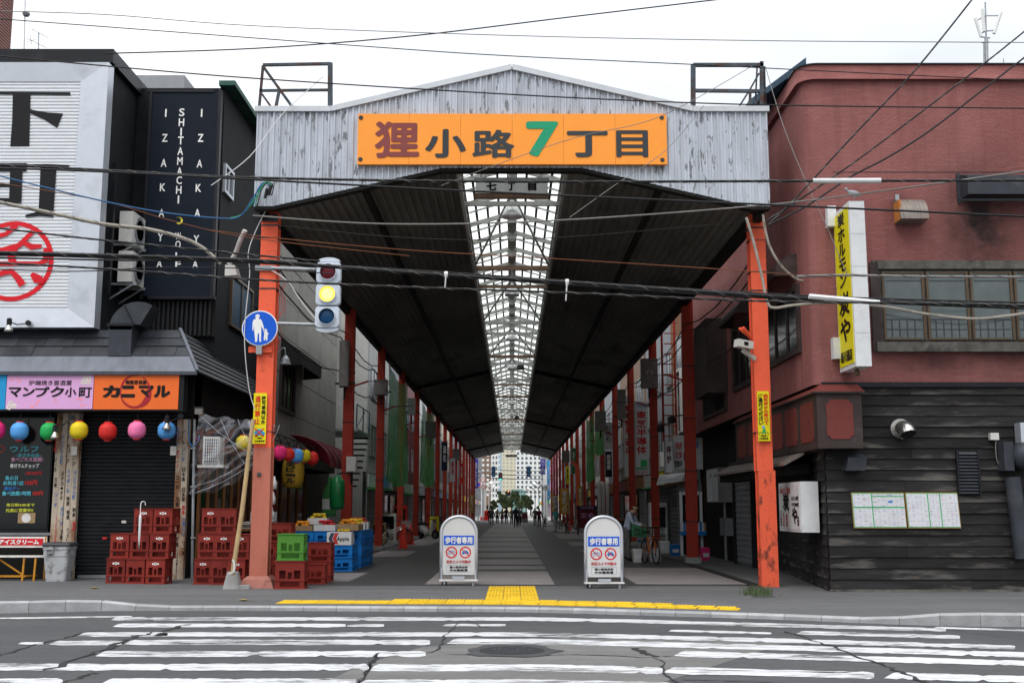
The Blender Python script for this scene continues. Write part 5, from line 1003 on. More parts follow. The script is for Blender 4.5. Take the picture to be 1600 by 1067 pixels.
# pigeon on the sign
pg = MB(); c = P(1334, 307, 20.2); loft_ = [( -.14, .02, .012), (-.06, .05, .05), (.02, .06, .06), (.08, .07, .045), (.11, .10, .03), (.13, .14, .032), (.155, .145, .02), (.175, .14, .005)]
vs = []
for x, z, r in loft_:
    for j in range(8): t = j * math.pi / 4; vs.append(c + V((-x, r * math.cos(t), z + r * math.sin(t))))
pg.add(vs, [(i*8+j, i*8+(j+1) % 8, (i+1)*8+(j+1) % 8, (i+1)*8+j) for i in range(len(loft_)-1) for j in range(8)] + [tuple(range(8))[::-1]])
for s in (-.02, .02): pg.bar(c + V((0, s, .03)), c + V((.01, s, -.05)), .008)
tag(pg.build('pigeon', 'grey_wall', None, True), 'grey pigeon perched on top of the yellow projecting sign', 'bird')
# telecom mast behind
t = thing('telecom_mast', 'slender telecom mast with three tilted white aerials beyond the red roof', 'mast', P(1543, 106, 60)); MB().tube([P(1542, 130, 60), P(1541, 60, 60)], .11, 8).build('pole', 'galvanised', t); MB().tube([P(1541, 62, 60), P(1539.5, 4, 60)], .05, 6).build('pole', 'galvanised', t); MB().tube([P(1537.5, 120, 60), P(1537.5, 68, 60)], .05, 6).build('pole', 'galvanised', t)
for x0, y0, x1, y1 in ((1535, 15, 1538, 50), (1564, 20, 1553, 53), (1524, 29, 1533, 58)): MB().tube([P(x0, y0, 59.8), P(x1, y1, 59.8)], .09, 7).build('aerial', 'white_wall', t)
for x0, y0, x1, y1 in ((1540, 25, 1560, 25), (1541, 49, 1554, 48), (1541, 49, 1532, 53), (1540, 25, 1526, 33), (1532, 58, 1547, 60), (1534, 67, 1546, 66)): MB().bar(P(x0, y0, 60), P(x1, y1, 60), .06).build('arm', 'galvanised', t)
MB().tube([P(1567, 120, 60), P(1568, 92, 60)], .03, 5).build('rod', 'galvanised', t)
# ================================================================ street furniture
YT0 = 21.55
tl = thing('traffic_light', 'upright three lamp traffic light with the amber lamp lit on the orange post', 'traffic light', P(511, 517, YT0))
def ring_pts(c, w, h, r, k=5): return [c + V((x, 0, z)) for x, z in rrect(w, h, r, k)]
for px, py, mt in ((513, 425.5, 'lens_red'), (512, 460, 'lens_amber'), (511, 495, 'lens_blue')):
    c = P(px, py, YT0); hs = loft(MB(), [[q + V((0, d, 0)) for q in ring_pts(c, .485 - e, .425 - e * .25, .075)][::-1] for d, e in ((.0, .06), (.02, .01), (.06, 0), (.14, 0))]).build('housing', 'signal_grey', tl)
    MB().lathe(c, [(.165, -.0), (.165, .09), (.157, .09), (.157, -.02)], 22, 'y').build('visor', 'signal_grey', hs); MB().lathe(c + V((0, -.02, 0)), [(.156, 0), (.13, .015), (.08, .028), (0, .032)], 22, 'y').build('lens', mt, hs, True)
    if mt == 'lens_amber': MB().lathe(c + V((0, -.055, 0)), [(.12, 0), (.08, .008), (0, .012)], 20, 'y').build('lit_core', 'lens_amber_core', hs, True)
    # the visor only shades from above
for px, py, s in ((513.5, 408.5, 1), (511, 512.5, -1)):
    c = P(px, py, YT0); MB().prism([c + V((.225 * math.cos(q), .02, s * .085 * math.sin(q))) for q in [i * math.pi / 10 for i in range(11)]][::s], (0, .11, 0)).build('end_cap', 'signal_grey', tl)
for y in (421, 507): a, b_ = P(424, y - 2, 21.9), P(494, y, YT0 + .1); MB().tube([a, b_], .035, 8).build('arm', 'galvanised', tl)
for y in (421, 507): a = P(413, y - 2, 21.98); MB().box(a.x - .18, a.x + .2, 21.95, 22.0, a.z - .05, a.z + .05).build('clamp', 'galvanised', tl)
MB().tube(smooth_path([P(424, 422, 21.9), P(450, 440, 21.8), P(470, 470, 21.8), P(494, 500, 21.7)], 5), .012, 5).build('cable', 'wire_white', tl)
# round pedestrian sign
ps = thing('pedestrian_sign', 'round blue sign with white adult and child figures on the orange post', 'sign', P(406, 541, 21.86)); c = P(406, 513, 21.84)
MB().lathe(c, [(0, .008), (.345, .008), (.355, .0), (.355, -.012), (0, -.012)], 40, 'y').build('plate', 'white_letter', ps); disc(MB(), c + V((0, -.011, 0)), RX, UZ, .335, 40).build('blue_face', 'road_sign_blue', ps)
def pic(par, polys, lift, mat, name='figure'):
    mb = MB()
    for i, pl in enumerate(polys): mb.poly([P(x, y, 21.84) + V((0, -lift - i * .0007, 0)) for x, y in pl])
    return mb.build(name, mat, par)
def blob(x, y, rx, ry, k=10): return [(x + rx * math.cos(i * 2 * math.pi / k), y - ry * math.sin(i * 2 * math.pi / k)) for i in range(k)]
pic(ps, [blob(402.5, 496.5, 3, 3.6), [(397, 499), (408, 499), (410, 503), (413.5, 515), (412, 516), (408.5, 510), (408.5, 518), (408, 532), (409, 534), (405.5, 534), (405, 521), (403, 521), (402, 534), (398, 534), (399, 532), (397.5, 518), (397.5, 508), (396, 516.5), (394.5, 516), (395, 503)], [(399, 494.5), (406.5, 494.5), (406, 492), (403, 491), (400, 492)]], .014, 'white_letter')
pic(ps, [blob(415.5, 516, 2, 2.2), [(413, 518), (418, 518), (420, 523), (418.5, 523.5), (417.5, 521.5), (418.5, 526), (418, 532), (415.8, 532), (415.5, 527), (414.5, 532), (412.3, 532), (412.5, 526), (413.2, 521), (411, 515.5), (412, 515)]], .014, 'white_letter')
a = P(406, 546, 21.9); MB().box(a.x - .06, a.x + .05, 21.83, 21.98, a.z - .1, a.z + .09).build('bracket', 'galvanised', ps); a = P(406, 546, 21.95); MB().box(a.x - .22, a.x + .24, 21.93, 21.99, a.z - .06, a.z + .06).build('band', 'post_orange', ps)
# yellow warning plates
def plate(label, x0, y0, x1, y1, Y, cols, seed):
    t = thing('warning_plate', label, 'sign', P((x0+x1)/2, y1, Y), 'yellow warning plates on the front posts'); p = pb('plate', 'yellow_sign', t, x0, y0, x1, y1, Y, .02)
    for s, fx0, fx1, fy0, fy1, mt in cols: ptext(MB(), s, x0 + (x1-x0)*fx0, y0 + (y1-y0)*fy0, x0 + (x1-x0)*fx1, y0 + (y1-y0)*fy1, Y - .001, vertical=fx1 - fx0 < .6, bold=.035).build('lettering', mt, t)
    return t
tq = plate('yellow plate banning vehicles on the post with the traffic light', 395.5, 614, 416, 693, 21.93, (('通行禁止', .10, .52, .05, .62, 'yellow_text_red'), ('許可車両以外', .60, .92, .05, .62, 'ink'), ('札幌市', .3, .7, .87, .905, 'ink'), ('中央警察署', .12, .88, .93, .965, 'ink')), 1)
def px_poly(t, pts, Y, mat, name): return MB().poly([P(x, y, Y) for x, y in pts]).build(name, mat, t)
px_poly(tq, [(397.5, 675), (400, 672), (403, 670), (409, 670.5), (411.5, 674), (414, 676), (413, 680), (398, 680)], 21.927, 'blue_sign', 'car_picture'); px_poly(tq, blob(401, 680, 1.8, 1.8), 21.925, 'ink', 'car_wheel'); px_poly(tq, blob(410, 680, 1.8, 1.8), 21.925, 'ink', 'car_wheel')
for q in ((398, 669, 412, 682), (412, 669, 398, 682)): MB().bar(P(q[0], q[1], 21.922 - .001 * (q[0] > 400)), P(q[2], q[3], 21.922 - .001 * (q[0] > 400)), .02, .003, up=(0, 1, 0)).build('cross', 'yellow_text_red', tq)
tq = plate('yellow plate asking cyclists to dismount on the post with the camera', 1184, 611, 1202.5, 689, 22.13, (('ご通行ください', .10, .48, .05, .68, 'ink'), ('自転車から降りて', .55, .92, .05, .68, 'yellow_text_red'), ('札幌市', .3, .7, .88, .91, 'ink'), ('中央警察署', .12, .88, .93, .965, 'ink')), 2)
for x, y, r, m_ in ((1188.5, 678, 3, 'bike_black'), (1198, 678, 3, 'bike_black')): disc(MB(), P(x, y, 22.125), RX, UZ, r * .0125, 14, 0, r * .0095).build('wheel_picture', m_, tq)
px_poly(tq, [(1190, 678), (1192, 671), (1194, 668), (1196, 671), (1197, 677), (1193, 676)], 22.123, 'tape_green', 'rider_picture'); px_poly(tq, blob(1193, 667, 2.2, 2.2), 22.122, 'lantern_blue', 'helmet_picture')
# no-entry boards on castors
def aboard():
    t = thing('pedestrian_board', '', 'sign', (0, 0, 0), 'rounded street boards at the arcade mouth'); W, H = .70, 1.33; z0 = .12
    arch = lambda w, zb, zt: [(-w/2, zb), (w/2, zb)] + [(w/2 * math.cos(q), zt - w/2 * .9 + w/2 * .9 * math.sin(q)) for q in [math.radians(i * 15) for i in range(0, 13)]]
    MB().prism([(x, -.012, z) for x, z in arch(W - .06, .22, H)], (0, .03, 0)).build('panel', 'box_white', t)
    pts = [(-W/2, 0, z0 + .02), (-W/2, 0, .7)] + [(W/2 * math.cos(q), 0, H + .03 - W/2 * .9 + W/2 * .9 * math.sin(q)) for q in [math.radians(180 - i * 12) for i in range(16)]] + [(W/2, 0, .7), (W/2, 0, z0 + .02)]
    MB().tube(pts, .033, 8).build('frame', 'silver_frame', t, True)
    MB().box(-.30, .30, -.017, -.0125, .80, .985).build('blue_band', 'road_sign_blue', t); lt = MB(); put_text(lt, '歩行者専用', (-.27, -.0175, .825), RX, UZ, .54, .135, bold=.035).build('lettering', 'white_letter', t)
    for x in (-.145, .13): disc(MB(), V((x, -.0135, .655)), RX, UZ, .115, 28, .002, .09).build('red_ring', 'seal_red', t)
    mb = MB()
    for q in ((-.19, .645), (-.105, .645)): disc(mb, V((q[0], -.0135, q[1])), RX, UZ, .032, 14, .001, .024)
    stroke(mb, [(-.19, .645), (-.165, .685), (-.115, .685), (-.105, .645)], .008, (0, -.0135, 0), RX, UZ, .0015); stroke(mb, [(-.165, .685), (-.145, .64), (-.115, .685)], .008, (0, -.0135, 0), RX, UZ, .002); mb.build('bicycle_mark', 'text_blue', t)
    mb = MB(); mb.poly([V((x, -.015, z)) for x, z in ((.065, .63), (.2, .63), (.2, .655), (.18, .665), (.165, .69), (.095, .69), (.08, .665), (.065, .655))]); disc(mb, V((.09, -.0152, .625)), RX, UZ, .014, 10); disc(mb, V((.175, -.0152, .625)), RX, UZ, .014, 10); mb.build('car_mark', 'text_blue', t)
    for x in (-.145, .13): stroke(MB(), [(x - .07, .72), (x + .07, .59)], .014, (0, -.0135, 0), RX, UZ, .0035).build('red_bar', 'seal_red', t)
    put_text(MB(), '防犯カメラ作動中', (-.24, -.0135, .44), RX, UZ, .48, .065, bold=.02).build('lettering', 'text_red', t)
    mb = MB(); put_text(mb, '狸小路商店街', (-.18, -.0135, .345), RX, UZ, .36, .045, bold=.03); put_text(mb, '中央警察署', (-.18, -.0135, .285), RX, UZ, .36, .045, bold=.03); mb.build('lettering', 'ink', t)
    mb = MB()
    for x0, x1, z0_, z1_ in ((-.24, .24, .405, .409), (-.24, .24, .265, .269), (-.24, -.236, .269, .405), (.236, .24, .269, .405)): mb.box(x0, x1, -.0145, -.0125, z0_, z1_)
    mb.build('border_line', 'print_grey', t)
    MB().box(-.38, .38, -.1, .1, .10, .125).build('base_plate', 'bench_white', t); MB().box(-.12, .12, -.105, -.04, .126, .19).build('weight', 'silver_frame', t)
    for x in (-.34, .34): MB().tube([(x, -.04, .12), (x, -.04, .32)], .02, 8).build('socket', 'silver_frame', t)
    for y in (-.05, .06):
        o = MB().lathe((-.28, y, .05), [(.0, -.02), (.05, -.02), (.05, .02), (0, .02)], 16, 'y').build('castor', 'rubber', t); MB().lathe((-.28, y - .001, .05), [(0, -.022), (.025, -.022), (.025, .022), (0, .022)], 12, 'y').build('hub', 'chrome', o); MB().box(-.30, -.26, y - .03, y - .022, .05, .1).build('fork', 'galvanised', t)
    for y in (-.05, .06): MB().box(.27, .31, y - .02, y + .02, 0, .1).build('foot', 'galvanised', t)
    return t
ab = aboard(); ab.location = G(716.5, 915) ; ab['label'] = 'white pedestrians only board standing on the pale paver band'
dup(ab, G(944, 919.5), (0, 0, .04), 'white pedestrians only board standing on bare asphalt clear of the pale pavers')
# security camera on the post
cc = thing('security_camera', 'white box security camera on a bracket of the orange post', 'camera', P(1163, 550, 22.1)); c = P(1162, 538, 22.0)
o = MB().box(-.17, .17, -.09, .09, -.075, .075); o.rot(Matrix.Translation(c) @ Matrix.Rotation(.35, 4, 'Z') @ Matrix.Rotation(.12, 4, 'Y')); o.build('housing', 'ac_white', cc)
o = MB().box(-.045, .05, -.098, -.088, -.03, .04); o.rot(Matrix.Translation(c) @ Matrix.Rotation(.35, 4, 'Z') @ Matrix.Rotation(.12, 4, 'Y')); o.build('lens', 'ink', cc)
MB().bar(P(1160, 547, 22.05), P(1180, 561, 22.2), .05, .08).build('bracket', 'ac_white', cc)
for i in range(2): MB().bar(P(1156 + i*5, 513 + i*-1, 22.05), P(1176, 530, 22.25), .05).build('stay', 'post_orange', cc)
# wooden pole in a concrete foot
wp = thing('wooden_pole', 'pale wooden pole leaning in a concrete foot beside the post', 'pole', G(360, 921)); g0 = G(360, 921)
MB().tube([P(363, 898, 21.5), P(378, 800, 21.62), P(391, 690, 21.75), P(396, 655, 21.78)], [.045, .045, .04, .04], 10).build('pole', 'wood_pale', wp); c = G(360, 921)
loft(MB(), [[V((c.x + x, c.y + .16 + y, z)) for x, y in rrect(w, w, .03, 2)] for w, z in ((.32, .055), (.30, .1), (.2, .36), (.17, .38))]).build('foot', 'concrete', wp); MB().tube(smooth_path([P(358, 897, 21.42), P(365, 893, 21.4), P(366, 880, 21.44), P(363, 874, 21.45)], 4), .02, 6).build('rag', 'cloth_white', wp)
tag(loft(MB(), [[G(379, 921) + V((x * s, y * .6 * s + .1, z)) for x, y in rrect(.24, .2, .03, 2)] for s, z in ((1, -.005), (1, .07), (.93, .085))]).build('concrete_block', 'concrete'), 'small concrete block on the pavement between pole and post', 'block')
# plastic sheet
mb = MB(); TL, TR, BR, BL = P(312, 648, 23.7), P(438, 664, 22.3), P(408, 716, 22.35), P(300, 772, 23.4); n_ = 34; rr = random.Random(11)
phs = [(rr.uniform(2, 9), rr.uniform(2, 9), rr.uniform(0, 6)) for _ in range(9)]; vs = []
for i in range(n_ + 1):
    for j in range(n_ + 1):
        u, v = i / n_, j / n_; q = TL.lerp(TR, u).lerp(BL.lerp(BR, u), v); d = sum(abs(math.sin(a * u * 2 + b * v * 2 + c_)) ** 3 for a, b, c_ in phs) * .03
        q = q + V((.03 * math.sin(17 * v + 5 * u), -d - .15 * math.sin(math.pi * u) * math.sin(math.pi * v), -.22 * math.sin(math.pi * u) * (v) + .03 * math.sin(23 * u + 9 * v))); vs.append(q)
mb.add(vs, [(i*(n_+1)+j, i*(n_+1)+j+1, (i+1)*(n_+1)+j+1, (i+1)*(n_+1)+j) for i in range(n_) for j in range(n_)]); ob = thing('plastic_sheet', 'crumpled clear plastic sheet strung beside the pub up to the post', 'sheet', BL); mb.build('film', 'plastic_film', ob, True)
sp = lambda u, v: vs[int(round(u * n_)) * (n_ + 1) + int(round(v * n_))] + V((0, -.012, 0))
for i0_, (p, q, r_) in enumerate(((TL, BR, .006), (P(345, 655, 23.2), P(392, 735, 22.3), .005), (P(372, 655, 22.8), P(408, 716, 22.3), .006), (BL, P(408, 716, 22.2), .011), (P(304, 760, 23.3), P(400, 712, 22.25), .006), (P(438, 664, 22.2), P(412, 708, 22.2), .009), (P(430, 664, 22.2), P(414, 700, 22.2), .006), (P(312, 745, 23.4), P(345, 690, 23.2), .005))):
    MB().tube([p.lerp(q, i / 6) + V((.01 * math.sin(i * 2.1 + i0_), -.05, -.08 * math.sin(math.pi * i / 6))) for i in range(7)], [r_ * (.3 + .7 * abs(math.sin(i * 1.3 + i0_))) for i in range(7)], 4).build('fold', 'fold_glint', ob, True)  # pale tubes along folds and hem stand for glints on the film
mb = MB(); i0, i1, j0, j1 = 22, 33, 0, 12
for i in range(i0, i1):
    for j in range(j0, j1):
        if (i * 7 + j * 3) % 5 > 0 and j < (i - i0) * 1.3 + 2: mb.add([vs[i*(n_+1)+j] - V((0,.006,0)), vs[i*(n_+1)+j+1] - V((0,.006,0)), vs[(i+1)*(n_+1)+j+1] - V((0,.006,0)), vs[(i+1)*(n_+1)+j] - V((0,.006,0))], [(0,1,2,3)])
mb.build('sky_sheen', 'film_sky_sheen', ob, True)  # pale patch painted for sky reflected in the film
a, b_ = P(316, 726, 24.0), P(344, 682, 24.0); t = thing('air_conditioner', 'outdoor air conditioner with square grille behind the plastic sheet', 'air conditioner', a); MB().box(a.x, b_.x, 24.0, 24.4, a.z, b_.z).build('casing', 'ac_white', t); MB().box(a.x - .1, b_.x + .1, 23.98, 24.42, a.z - .06, a.z - .002).build('shelf', 'ac_white', t); mb = MB(); a, b_ = P(319, 723, 23.99), P(341, 685, 23.99)
for i in range(9): z = a.z + (b_.z - a.z) * i / 8; mb.box(a.x, b_.x, 23.975, 23.99, z - .006, z + .006)
for i in range(7): x = a.x + (b_.x - a.x) * i / 6; mb.box(x - .006, x + .006, 23.96, 23.974, a.z, b_.z)
mb.build('front_grille', 'bench_white', t); pb('grille_backing', 'win_dark', t, 319, 685, 341, 723, 23.993, .004)  # dark plate behind the front grille
t = thing('drain_pipe', 'thin grey drainpipe with clips running down beside the crates', 'pipe', P(302, 905, 23.9)); MB().tube([P(304, 655, 24.2), P(300, 905, 24.2)], .03, 8).build('pipe', 'galvanised', t)
for y in (700, 760, 840): a = P(302, y, 24.19); MB().box(a.x - .05, a.x + .05, 24.15, 24.24, a.z - .015, a.z + .015).build('clip', 'galvanised', t)
MB().tube(smooth_path([P(295, 655, 24.1), P(295, 685, 24.1), P(301, 697, 24.05), P(309, 690, 24.05), P(312, 680, 24.1)], 5), .014, 5).build('blue_hose', 'wire_blue', t)
t = thing('meter_box', 'small grey box under the black eave beside the plastic sheet', 'box', P(309, 647, 24.0)); pb('casing', 'wire_grey', t, 304, 638, 316, 647, 24.0, .12); pb('bracket', 'black_metal', t, 303, 635, 317, 638.2, 24.02, .12)
# weeds at the foot of the post
c = G(1183, 930); mb = MB(); rr = random.Random(4)
for i in range(260):
    x, y = c.x + rr.gauss(0, .11), c.y + rr.gauss(0, .14); h = rr.uniform(.05, .2); dx, dy = rr.gauss(0, .05), rr.gauss(0, .05); mb.add([(x - .006, y, .06), (x + .006, y, .06), (x + dx, y + dy, .06 + h)], [(0, 1, 2)])
tag(mb.build('weed_clump', 'leaf_green'), 'tuft of green weeds growing at the foot of the post', 'weeds', kind='stuff')
for px, py, l in ((381, 938, 'yellow fallen leaf on the pavement near the concrete block'), (1463, 974, 'brown fallen leaf in the gutter below the kerb'), (148, 919, 'small dry leaf on the pavement before the crates')):
    c = G(px, py, .066 if px != 1463 else .005); mb = MB().add([c + V((-.11, 0, .01)), c + V((-.03, .07, .025)), c + V((.1, .02, .008)), c + V((.02, -.07, .02)), c + V((0, 0, .0))], [(0,4,1),(1,4,2),(2,4,3),(3,4,0)]); tag(mb.build('fallen_leaf', 'leaf_dry'), l, 'leaf')
# ================================================================ overhead cables
cab_n = [0]
def cable(label, pts, r, mat, Y=18.5, wrap=False, sag=0):
    q = [P(p[0], p[1], p[2] if len(p) > 2 else Y) for p in pts]; path = smooth_path(q, 6); mb = MB().tube(path, r, 6)
    if wrap:
        t = thing('overhead_cable', label, 'cable', path[0], 'overhead cables across the street'); mb.build('core', mat, t); w = MB(); hx = []
        L_ = 0; acc = 0
        for a, b_ in zip(path, path[1:]):
            d = b_ - a; k = max(1, int(d.length / .035))
            for i in range(k): s = (L_ + d.length * i / k) * 2 * math.pi / .42; hx.append(a + d * (i / k) + V((0, math.cos(s), math.sin(s))) * (r + .001))
            L_ += d.length
        w.tube(hx, .004, 4, False); w.build('wrapping', 'wire_black' if mat != 'wire_black' else 'wire_grey', t); return t
    return tag(mb.build('overhead_cable', mat), label, 'cable', 'overhead cables across the street')
cable('thin grey wire from the insulator high across the whole sky', [(-40, 17), (160, 23), (400, 41), (800, 56), (1190, 64), (1640, 67)], .008, 'wire_grey', 19)
cable('thin dark wire crossing the peak of the white gable', [(-40, 27), (200, 45), (600, 75), (800, 88), (1080, 101), (1300, 112), (1640, 128)], .009, 'wire_black', 18.8)
cable('wire rising from the pub roof over the gable to the open sky', [(165, 84), (400, 76), (640, 57), (900, 26), (1170, -6)], .012, 'wire_black', 19.5)
cable('dark wire passing just above the orange board', [(-40, 84), (160, 103), (400, 123), (800, 148), (1080, 161), (1300, 166), (1640, 170)], .012, 'wire_black', 18.6)
t = cable('black lashed cable under the orange board with a white sleeve', [(-40, 256), (180, 267), (400, 278), (800, 284), (1270, 283), (1640, 282)], .022, 'wire_black', 18.4, True); MB().tube([P(1270, 283, 18.4), P(1376, 282.5, 18.4)], .045, 10).build('white_sleeve', 'wire_white', t)
cable('black cable sloping from the gable corner down past the vent hood', [(-40, 262), (150, 268), (400, 281), (700, 297), (1000, 311), (1200, 320), (1640, 340)], .018, 'wire_black', 18.3)
cable('grey wire rising across the red wall to the exhaust box', [(395, 337), (600, 350), (860, 345), (1180, 322), (1375, 299), (1640, 262)], .014, 'wire_grey', 18.5)
cable('thick grey bundle sagging from the white sign to the lamp box', [(-40, 308), (80, 333), (160, 350), (230, 358), (285, 372), (318, 388), (345, 412)], .036, 'wire_beige', 19.5, True)
cable('blue and green twisted wire sagging to the orange post', [(-40, 265), (120, 305), (240, 330), (340, 341), (375, 338), (395, 310), (410, 287)], .014, 'wire_blue', 20)
cable('green wire looping beside the blue one at the post', [(360, 341), (380, 334), (400, 308), (415, 285), (425, 290)], .011, 'wire_green', 20.4)
cable('black lashed cable under the two air conditioners', [(-40, 352), (120, 371), (300, 389), (400, 399), (500, 408)], .017, 'wire_black', 18.7, True)
cable('thick black bundle crossing above the traffic light', [(-40, 394), (200, 400), (400, 407), (500, 415), (700, 430), (900, 442), (1100, 456), (1300, 468), (1640, 479)], .031, 'wire_black', 18.2, True)
cable('second black cable lying just under the thick bundle', [(-40, 397), (200, 404), (400, 411), (600, 424), (900, 446), (1200, 466), (1640, 484)], .015, 'wire_black', 18.25)
cable('third black cable in the middle of the thick bundle', [(-40, 402), (200, 407), (400, 409), (700, 426), (1000, 447), (1300, 464), (1640, 474)], .016, 'wire_black', 18.35)
cable('black lashed cable across the lamps of the traffic light', [(-40, 409), (180, 421), (400, 437), (600, 447), (900, 458), (1180, 470), (1440, 474), (1640, 478)], .018, 'wire_black', 18.0, True)
cable('thin dark wire crossing the tall black sign', [(-40, 420), (120, 424), (250, 418), (400, 420), (520, 428)], .01, 'wire_black', 18.9)
cable('rust coloured wire under the canopy past the second lamp', [(330, 360), (450, 374), (640, 391), (860, 404), (1130, 421), (1300, 434)], .010, 'wire_rust', 20.8)
cable('rust coloured wire along the white sign and air conditioners', [(-40, 280), (150, 312), (280, 348), (400, 373), (640, 400)], .008, 'wire_rust', 20.6)
cable('grey lashed wire from the window hood across the yellow sign', [(1245, 432), (1320, 430), (1440, 432), (1640, 433)], .022, 'wire_grey', 19.2, True)
cable('bumpy black wire climbing steeply from the post over the eave', [(1200, 352), (1235, 318), (1267, 284), (1340, 205), (1430, 110), (1525, -8)], .018, 'wire_black', 19.3, True)
cable('black wire climbing from the post to the mast beyond', [(1198, 345), (1260, 305), (1340, 250), (1440, 175), (1540, 98), (1610, 42)], .016, 'wire_black', 19.4, True)
cable('wavy black wire climbing lowest across the red wall', [(1200, 352), (1255, 325), (1300, 296), (1335, 273), (1380, 250), (1430, 220), (1475, 188), (1530, 145), (1610, 83)], .018, 'wire_black', 19.2)
cable('thick beige hose drooping across the windows of the red building', [(1166, 340), (1178, 380), (1190, 430), (1199, 472), (1210, 481), (1240, 477), (1300, 473), (1380, 479), (1450, 491), (1520, 498), (1570, 494), (1640, 484)], .027, 'wire_beige', 20.6)
cable('white ribbed conduit curving from the post to the window hood', [(1192, 335), (1197, 365), (1205, 390), (1222, 417), (1245, 436), (1258, 438), (1270, 431)], .026, 'wire_beige', 21.6, True)
cable('thin grey guy wire from the gable corner across the red wall', [(1196, 105, 21.5), (1225, 200, 21), (1262, 290, 20.6), (1290, 350, 20.4), (1320, 420, 20.2), (1345, 470, 20)], .008, 'wire_grey')
cable('thin wire slanting from the hanging sign across the orange board', [(690, 290, 21), (780, 256, 20.8), (900, 215, 20.6), (1030, 183, 20.5), (1175, 104, 21)], .007, 'wire_grey')
cable('thin wire slanting under the board towards the gable shoulder', [(890, 340, 20.5), (960, 290, 20.6), (1040, 235, 20.8), (1100, 165, 21.2)], .007, 'wire_grey')
cable('pale wire slanting across the white sheets to the corner post', [(330, 290, 20.5), (390, 245, 20.8), (440, 180, 21.3), (505, 120, 21.5)], .009, 'wire_white')
cable('pale guy wire hanging down the front of the orange post', [(446, 270, 21.3), (425, 310, 21.6), (400, 360, 21.7), (388, 395, 21.7), (390, 430, 21.8), (382, 520, 21.8), (388, 600, 21.85), (398, 640, 21.9)], .010, 'wire_white')
cable('thin sagging wire across the dark soffit near the front', [(430, 352, 21.6), (640, 372, 21.4), (860, 372, 21.4), (1180, 345, 21.7)], .009, 'wire_black')
for x, y0, y1, l in ((697, 428, 452, 'small white cable tie hanging under the bundle before the skylight'), (886, 440, 470, 'longer white cable tie hanging under the bundle past the skylight')):
    t = thing('cable_tie', l, 'cable tie', P(x, y1, 18.1)); MB().tube([P(x, y0, 18.12), P(x - 2, y1, 18.12)], .012, 5).build('tail', 'wire_white', t); MB().lathe(P(x, y0 + 1, 18.2), [(.05, -.03), (.055, 0), (.05, .03)], 10, 'x').build('loop', 'wire_white', t)
t = cable('white and black cable joint sleeve before the yellow projecting sign', [(1264, 463), (1320, 468), (1374, 473)], .045, 'wire_white', 18.05)
t = thing('lamp_box', 'cream street lamp box hanging where the grey bundle ends', 'lamp', P(360, 432, 22.6)); a, b_ = P(351, 431, 22.6), P(369, 414, 22.6); MB().prism([(a.x, 22.6, a.z), (b_.x + .03, 22.6, a.z + .02), (b_.x - .04, 22.6, b_.z), (a.x, 22.6, b_.z)], (0, .35, 0)).build('casing', 'ac_white', t); MB().tube(smooth_path([P(358, 413, 22.7), P(368, 396, 22.6), P(376, 375, 22.4), P(383, 360, 22.3)], 4), .05, 8).build('arm', 'ac_white', t)
t = thing('wire_coil', 'tangle of blue, green and black cable ends at the gable corner', 'cable', P(415, 300, 21.3)); 
for x0, mt in ((0, 'wire_blue'), (3, 'wire_green'), (6, 'wire_black')): MB().tube(smooth_path([P(396 + x0, 322, 21.35), P(402 + x0, 298, 21.3), P(413 + x0, 285, 21.28), P(421 + x0, 292, 21.3), P(418 + x0, 306, 21.32)], 5), .012, 5).build('wire', mt, t)
MB().tube([P(424, 288, 21.3), P(420, 305, 21.3)], .035, 6).build('splice', 'wire_black', t); MB().tube([P(417, 295, 21.28), P(414, 310, 21.28)], .03, 6).build('splice', 'wire_black', t)
mk('drum_yellow', (.34, .21, .02), .6, var=.15); mk('balloon_green', (.008, .16, .045), .3, spec=.5)
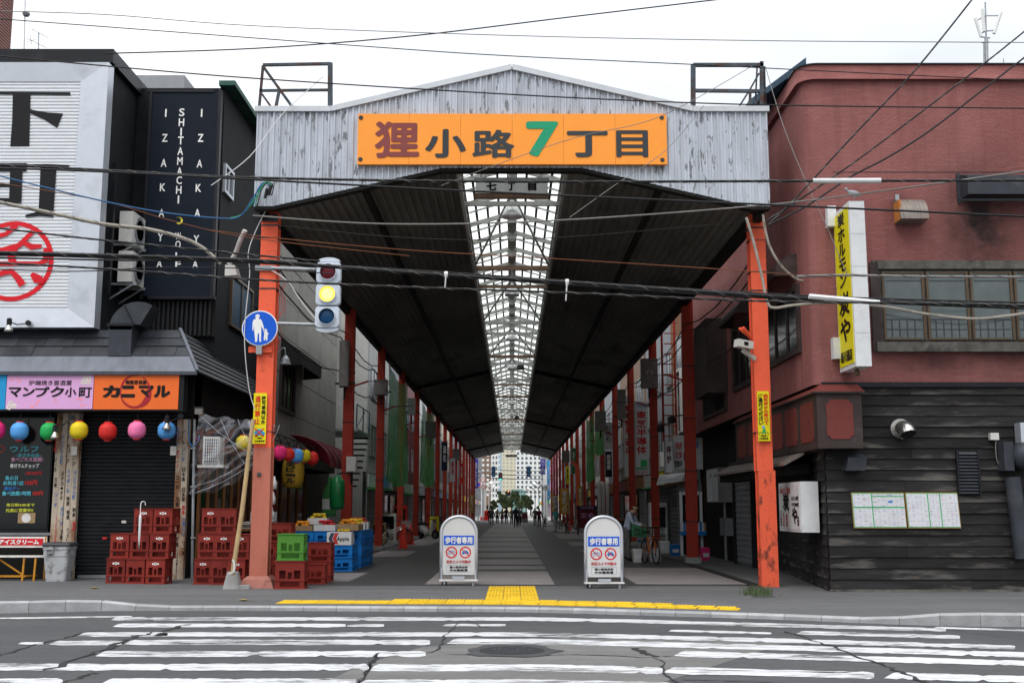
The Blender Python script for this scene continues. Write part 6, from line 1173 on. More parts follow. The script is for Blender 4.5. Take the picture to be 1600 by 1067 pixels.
# ================================================================ buildings along the arcade
def side_box(mb, side, X, x_out, y0, y1, z0, z1): return mb.box(*sorted((side * X, side * (X - x_out))), y0, y1, z0, z1)
def side_building(label, side, X, Y0, Y1, H, wall, fl=3.2, seed=0, shut=None, awn=None, sign=None, winmat='win_dark', name='shop_building', open_front=False):
    rr = random.Random(seed); t = thing(name, label, 'building', (side * (X + 2), (Y0 + Y1) / 2, .06))
    MB().box(*sorted((side * X, side * (X + 5))), Y0 + .01, Y1 - .01, fl, H).build('wall', wall, t)
    MB().box(*sorted((side * (X + (.9 if open_front else .15)), side * (X + 5))), Y0 + .01, Y1 - .01, .06, fl - .005).build('shop_wall', 'dark_interior' if open_front else wall, t)
    n_ = max(1, int((Y1 - Y0) / 3.2)); bw = (Y1 - Y0) / n_
    for i in range(n_):
        y = Y0 + i * bw
        for z in (fl + .8, fl + 3.4):
            if z + 1.3 < H:
                w = side_box(MB(), side, X, .02, y + bw*.25, y + bw*.75, z, z + 1.3).build('window', winmat, t); mb = MB()
                side_box(mb, side, X, .06, y + bw*.22, y + bw*.78, z - .08, z); side_box(mb, side, X, .06, y + bw*.22, y + bw*.78, z + 1.3, z + 1.38); side_box(mb, side, X, .05, y + bw*.22, y + bw*.25, z, z + 1.3); side_box(mb, side, X, .05, y + bw*.75, y + bw*.78, z, z + 1.3); side_box(mb, side, X, .045, y + bw*.49, y + bw*.51, z, z + 1.3); mb.build('window_frame', 'galvanised', w)
        if not open_front:
            k = rr.random()
            if k < .5:
                mb = MB(); vs = []; zs = [.1 + j * .085 for j in range(29)]
                for j, z in enumerate(zs): vs += [(side * (X + .10 - (.02 if j % 2 else 0)), y + .3, z), (side * (X + .10 - (.02 if j % 2 else 0)), y + bw - .3, z)]
                mb.add(vs, [(2*j, 2*j+1, 2*j+3, 2*j+2) for j in range(len(zs)-1)]); mb.build('shutter', 'shutter_grey', t)['kind'] = 'stuff'
            else:
                w = side_box(MB(), side, X + .15, .05, y + .3, y + bw - .3, .5, 2.3).build('shop_window', 'glass_dark', t); mb = MB(); side_box(mb, side, X + .15, .09, y + .3, y + bw - .3, 2.3, 2.4); side_box(mb, side, X + .15, .09, y + .3, y + .38, .1, 2.3); side_box(mb, side, X + .15, .09, y + bw - .38, y + bw - .3, .1, 2.3); mb.build('shop_frame', 'bronze', w)
            sg = side_box(MB(), side, X, .12, y + .15, y + bw - .15, 2.55, 3.1).build('shop_sign', rr.choice(['panel_white', 'maroon', 'yellow_sign', 'blue_sign', 'pale_wall', 'brown_wood']), t)
        if rr.random() < .6: side_box(MB(), side, X, .7, y + .1, y + bw - .1, 2.42, 2.5).build('awning', rr.choice(['maroon', 'awning_black', 'brown_trim', 'net_green']), t)
        if rr.random() < .5: side_box(MB(), side, X, .35, y + bw*.8, y + bw*.8 + .7, fl + .1, fl + .7).build('outdoor_unit', 'ac_white', t)
    side_box(MB(), side, X, .05, Y0 + .1, Y0 + .2, .1, H - .2).build('drainpipe', 'galvanised', t)
    return t
gb = thing('panel_building', 'grey concrete panel building with dark window over the lantern shop', 'building', (-8.5, 37, .06)); XG = -6.8
for i in range(7):
    z0 = 3.3 + i * 1.12
    for j in range(3): y0 = 31.2 + j * 4.0; MB().box(XG - .25, XG + random.uniform(-.006, .006), y0 + .012, y0 + 3.988, z0 + .012, z0 + 1.108).build('wall_panel', 'panel_concrete', gb)
MB().box(XG - 5, XG - .02, 31.2, 43.2, 2.9, 11.2).build('wall', 'dark_interior', gb); MB().box(XG - 5, XG - 1.2, 31, 43.2, .06, 2.9).build('shop_interior', 'dark_interior', gb); MB().box(XG - 1.2, XG, 31, 43.2, 2.9, 3.25).build('shop_lintel', 'black_wood', gb)
sidewin(XG + .01, 436, 566, 459, 646, gb, 'brown_trim', 'glass_dark', .12, 3)
a = PX(440, 545, XG); MB().add([(XG, 32.6, 6.55), (XG + .6, 32.6, 6.15), (XG + .6, 36.2, 6.15), (XG, 36.2, 6.55), (XG, 32.6, 5.7), (XG + .6, 32.6, 5.75), (XG + .6, 36.2, 5.75), (XG, 36.2, 5.7)], [(0,1,2,3),(0,4,5,1),(1,5,6,2),(2,6,7,3)]).build('window_awning', 'awning_black', gb)
MB().tube(smooth_path([(XG + .05, 31.6, 5.9), (XG + .3, 31.6, 6.1), (XG + .35, 31.6, 5.9)], 4), .02, 5).build('wall_lamp_arm', 'galvanised', gb); MB().lathe((XG + .35, 31.6, 5.62), [(.16, 0), (.12, .15), (.04, .26)], 10).build('wall_lamp', 'galvanised', gb)
rr = random.Random(9); gr = MB()
for k in range(9): 
    y, z = 31.6 + rr.uniform(0, 1.6), 6.4 + rr.uniform(0, 2.2); stroke(gr, [(y, z), (y + rr.uniform(-.4, .5), z - .3), (y + rr.uniform(-.3, .6), z - .6), (y + rr.uniform(-.4, .4), z - 1.0)], .06, (XG + .008 + .001 * k, 0, 0), V((0, 1, 0)), UZ, .0)
gr.build('spray_paint', 'seal_red', gb)
MB().box(XG - 1.0, XG - .9, 33, 42, .06, 2.9).build('shop_front', 'black_wood', gb)
for i in range(6): y = 33.2 + i * 1.45; w = MB().box(XG - .9, XG - .88, y, y + 1.25, .4, 2.5).build('shop_window', 'glass_dark', gb); MB().box(XG - .88, XG - .84, y + 1.25, y + 1.42, .1, 2.8).build('mullion', 'brown_wood', gb)
# stair alley
sa = thing('stair_house', 'dark timber house with an outside stair between the columns', 'building', (-8.5, 46, .06)); MB().box(-11, -8.0, 43.3, 49.3, .06, 10.5).build('wall', 'brown_trim', sa); MB().box(-8.0, -6.0, 43.5, 47.5, 4.55, 4.65).build('landing', 'galvanised', sa)
for i in range(9): MB().box(-6.9, -6.1, 47.5 + i * .0 - i * .42, 47.9 - i * .42, 4.5 - i * .26, 4.56 - i * .26).build('tread', 'black_metal', sa)
for y in (43.6, 45.5, 47.4): MB().tube([(-6.05, y, 4.6), (-6.05, y, 5.6)], .025, 6).build('rail_post', 'roof_blue', sa)
MB().tube([(-6.05, 43.6, 5.6), (-6.05, 47.4, 5.6)], .025, 6).build('hand_rail', 'roof_blue', sa); MB().tube([(-6.05, 43.6, 4.7), (-6.05, 46, 5.5)], .02, 6).build('brace', 'roof_blue', sa); MB().box(-8.05, -7.9, 44, 47.2, 4.7, 7.2).build('screen', 'maroon', sa)
LB = [('pale rendered building beyond the outside stair behind the first net', 6.4, 49.4, 58, 11, 'pale_wall', 1), ('grey walled shop house behind the parked bicycles and cones', 6.7, 58, 67, 9.5, 'grey_wall', 2), ('maroon fronted shop house behind the second green net', 6.5, 67, 76, 11, 'maroon', 3), ('white walled shop house past the green nets', 6.6, 76, 88, 10, 'white_wall', 4), ('brown tiled shop house in the middle of the arcade', 6.6, 88, 104, 11, 'brown_wall', 5), ('cream walled shop house in the far half of the arcade', 6.6, 104, 122, 10, 'cream_wall', 6), ('grey shop house at the far arcade mouth behind the banners', 6.6, 122, 149, 11, 'grey_wall', 7)]
RB = [('timber clad shop house with white windows behind the second post', 6.3, 37.6, 44, 11, 'brown_wood', 11), ('grey rendered shop house behind the tall red lettered signs', 6.5, 44, 54, 11, 'grey_wall', 12), ('dark brown walled shop house behind the black and white plaques', 6.4, 54, 66, 10, 'brown_wall', 13), ('grey shop house behind the green net with pipes', 6.5, 66, 80, 11, 'grey_wall', 14), ('brown shop house beside the orange flags', 6.5, 80, 98, 10, 'brown_wall', 15), ('pale shop house behind the walker in turquoise', 6.5, 98, 122, 11, 'pale_wall', 16), ('white shop house at the far arcade mouth with a clock outside', 6.5, 122, 149, 10, 'white_wall', 17)]
for l, X, a, b_, H, w, s in LB: side_building(l, -1, X, a, b_, H, w, seed=s)
for l, X, a, b_, H, w, s in RB: side_building(l, 1, X, a, b_, H, w, seed=s)
MB().box(-16, -9.5, 31, 44, .06, 14).build('rear_block', 'grey_wall', gb)
# white sash windows on the timber house
th = bpy.data.objects['shop_building.007']
for y in (38.2, 41): w = MB().box(6.22, 6.28, y, y + 1.3, 4.4, 6.6).build('window', 'glass_pale', th); mb = MB().box(6.15, 6.24, y - .1, y, 4.3, 6.7).box(6.15, 6.24, y + 1.3, y + 1.4, 4.3, 6.7).box(6.15, 6.24, y, y + 1.3, 4.3, 4.4).box(6.15, 6.24, y, y + 1.3, 6.6, 6.7); mb.build('window_frame', 'white_wall', w)
# ground floor of the red building along the arcade: roller shutter, meter cabinet
rs = thing('roller_shutter', 'narrow grey roller shutter in the dark side of the red building', 'shutter', (6.4, 30, .06)); mb = MB(); vs = []; a, b_ = PX(1180, 850, 6.32).y, PX(1153, 850, 6.32).y
for j in range(34): z = .08 + j * .075; vs += [(6.30 - (.018 if j % 2 else 0), a, z), (6.30 - (.018 if j % 2 else 0), b_, z)]
mb.add(vs, [(2*j, 2*j+1, 2*j+3, 2*j+2) for j in range(33)]); mb.build('curtain', 'shutter_grey', rs)['kind'] = 'stuff'; MB().box(6.22, 6.34, a - .1, a - .005, .06, 2.65).build('guide', 'black_metal', rs); MB().box(6.22, 6.34, b_ + .005, b_ + .1, .06, 2.65).build('guide', 'black_metal', rs); MB().box(6.15, 6.4, a - .1, b_ + .1, 2.6, 2.85).build('box', 'black_metal', rs)
mc = thing('meter_cabinet', 'grey twin meter cabinet on the dark wall behind the second post', 'cabinet', (6.1, 33, 1.3)); MB().box(5.95, 6.4, 32.6, 34.4, 1.75, 2.75).build('casing', 'wire_grey', mc)
for y in (32.64, 33.52): o = MB().box(5.93, 5.949, y, y + .84, 1.78, 2.72).build('door', 'panel_white', mc); MB().box(5.915, 5.929, y + .1, y + .16, 2.5, 2.6).build('handle', 'ink', o)
MB().tube([(6.2, 33, 1.75), (6.2, 33, .1)], .04, 6).build('conduit', 'galvanised', mc); MB().box(6.1, 6.5, 32.5, 33.3, .8, 1.3).build('lower_box', 'shutter_grey', mc)
# ================================================================ things in the arcade
# junction boxes and brackets on the columns
def jbox(label, px0, y0, px1, y1, Y, mat='wire_grey'):
    t = thing('junction_box', label, 'box', P((px0+px1)/2, y1, Y), 'service boxes on the arcade columns'); pb('casing', mat, t, px0, y0, px1, y1, Y, .3); pb('lid', mat, t, px0 + 1.2, y0 + 1.2, px1 - 1.2, y1 - 1.2, Y - .02, .019); a = P((px0+px1)/2, y1, Y); MB().tube([a + V((0, .15, -.35)), a + V((0, .15, .02))], .03, 6).build('conduit', 'rubber', t)
    MB().box(a.x - .3, a.x + .3, Y + .3, Y + .34, a.z + .1, a.z + .16).build('strap', 'black_strap', t)
jbox('tall grey cabinet on the second column by the traffic light', 530, 532, 544, 604, 33.0); jbox('cream meter box low on the column by the red awning', 541, 713, 556, 737, 33.2, 'ac_white'); jbox('grey box on the column in front of the first net', 585, 593, 605, 617, 41.2); jbox('white box between the first and second nets', 637, 622, 648, 648, 48.8, 'panel_white'); jbox('large grey drum box above the second net', 665, 658, 681, 685, 57); jbox('grey box far along beside the skylight lamps', 707, 701, 718, 719, 81, 'wire_grey')
jbox('large grey cabinet with a round emblem high on the column', 1002, 560, 1028, 606, 39.5); jbox('narrow grey cabinet on the column behind the emblem cabinet', 965, 608, 978, 654, 47); jbox('grey box on the column before the far signs', 930, 642, 947, 672, 54.5); jbox('grey box on the column over the green hedge net', 878, 704, 890, 722, 87)
c = P(1015, 583, 39.46); disc(MB(), c, RX, UZ, .11, 16, .0, .09).build('emblem', 'wire_white', bpy.data.objects['junction_box.007'])
# nets
def net(label, side, Y0, Y1, z0, z1, seed, X=4.55):
    rr = random.Random(seed); mb = MB(); n_, k = 26, 14; vs = []
    for i in range(n_ + 1):
        for j in range(k + 1):
            u, v = i / n_, j / k; fold = .12 * math.sin(u * 24 + seed + v * 1.2) * (.25 + .75 * v); zt = z1 - .35 * math.sin(math.pi * u)
            vs.append((side * (X + .12) + fold * .8, Y0 + (Y1 - Y0) * u + .06 * math.sin(v * 9 + u * 13), zt + (z0 - .25 * math.sin(math.pi * u * 1.0) - zt) * v))
    mb.add(vs, [(i*(k+1)+j, i*(k+1)+j+1, (i+1)*(k+1)+j+1, (i+1)*(k+1)+j) for i in range(n_) for j in range(k)]); return tag(mb.build('safety_net', 'net_green', None, True), label, 'net', 'green nets hung between the columns')
net('green safety net hanging in folds beside the cones', -1, 41.9, 49.8, 2.7, 7.1, 1); net('green safety net beyond the white service box', -1, 57.8, 66.4, 3.0, 7.2, 2); net('green safety net hanging over the flags', 1, 63.6, 70.8, 3.4, 7.2, 3); net('narrow green net beyond the folded one', 1, 56, 62.6, 4.6, 7.0, 5)
# lanterns of the fruit and drinks shop
for x, y, Y, R, mt, l in ((437.5, 707, 27.4, .17, 'lantern_hot', 'hot pink balloon lantern beside the orange post'), (451, 710, 28.4, .16, 'lantern_red', 'small red lantern behind the hot pink one'), (463, 712, 29.2, .19, 'lantern_blue', 'blue lantern in the shop lantern row'), (476, 712, 30.4, .17, 'lantern_yellow', 'small yellow lantern in the shop lantern row'), (488, 716, 31.2, .18, 'lantern_red', 'red lantern at the end beside the domed awning'), (380, 692, 25.2, .17, 'lantern_yellow', 'yellow lantern under the edge of the plastic sheet')):
    t = lantern(l, x, y, Y, R, mt, 'lanterns along the arcade shop')
t = thing('lantern_truss', 'black lattice truss carrying the small lanterns above the shop', 'truss', (-5.6, 28, 3.2)); a, b_ = P(415, 672, 26.0), P(500, 702, 32.5)
for dz in (0, -.16): MB().bar(a + V((0, 0, dz)), b_ + V((0, 0, dz)), .03).build('chord', 'black_metal', t)
mb = MB()
for i in range(16): u, v = i / 16, (i + 1) / 16; mb.bar(a.lerp(b_, u) + V((0, 0, 0 if i % 2 else -.16)), a.lerp(b_, v) + V((0, 0, -.16 if i % 2 else 0)), .018)
mb.build('lacing', 'black_metal', t)
t = thing('drum_lantern', 'large yellow drum lantern with black brush lettering over the shop door', 'lantern', P(458, 760, 30.5)); c = P(458, 738, 30.5); MB().lathe(c, [(.0, -.42), (.18, -.42), (.25, -.36), (.29, -.2), (.30, 0), (.29, .2), (.25, .36), (.18, .42), (0, .42)], 20).build('shade', 'drum_yellow', t, True)
put_text(MB(), '生ビール', c + V((-.14, -.31, -.3)), RX, UZ, .26, .6, vertical=True, bold=.05).build('lettering', 'ink', t); MB().lathe(c + V((0, 0, .4)), [(.19, 0), (.19, .06), (0, .06)], 16).build('cap', 'ink', t)
# domed awning
t = thing('dome_awning', 'maroon domed awning with white lettering over the stall', 'awning', P(520, 740, 32)); a, b_ = V((-6.3, 31.4, 0)), V((-6.3, 36.4, 0)); k = 9; vs = []; zt, zb = 3.65, 2.75
for y in (32.2, 37.0):
    for i in range(k): q = i * math.pi / 2 / (k - 1); vs.append((-6.35 + 1.15 * math.sin(q), y, zb + (zt - zb) * math.cos(q)))
MB().add(vs, [(i, i+1, k+i+1, k+i) for i in range(k-1)] + [tuple(range(k))]).build('canopy', 'maroon', t, True)
put_text(MB(), '小料理居酒屋', (-5.24, 32.6, 2.82), (0, 1, 0), (-.25, 0, 1), 4.0, .32, bold=.03).build('lettering', 'white_letter', t)
for i in range(6): y = 32.2 + i * .96; mb = MB().tube([(-6.35 + 1.16 * math.sin(q), y, zb + .01 + (zt - zb) * math.cos(q)) for q in [j * math.pi / 2 / 8 for j in range(9)]], .018, 4); mb.build('rib', 'maroon', t)
t = thing('bottle_balloon', 'big green glossy inflatable bottle hanging under the domed awning', 'balloon', P(527, 796, 32.5)); c = P(527, 770, 32.5); MB().lathe(c, [(0, -.47), (.17, -.46), (.215, -.40), (.215, .2), (.205, .34), (.13, .43), (.07, .47), (.05, .5), (0, .5)], 20).build('body', 'balloon_green', t, True); MB().tube([c + V((0, 0, .48)), c + V((0, 0, 1.1))], .008, 4).build('cord', 'wire_black', t)
t = thing('bottle_prop', 'tall green display bottle with a white label behind the balloon', 'bottle', P(514, 806, 33.4)); c = P(514, 806, 33.4); MB().lathe(c, [(0, 0), (.2, 0), (.21, .1), (.21, .6), (.16, .8), (.07, .95), (.06, 1.15), (0, 1.15)], 16).build('body', 'net_green', t, True); MB().lathe(c, [(.213, .2), (.213, .5)], 16).build('label', 'white_wall', t)
# crates and cartons of the greengrocer
gc = crate('fruit_crate', '', 'crate_blue', .66, .46, .31, False, 'blue crates of the fruit stall')
cg = crate('bottle_crate', 'bright green bottle crate on top of a red one beside the post', 'crate_green', .50, .4, .50, False, 'bottle crates beside the post'); used[cg.name] = 1; g0 = G(451, 921); cg.location = (g0.x, g0.y + .25, .06 + .53)
put_crate(cr_plain, g0.x, g0.y + .25, .06, .02, 'red crate under the bright green one', 'bottle crates beside the post', (1.36, 1.15, 1.04))
for x, y, z, l in ((-4.02, 23.2, 0, 'red crate on the floor right behind the green crate'), (-4.02, 24.0, 0, 'red crate on the floor between green crate and fruit'), (-4.55, 23.0, 0, 'red crate, lowest behind the orange post'), (-4.55, 23.05, 1, 'red crate, second up behind the orange post'), (-4.1, 23.9, 1, 'red crate upon the one between green crate and fruit'), (-4.9, 24.2, 0, 'red crate, lowest in the rear shop pile'), (-4.9, 24.2, 1, 'red crate, second in the rear shop pile'), (-4.9, 24.2, 2, 'red crate topping the rear shop pile'), (-5.4, 24.6, 0, 'red crate on the floor inside the dark shop'), (-5.4, 24.6, 1, 'red crate stacked second inside the dark shop')):
    if (x, z) == (-4.1, 1): x = -4.02; y = 24.0
    put_crate(cr_plain, x, y, .06 + z * .505 * .8, random.uniform(-.06, .06), l, 'red crates of the arcade shop', (1.2, 1.1, .8))
NC = 0
tiers = ['lowest', 'second', 'third']
spots_ = [(-5.35, 29.0, 3, 'the back pile at the wall'), (-4.68, 29.0, 3, 'the back pile beside the wall pile'), (-4.5, 28.0, 2, 'the front pile with the white carton'), (-4.5, 28.55, 2, 'the pile behind the carton'), (-3.95 - .55, 29.6, 3, 'the middle pile'), (-4.5, 30.1, 3, 'the pile after the middle'), (-4.5, 30.6, 3, 'the pile before the column'), (-4.5, 31.1, 3, 'the pile touching the column'), (-4.5, 31.6, 3, 'the end pile of the stall')]
for x, y, k, l in spots_:
    x = x if x < -4.55 else x + .28
    for j in range(k): put_crate(gc, x, y, .06 + j * .315, random.uniform(-.03, .03), 'blue fruit crate, %s in %s' % (tiers[j], l), 'blue crates of the fruit stall')
def carton(label, x, y, z, w, d, h, mat, rz=0, fruit=None, text=None):
    t = thing('carton', label, 'carton', (x, y, z), 'cartons on the fruit stall'); mb = MB().box(-w/2, w/2, -d/2, -d/2 + .01, 0, h).box(-w/2, w/2, d/2 - .01, d/2, 0, h).box(-w/2, -w/2 + .01, -d/2 + .01, d/2 - .01, 0, h).box(w/2 - .01, w/2, -d/2 + .01, d/2 - .01, 0, h).box(-w/2 + .01, w/2 - .01, -d/2 + .01, d/2 - .01, 0, .01)
    mb.rot(Matrix.Translation((x, y, z))).build('box', mat, t)
    if text:
        s, x0, x1, mt = text; put_text(MB(), s, (x + x0, y - d/2 - .001, z + h*.25), RX, UZ, x1 - x0, h*.4, bold=.02).build('lettering', mt, t)
    t.rotation_euler = (0, 0, rz); return t
ca = carton('white apple carton with navy and red chevrons on the front crates', -4.22, 27.95, .06 + .63, .60, .42, .31, 'box_white', 0, None, ('Apple', -.06, .24, 'ink')); y0 = 27.95 - .211
for dx, mt in ((-.26, 'logo_navy'), (-.16, 'logo_red')): MB().poly([(-4.22 + dx + q, y0, .69 + p) for q, p in ((.06, .02), (.0, .155), (.06, .29), (.15, .29), (.09, .155), (.15, .02))]).build('chevron', mt, ca)
rr = random.Random(21)
def fruits(label, x, y, z, w, d, n_, mat, layers=2):
    t = thing('fruit_heap', label, 'fruit', (x, y, z), 'fruit heaps on the stall'); i0 = None
    for i in range(n_):
        l = i % layers; p = V((x + rr.uniform(-w/2, w/2) * (1 - .3*l), y + rr.uniform(-d/2, d/2) * (1 - .3*l), z + .05 + .07 * l))
        if i0 is None: i0 = MB().lathe(p, [(0, -.045), (.035, -.035), (.05, 0), (.04, .03), (.012, .042), (0, .036)], 8).build('fruit', mat, t, True); i0p = p
        else:
            o = i0.copy(); col.objects.link(o); o.parent = t; o.location = p - i0p; o.rotation_euler = (0, 0, 0); CH.setdefault(t.name, []).append(o)
boxes = [(-5.35, 28.95, .06 + .95, .6, .4, .13, 'box_card', 'low brown tray of nuts on the wall pile', None), (-4.75, 29.0, .06 + .95, .55, .4, .15, 'box_white', 'low white tray on the back pile', 'fruit_red'), (-5.0, 29.3, .06 + 1.11, .5, .36, .16, 'box_white', 'white tray perched highest on the back pile', 'fruit_yellow'), (-4.22, 28.55, .06 + .64, .5, .38, .24, 'box_white', 'white carton right behind the apple carton', 'fruit_yellow'), (-4.22, 29.3, .06 + .95, .58, .4, .17, 'box_card', 'brown carton of yellow fruit in the middle of the stall', 'fruit_orange'), (-4.22, 29.9, .06 + .95, .55, .4, .16, 'box_card', 'brown carton before the last ones of the stall', 'fruit_yellow'), (-4.22, 30.6, .06 + .95, .55, .4, .18, 'box_white', 'white carton close to the column', 'fruit_yellow'), (-4.22, 31.3, .06 + .95, .55, .4, .2, 'box_white', 'white carton at the end of the stall', 'fruit_red')]
for x, y, z, w, d, h, mt, l, fr_ in boxes:
    carton(l, x, y, z, w, d, h, mt, rr.uniform(-.05, .05))
    fruits('fruit heaped in the ' + l, x, y, z + h - .04, w * .75, d * .75, 18, fr_ or 'fruit_orange')
# clutter in the shop
t = thing('shop_counter', 'dark counter heaped with flattened cartons inside the lantern shop', 'counter', (-5.8, 28.4, .06)); MB().box(-6.9, -5.75, 26.6, 30.2, .06, 1.05).build('body', 'black_wood', t); MB().box(-6.9, -5.7, 26.5, 30.3, 1.05, 1.1).build('top', 'brown_wood', t)
for i in range(7): MB().box(-6.5 + rr.uniform(-.05, .05), -5.8 + rr.uniform(-.05, .05), 27 + rr.uniform(-.1, .1), 28 + rr.uniform(-.1, .1), 1.102 + i * .022, 1.12 + i * .022).build('flat_carton', 'box_card' if i % 2 else 'box_white', t)
carton('white carton with a pink print on the shop counter', -6.0, 27.4, 1.27, .55, .4, .22, 'box_white')
t = thing('hung_bottle_cord', 'white bottles strung on a cord beside the orange post', 'bottle', P(426, 800, 26.5)); c = P(424, 812, 26.2)
for i in range(3): MB().lathe(c + V((.02 * i, 0, .35 * i)), [(0, 0), (.06, .01), (.065, .15), (.03, .24), (.02, .3), (0, .3)], 10).build('bottle', 'wire_white', t, True)
MB().tube([c, c + V((0, 0, 2.0))], .012, 4).build('cord', 'wire_white', t)
# back wall of the recessed shop mouth (behind the crates)
t = thing('shop_partition', 'dark timber partition with narrow glass lights at the back of the shop', 'partition', (-6.9, 29, .06))
for i in range(8): y = 25.2 + i * .72; MB().box(-7.02, -6.96, y, y + .1, .06, 2.9).build('stile', 'brown_wood', t); MB().box(-7.03, -7.0, y + .1, y + .72, .8, 2.6).build('pane', 'glass_dark', t)
MB().box(-7.03, -6.95, 25.2, 31, 2.9, 3.1).build('head_rail', 'brown_wood', t)
# bicycles
def bicycle(frame_mat, label, loc, rz, basket=None, group='bicycles in the arcade'):
    t = thing('bicycle', label, 'bicycle', (0, 0, 0), group); R = .33
    for x in (-.53, .53):
        w = MB().tube([(x + R * math.cos(q), 0, R + .01 + R * math.sin(q)) for q in [i * math.pi / 12 for i in range(25)]], .02, 6, False).build('wheel', 'rubber', t); mb = MB()
        for i in range(10): q = i * math.pi / 10; mb.bar((x + R*math.cos(q), 0, R + .01 + R*math.sin(q)), (x - R*math.cos(q), 0, R + .01 - R*math.sin(q)), .006)
        mb.build('spokes', 'chrome', w); 
        MB().tube([(x + (R+.04) * math.cos(q), 0, R + .01 + (R+.04) * math.sin(q)) for q in [math.radians(i) for i in range(20, 170, 15)]], .02, 4).build('mudguard', 'chrome', t)
    bb, st, hd, rw, fw = (-.08, 0, .30), (-.20, 0, .78), (.38, 0, .78), (-.53, 0, R+.01), (.53, 0, R+.01); mb = MB()
    for a, b_ in ((bb, st), (bb, hd), (st, hd) if False else ((-.15, 0, .6), hd), (bb, rw), (rw, (-.16, 0, .64)), (hd, fw)): mb.tube([a, b_], .018, 6)
    mb.build('frame', frame_mat, t); MB().tube([hd, (.34, 0, 1.0)], .014, 6).build('stem', 'chrome', t); MB().tube(smooth_path([(.12, -.27, 1.0), (.25, -.25, 1.03), (.34, -.1, 1.0), (.34, .1, 1.0), (.25, .25, 1.03), (.12, .27, 1.0)], 4), .013, 6).build('handlebar', 'bike_black', t)
    loft(MB(), [[(-.2 + q, y, z) for y, z in ((-w, .84), (w, .84), (w, .89), (-w, .89))] for q, w in ((-.13, .10), (0, .09), (.14, .025))]).build('saddle', 'bike_black', t); MB().tube([(-.2, 0, .76), (-.2, 0, .85)], .014, 6).build('seat_post', 'chrome', t)
    disc(MB(), (-.08, -.03, .30), RX, UZ, .09, 16, .0, .06).build('chainring', 'chrome', t)
    for s in (-1, 1): MB().bar((-.08, s*.06, .30), (-.08 + s*.12, s*.08, .30 - s*.12), .015).build('crank', 'chrome', t)
    MB().bar((-.45, .1, .3), (-.5, .12, .01), .015).build('kickstand', 'chrome', t)
    if basket:
        mb = MB(); x0, x1, y0, y1, z0, z1 = .42, .74, -.2, .2, .78, 1.02
        for i in range(7): z = z0 + (z1 - z0) * i / 6; mb.box(x0, x1, y0, y0 + .006, z - .005, z + .005).box(x0, x1, y1 - .006, y1, z - .005, z + .005).box(x0, x0 + .006, y0, y1, z - .005, z + .005).box(x1 - .006, x1, y0, y1, z - .005, z + .005)
        for i in range(8): x = x0 + (x1 - x0) * i / 7; mb.box(x - .004, x + .004, y0 - .004, y0, z0, z1).box(x - .004, x + .004, y1, y1 + .004, z0, z1)
        mb.box(x0, x1, y0, y1, z0 - .01, z0 - .004); mb.build('basket', basket, t)
    t.location = loc; t.rotation_euler = (0, 0, rz); return t
bicycle('bike_orange', 'orange framed city bicycle with a basket facing the street beside the reading man', G(1016, 881), math.radians(-80), 'bike_black')
bicycle('bike_white', 'white bicycle parked behind the fruit stall', G(612, 852) + V((0, .3, 0)), math.radians(20), 'bike_white'); bicycle('bike_black', 'black bicycle parked behind the traffic cones', G(652, 842) + V((0, 0, 0)), math.radians(60))
bicycle('bike_white', 'silver bicycle parked beside the menu stand under the green net', G(902, 829), math.radians(100), 'bike_black'); bicycle('bike_black', 'black bicycle far along the arcade near the clock', G(851, 824), math.radians(80))
# scooter
t = thing('scooter', 'white motor scooter parked against the column beyond the bicycles', 'scooter', (0, 0, 0))
for x in (-.5, .55):
    w = MB().tube([(x + .19 * math.cos(q), 0, .24 + .19 * math.sin(q)) for q in [i * math.pi / 9 for i in range(19)]], .055, 8, False).build('wheel', 'rubber', t); MB().lathe((x, 0, .24), [(0, -.03), (.12, -.03), (.12, .03), (0, .03)], 12, 'y').build('rim', 'chrome', w)
loft(MB(), [[(x, y * w, z0 + zz * (z1 - z0)) for y, zz in ((-1, 0), (1, 0), (1, .7), (.6, 1), (-.6, 1), (-1, .7))] for x, w, z0, z1 in ((-.85, .08, .5, .66), (-.6, .16, .42, .74), (-.2, .17, .32, .72), (-.02, .15, .22, .45))]).build('body', 'white_wall', t, True); loft(MB(), [[(x, y * w, z0 + zz * (z1 - z0)) for y, zz in ((-1, 0), (1, 0), (1, .7), (.6, 1), (-.6, 1), (-1, .7))] for x, w, z0, z1 in ((-.7, .13, .73, .8), (-.3, .14, .72, .84), (0, .1, .7, .78))]).build('seat', 'rubber', t, True)
MB().box(-.05, .3, -.15, .15, .2, .26).build('floorboard', 'wire_grey', t); MB().bar((.28, 0, .24), (.42, 0, .95), .3, .08, up=(1, 0, 0)).build('leg_shield', 'white_wall', t); MB().tube([(.55, 0, .24), (.4, 0, 1.0)], .03, 6).build('fork', 'chrome', t); MB().tube([(.36, -.3, 1.02), (.42, 0, 1.0), (.36, .3, 1.02)], .02, 6).build('handlebar', 'rubber', t); MB().lathe((.5, 0, .92), [(0, .0), (.08, 0), (.09, -.08), (.05, -.12)], 10, 'x').build('headlight', 'chrome', t)
t.location = G(668, 842); t.rotation_euler = (0, 0, math.radians(-40))
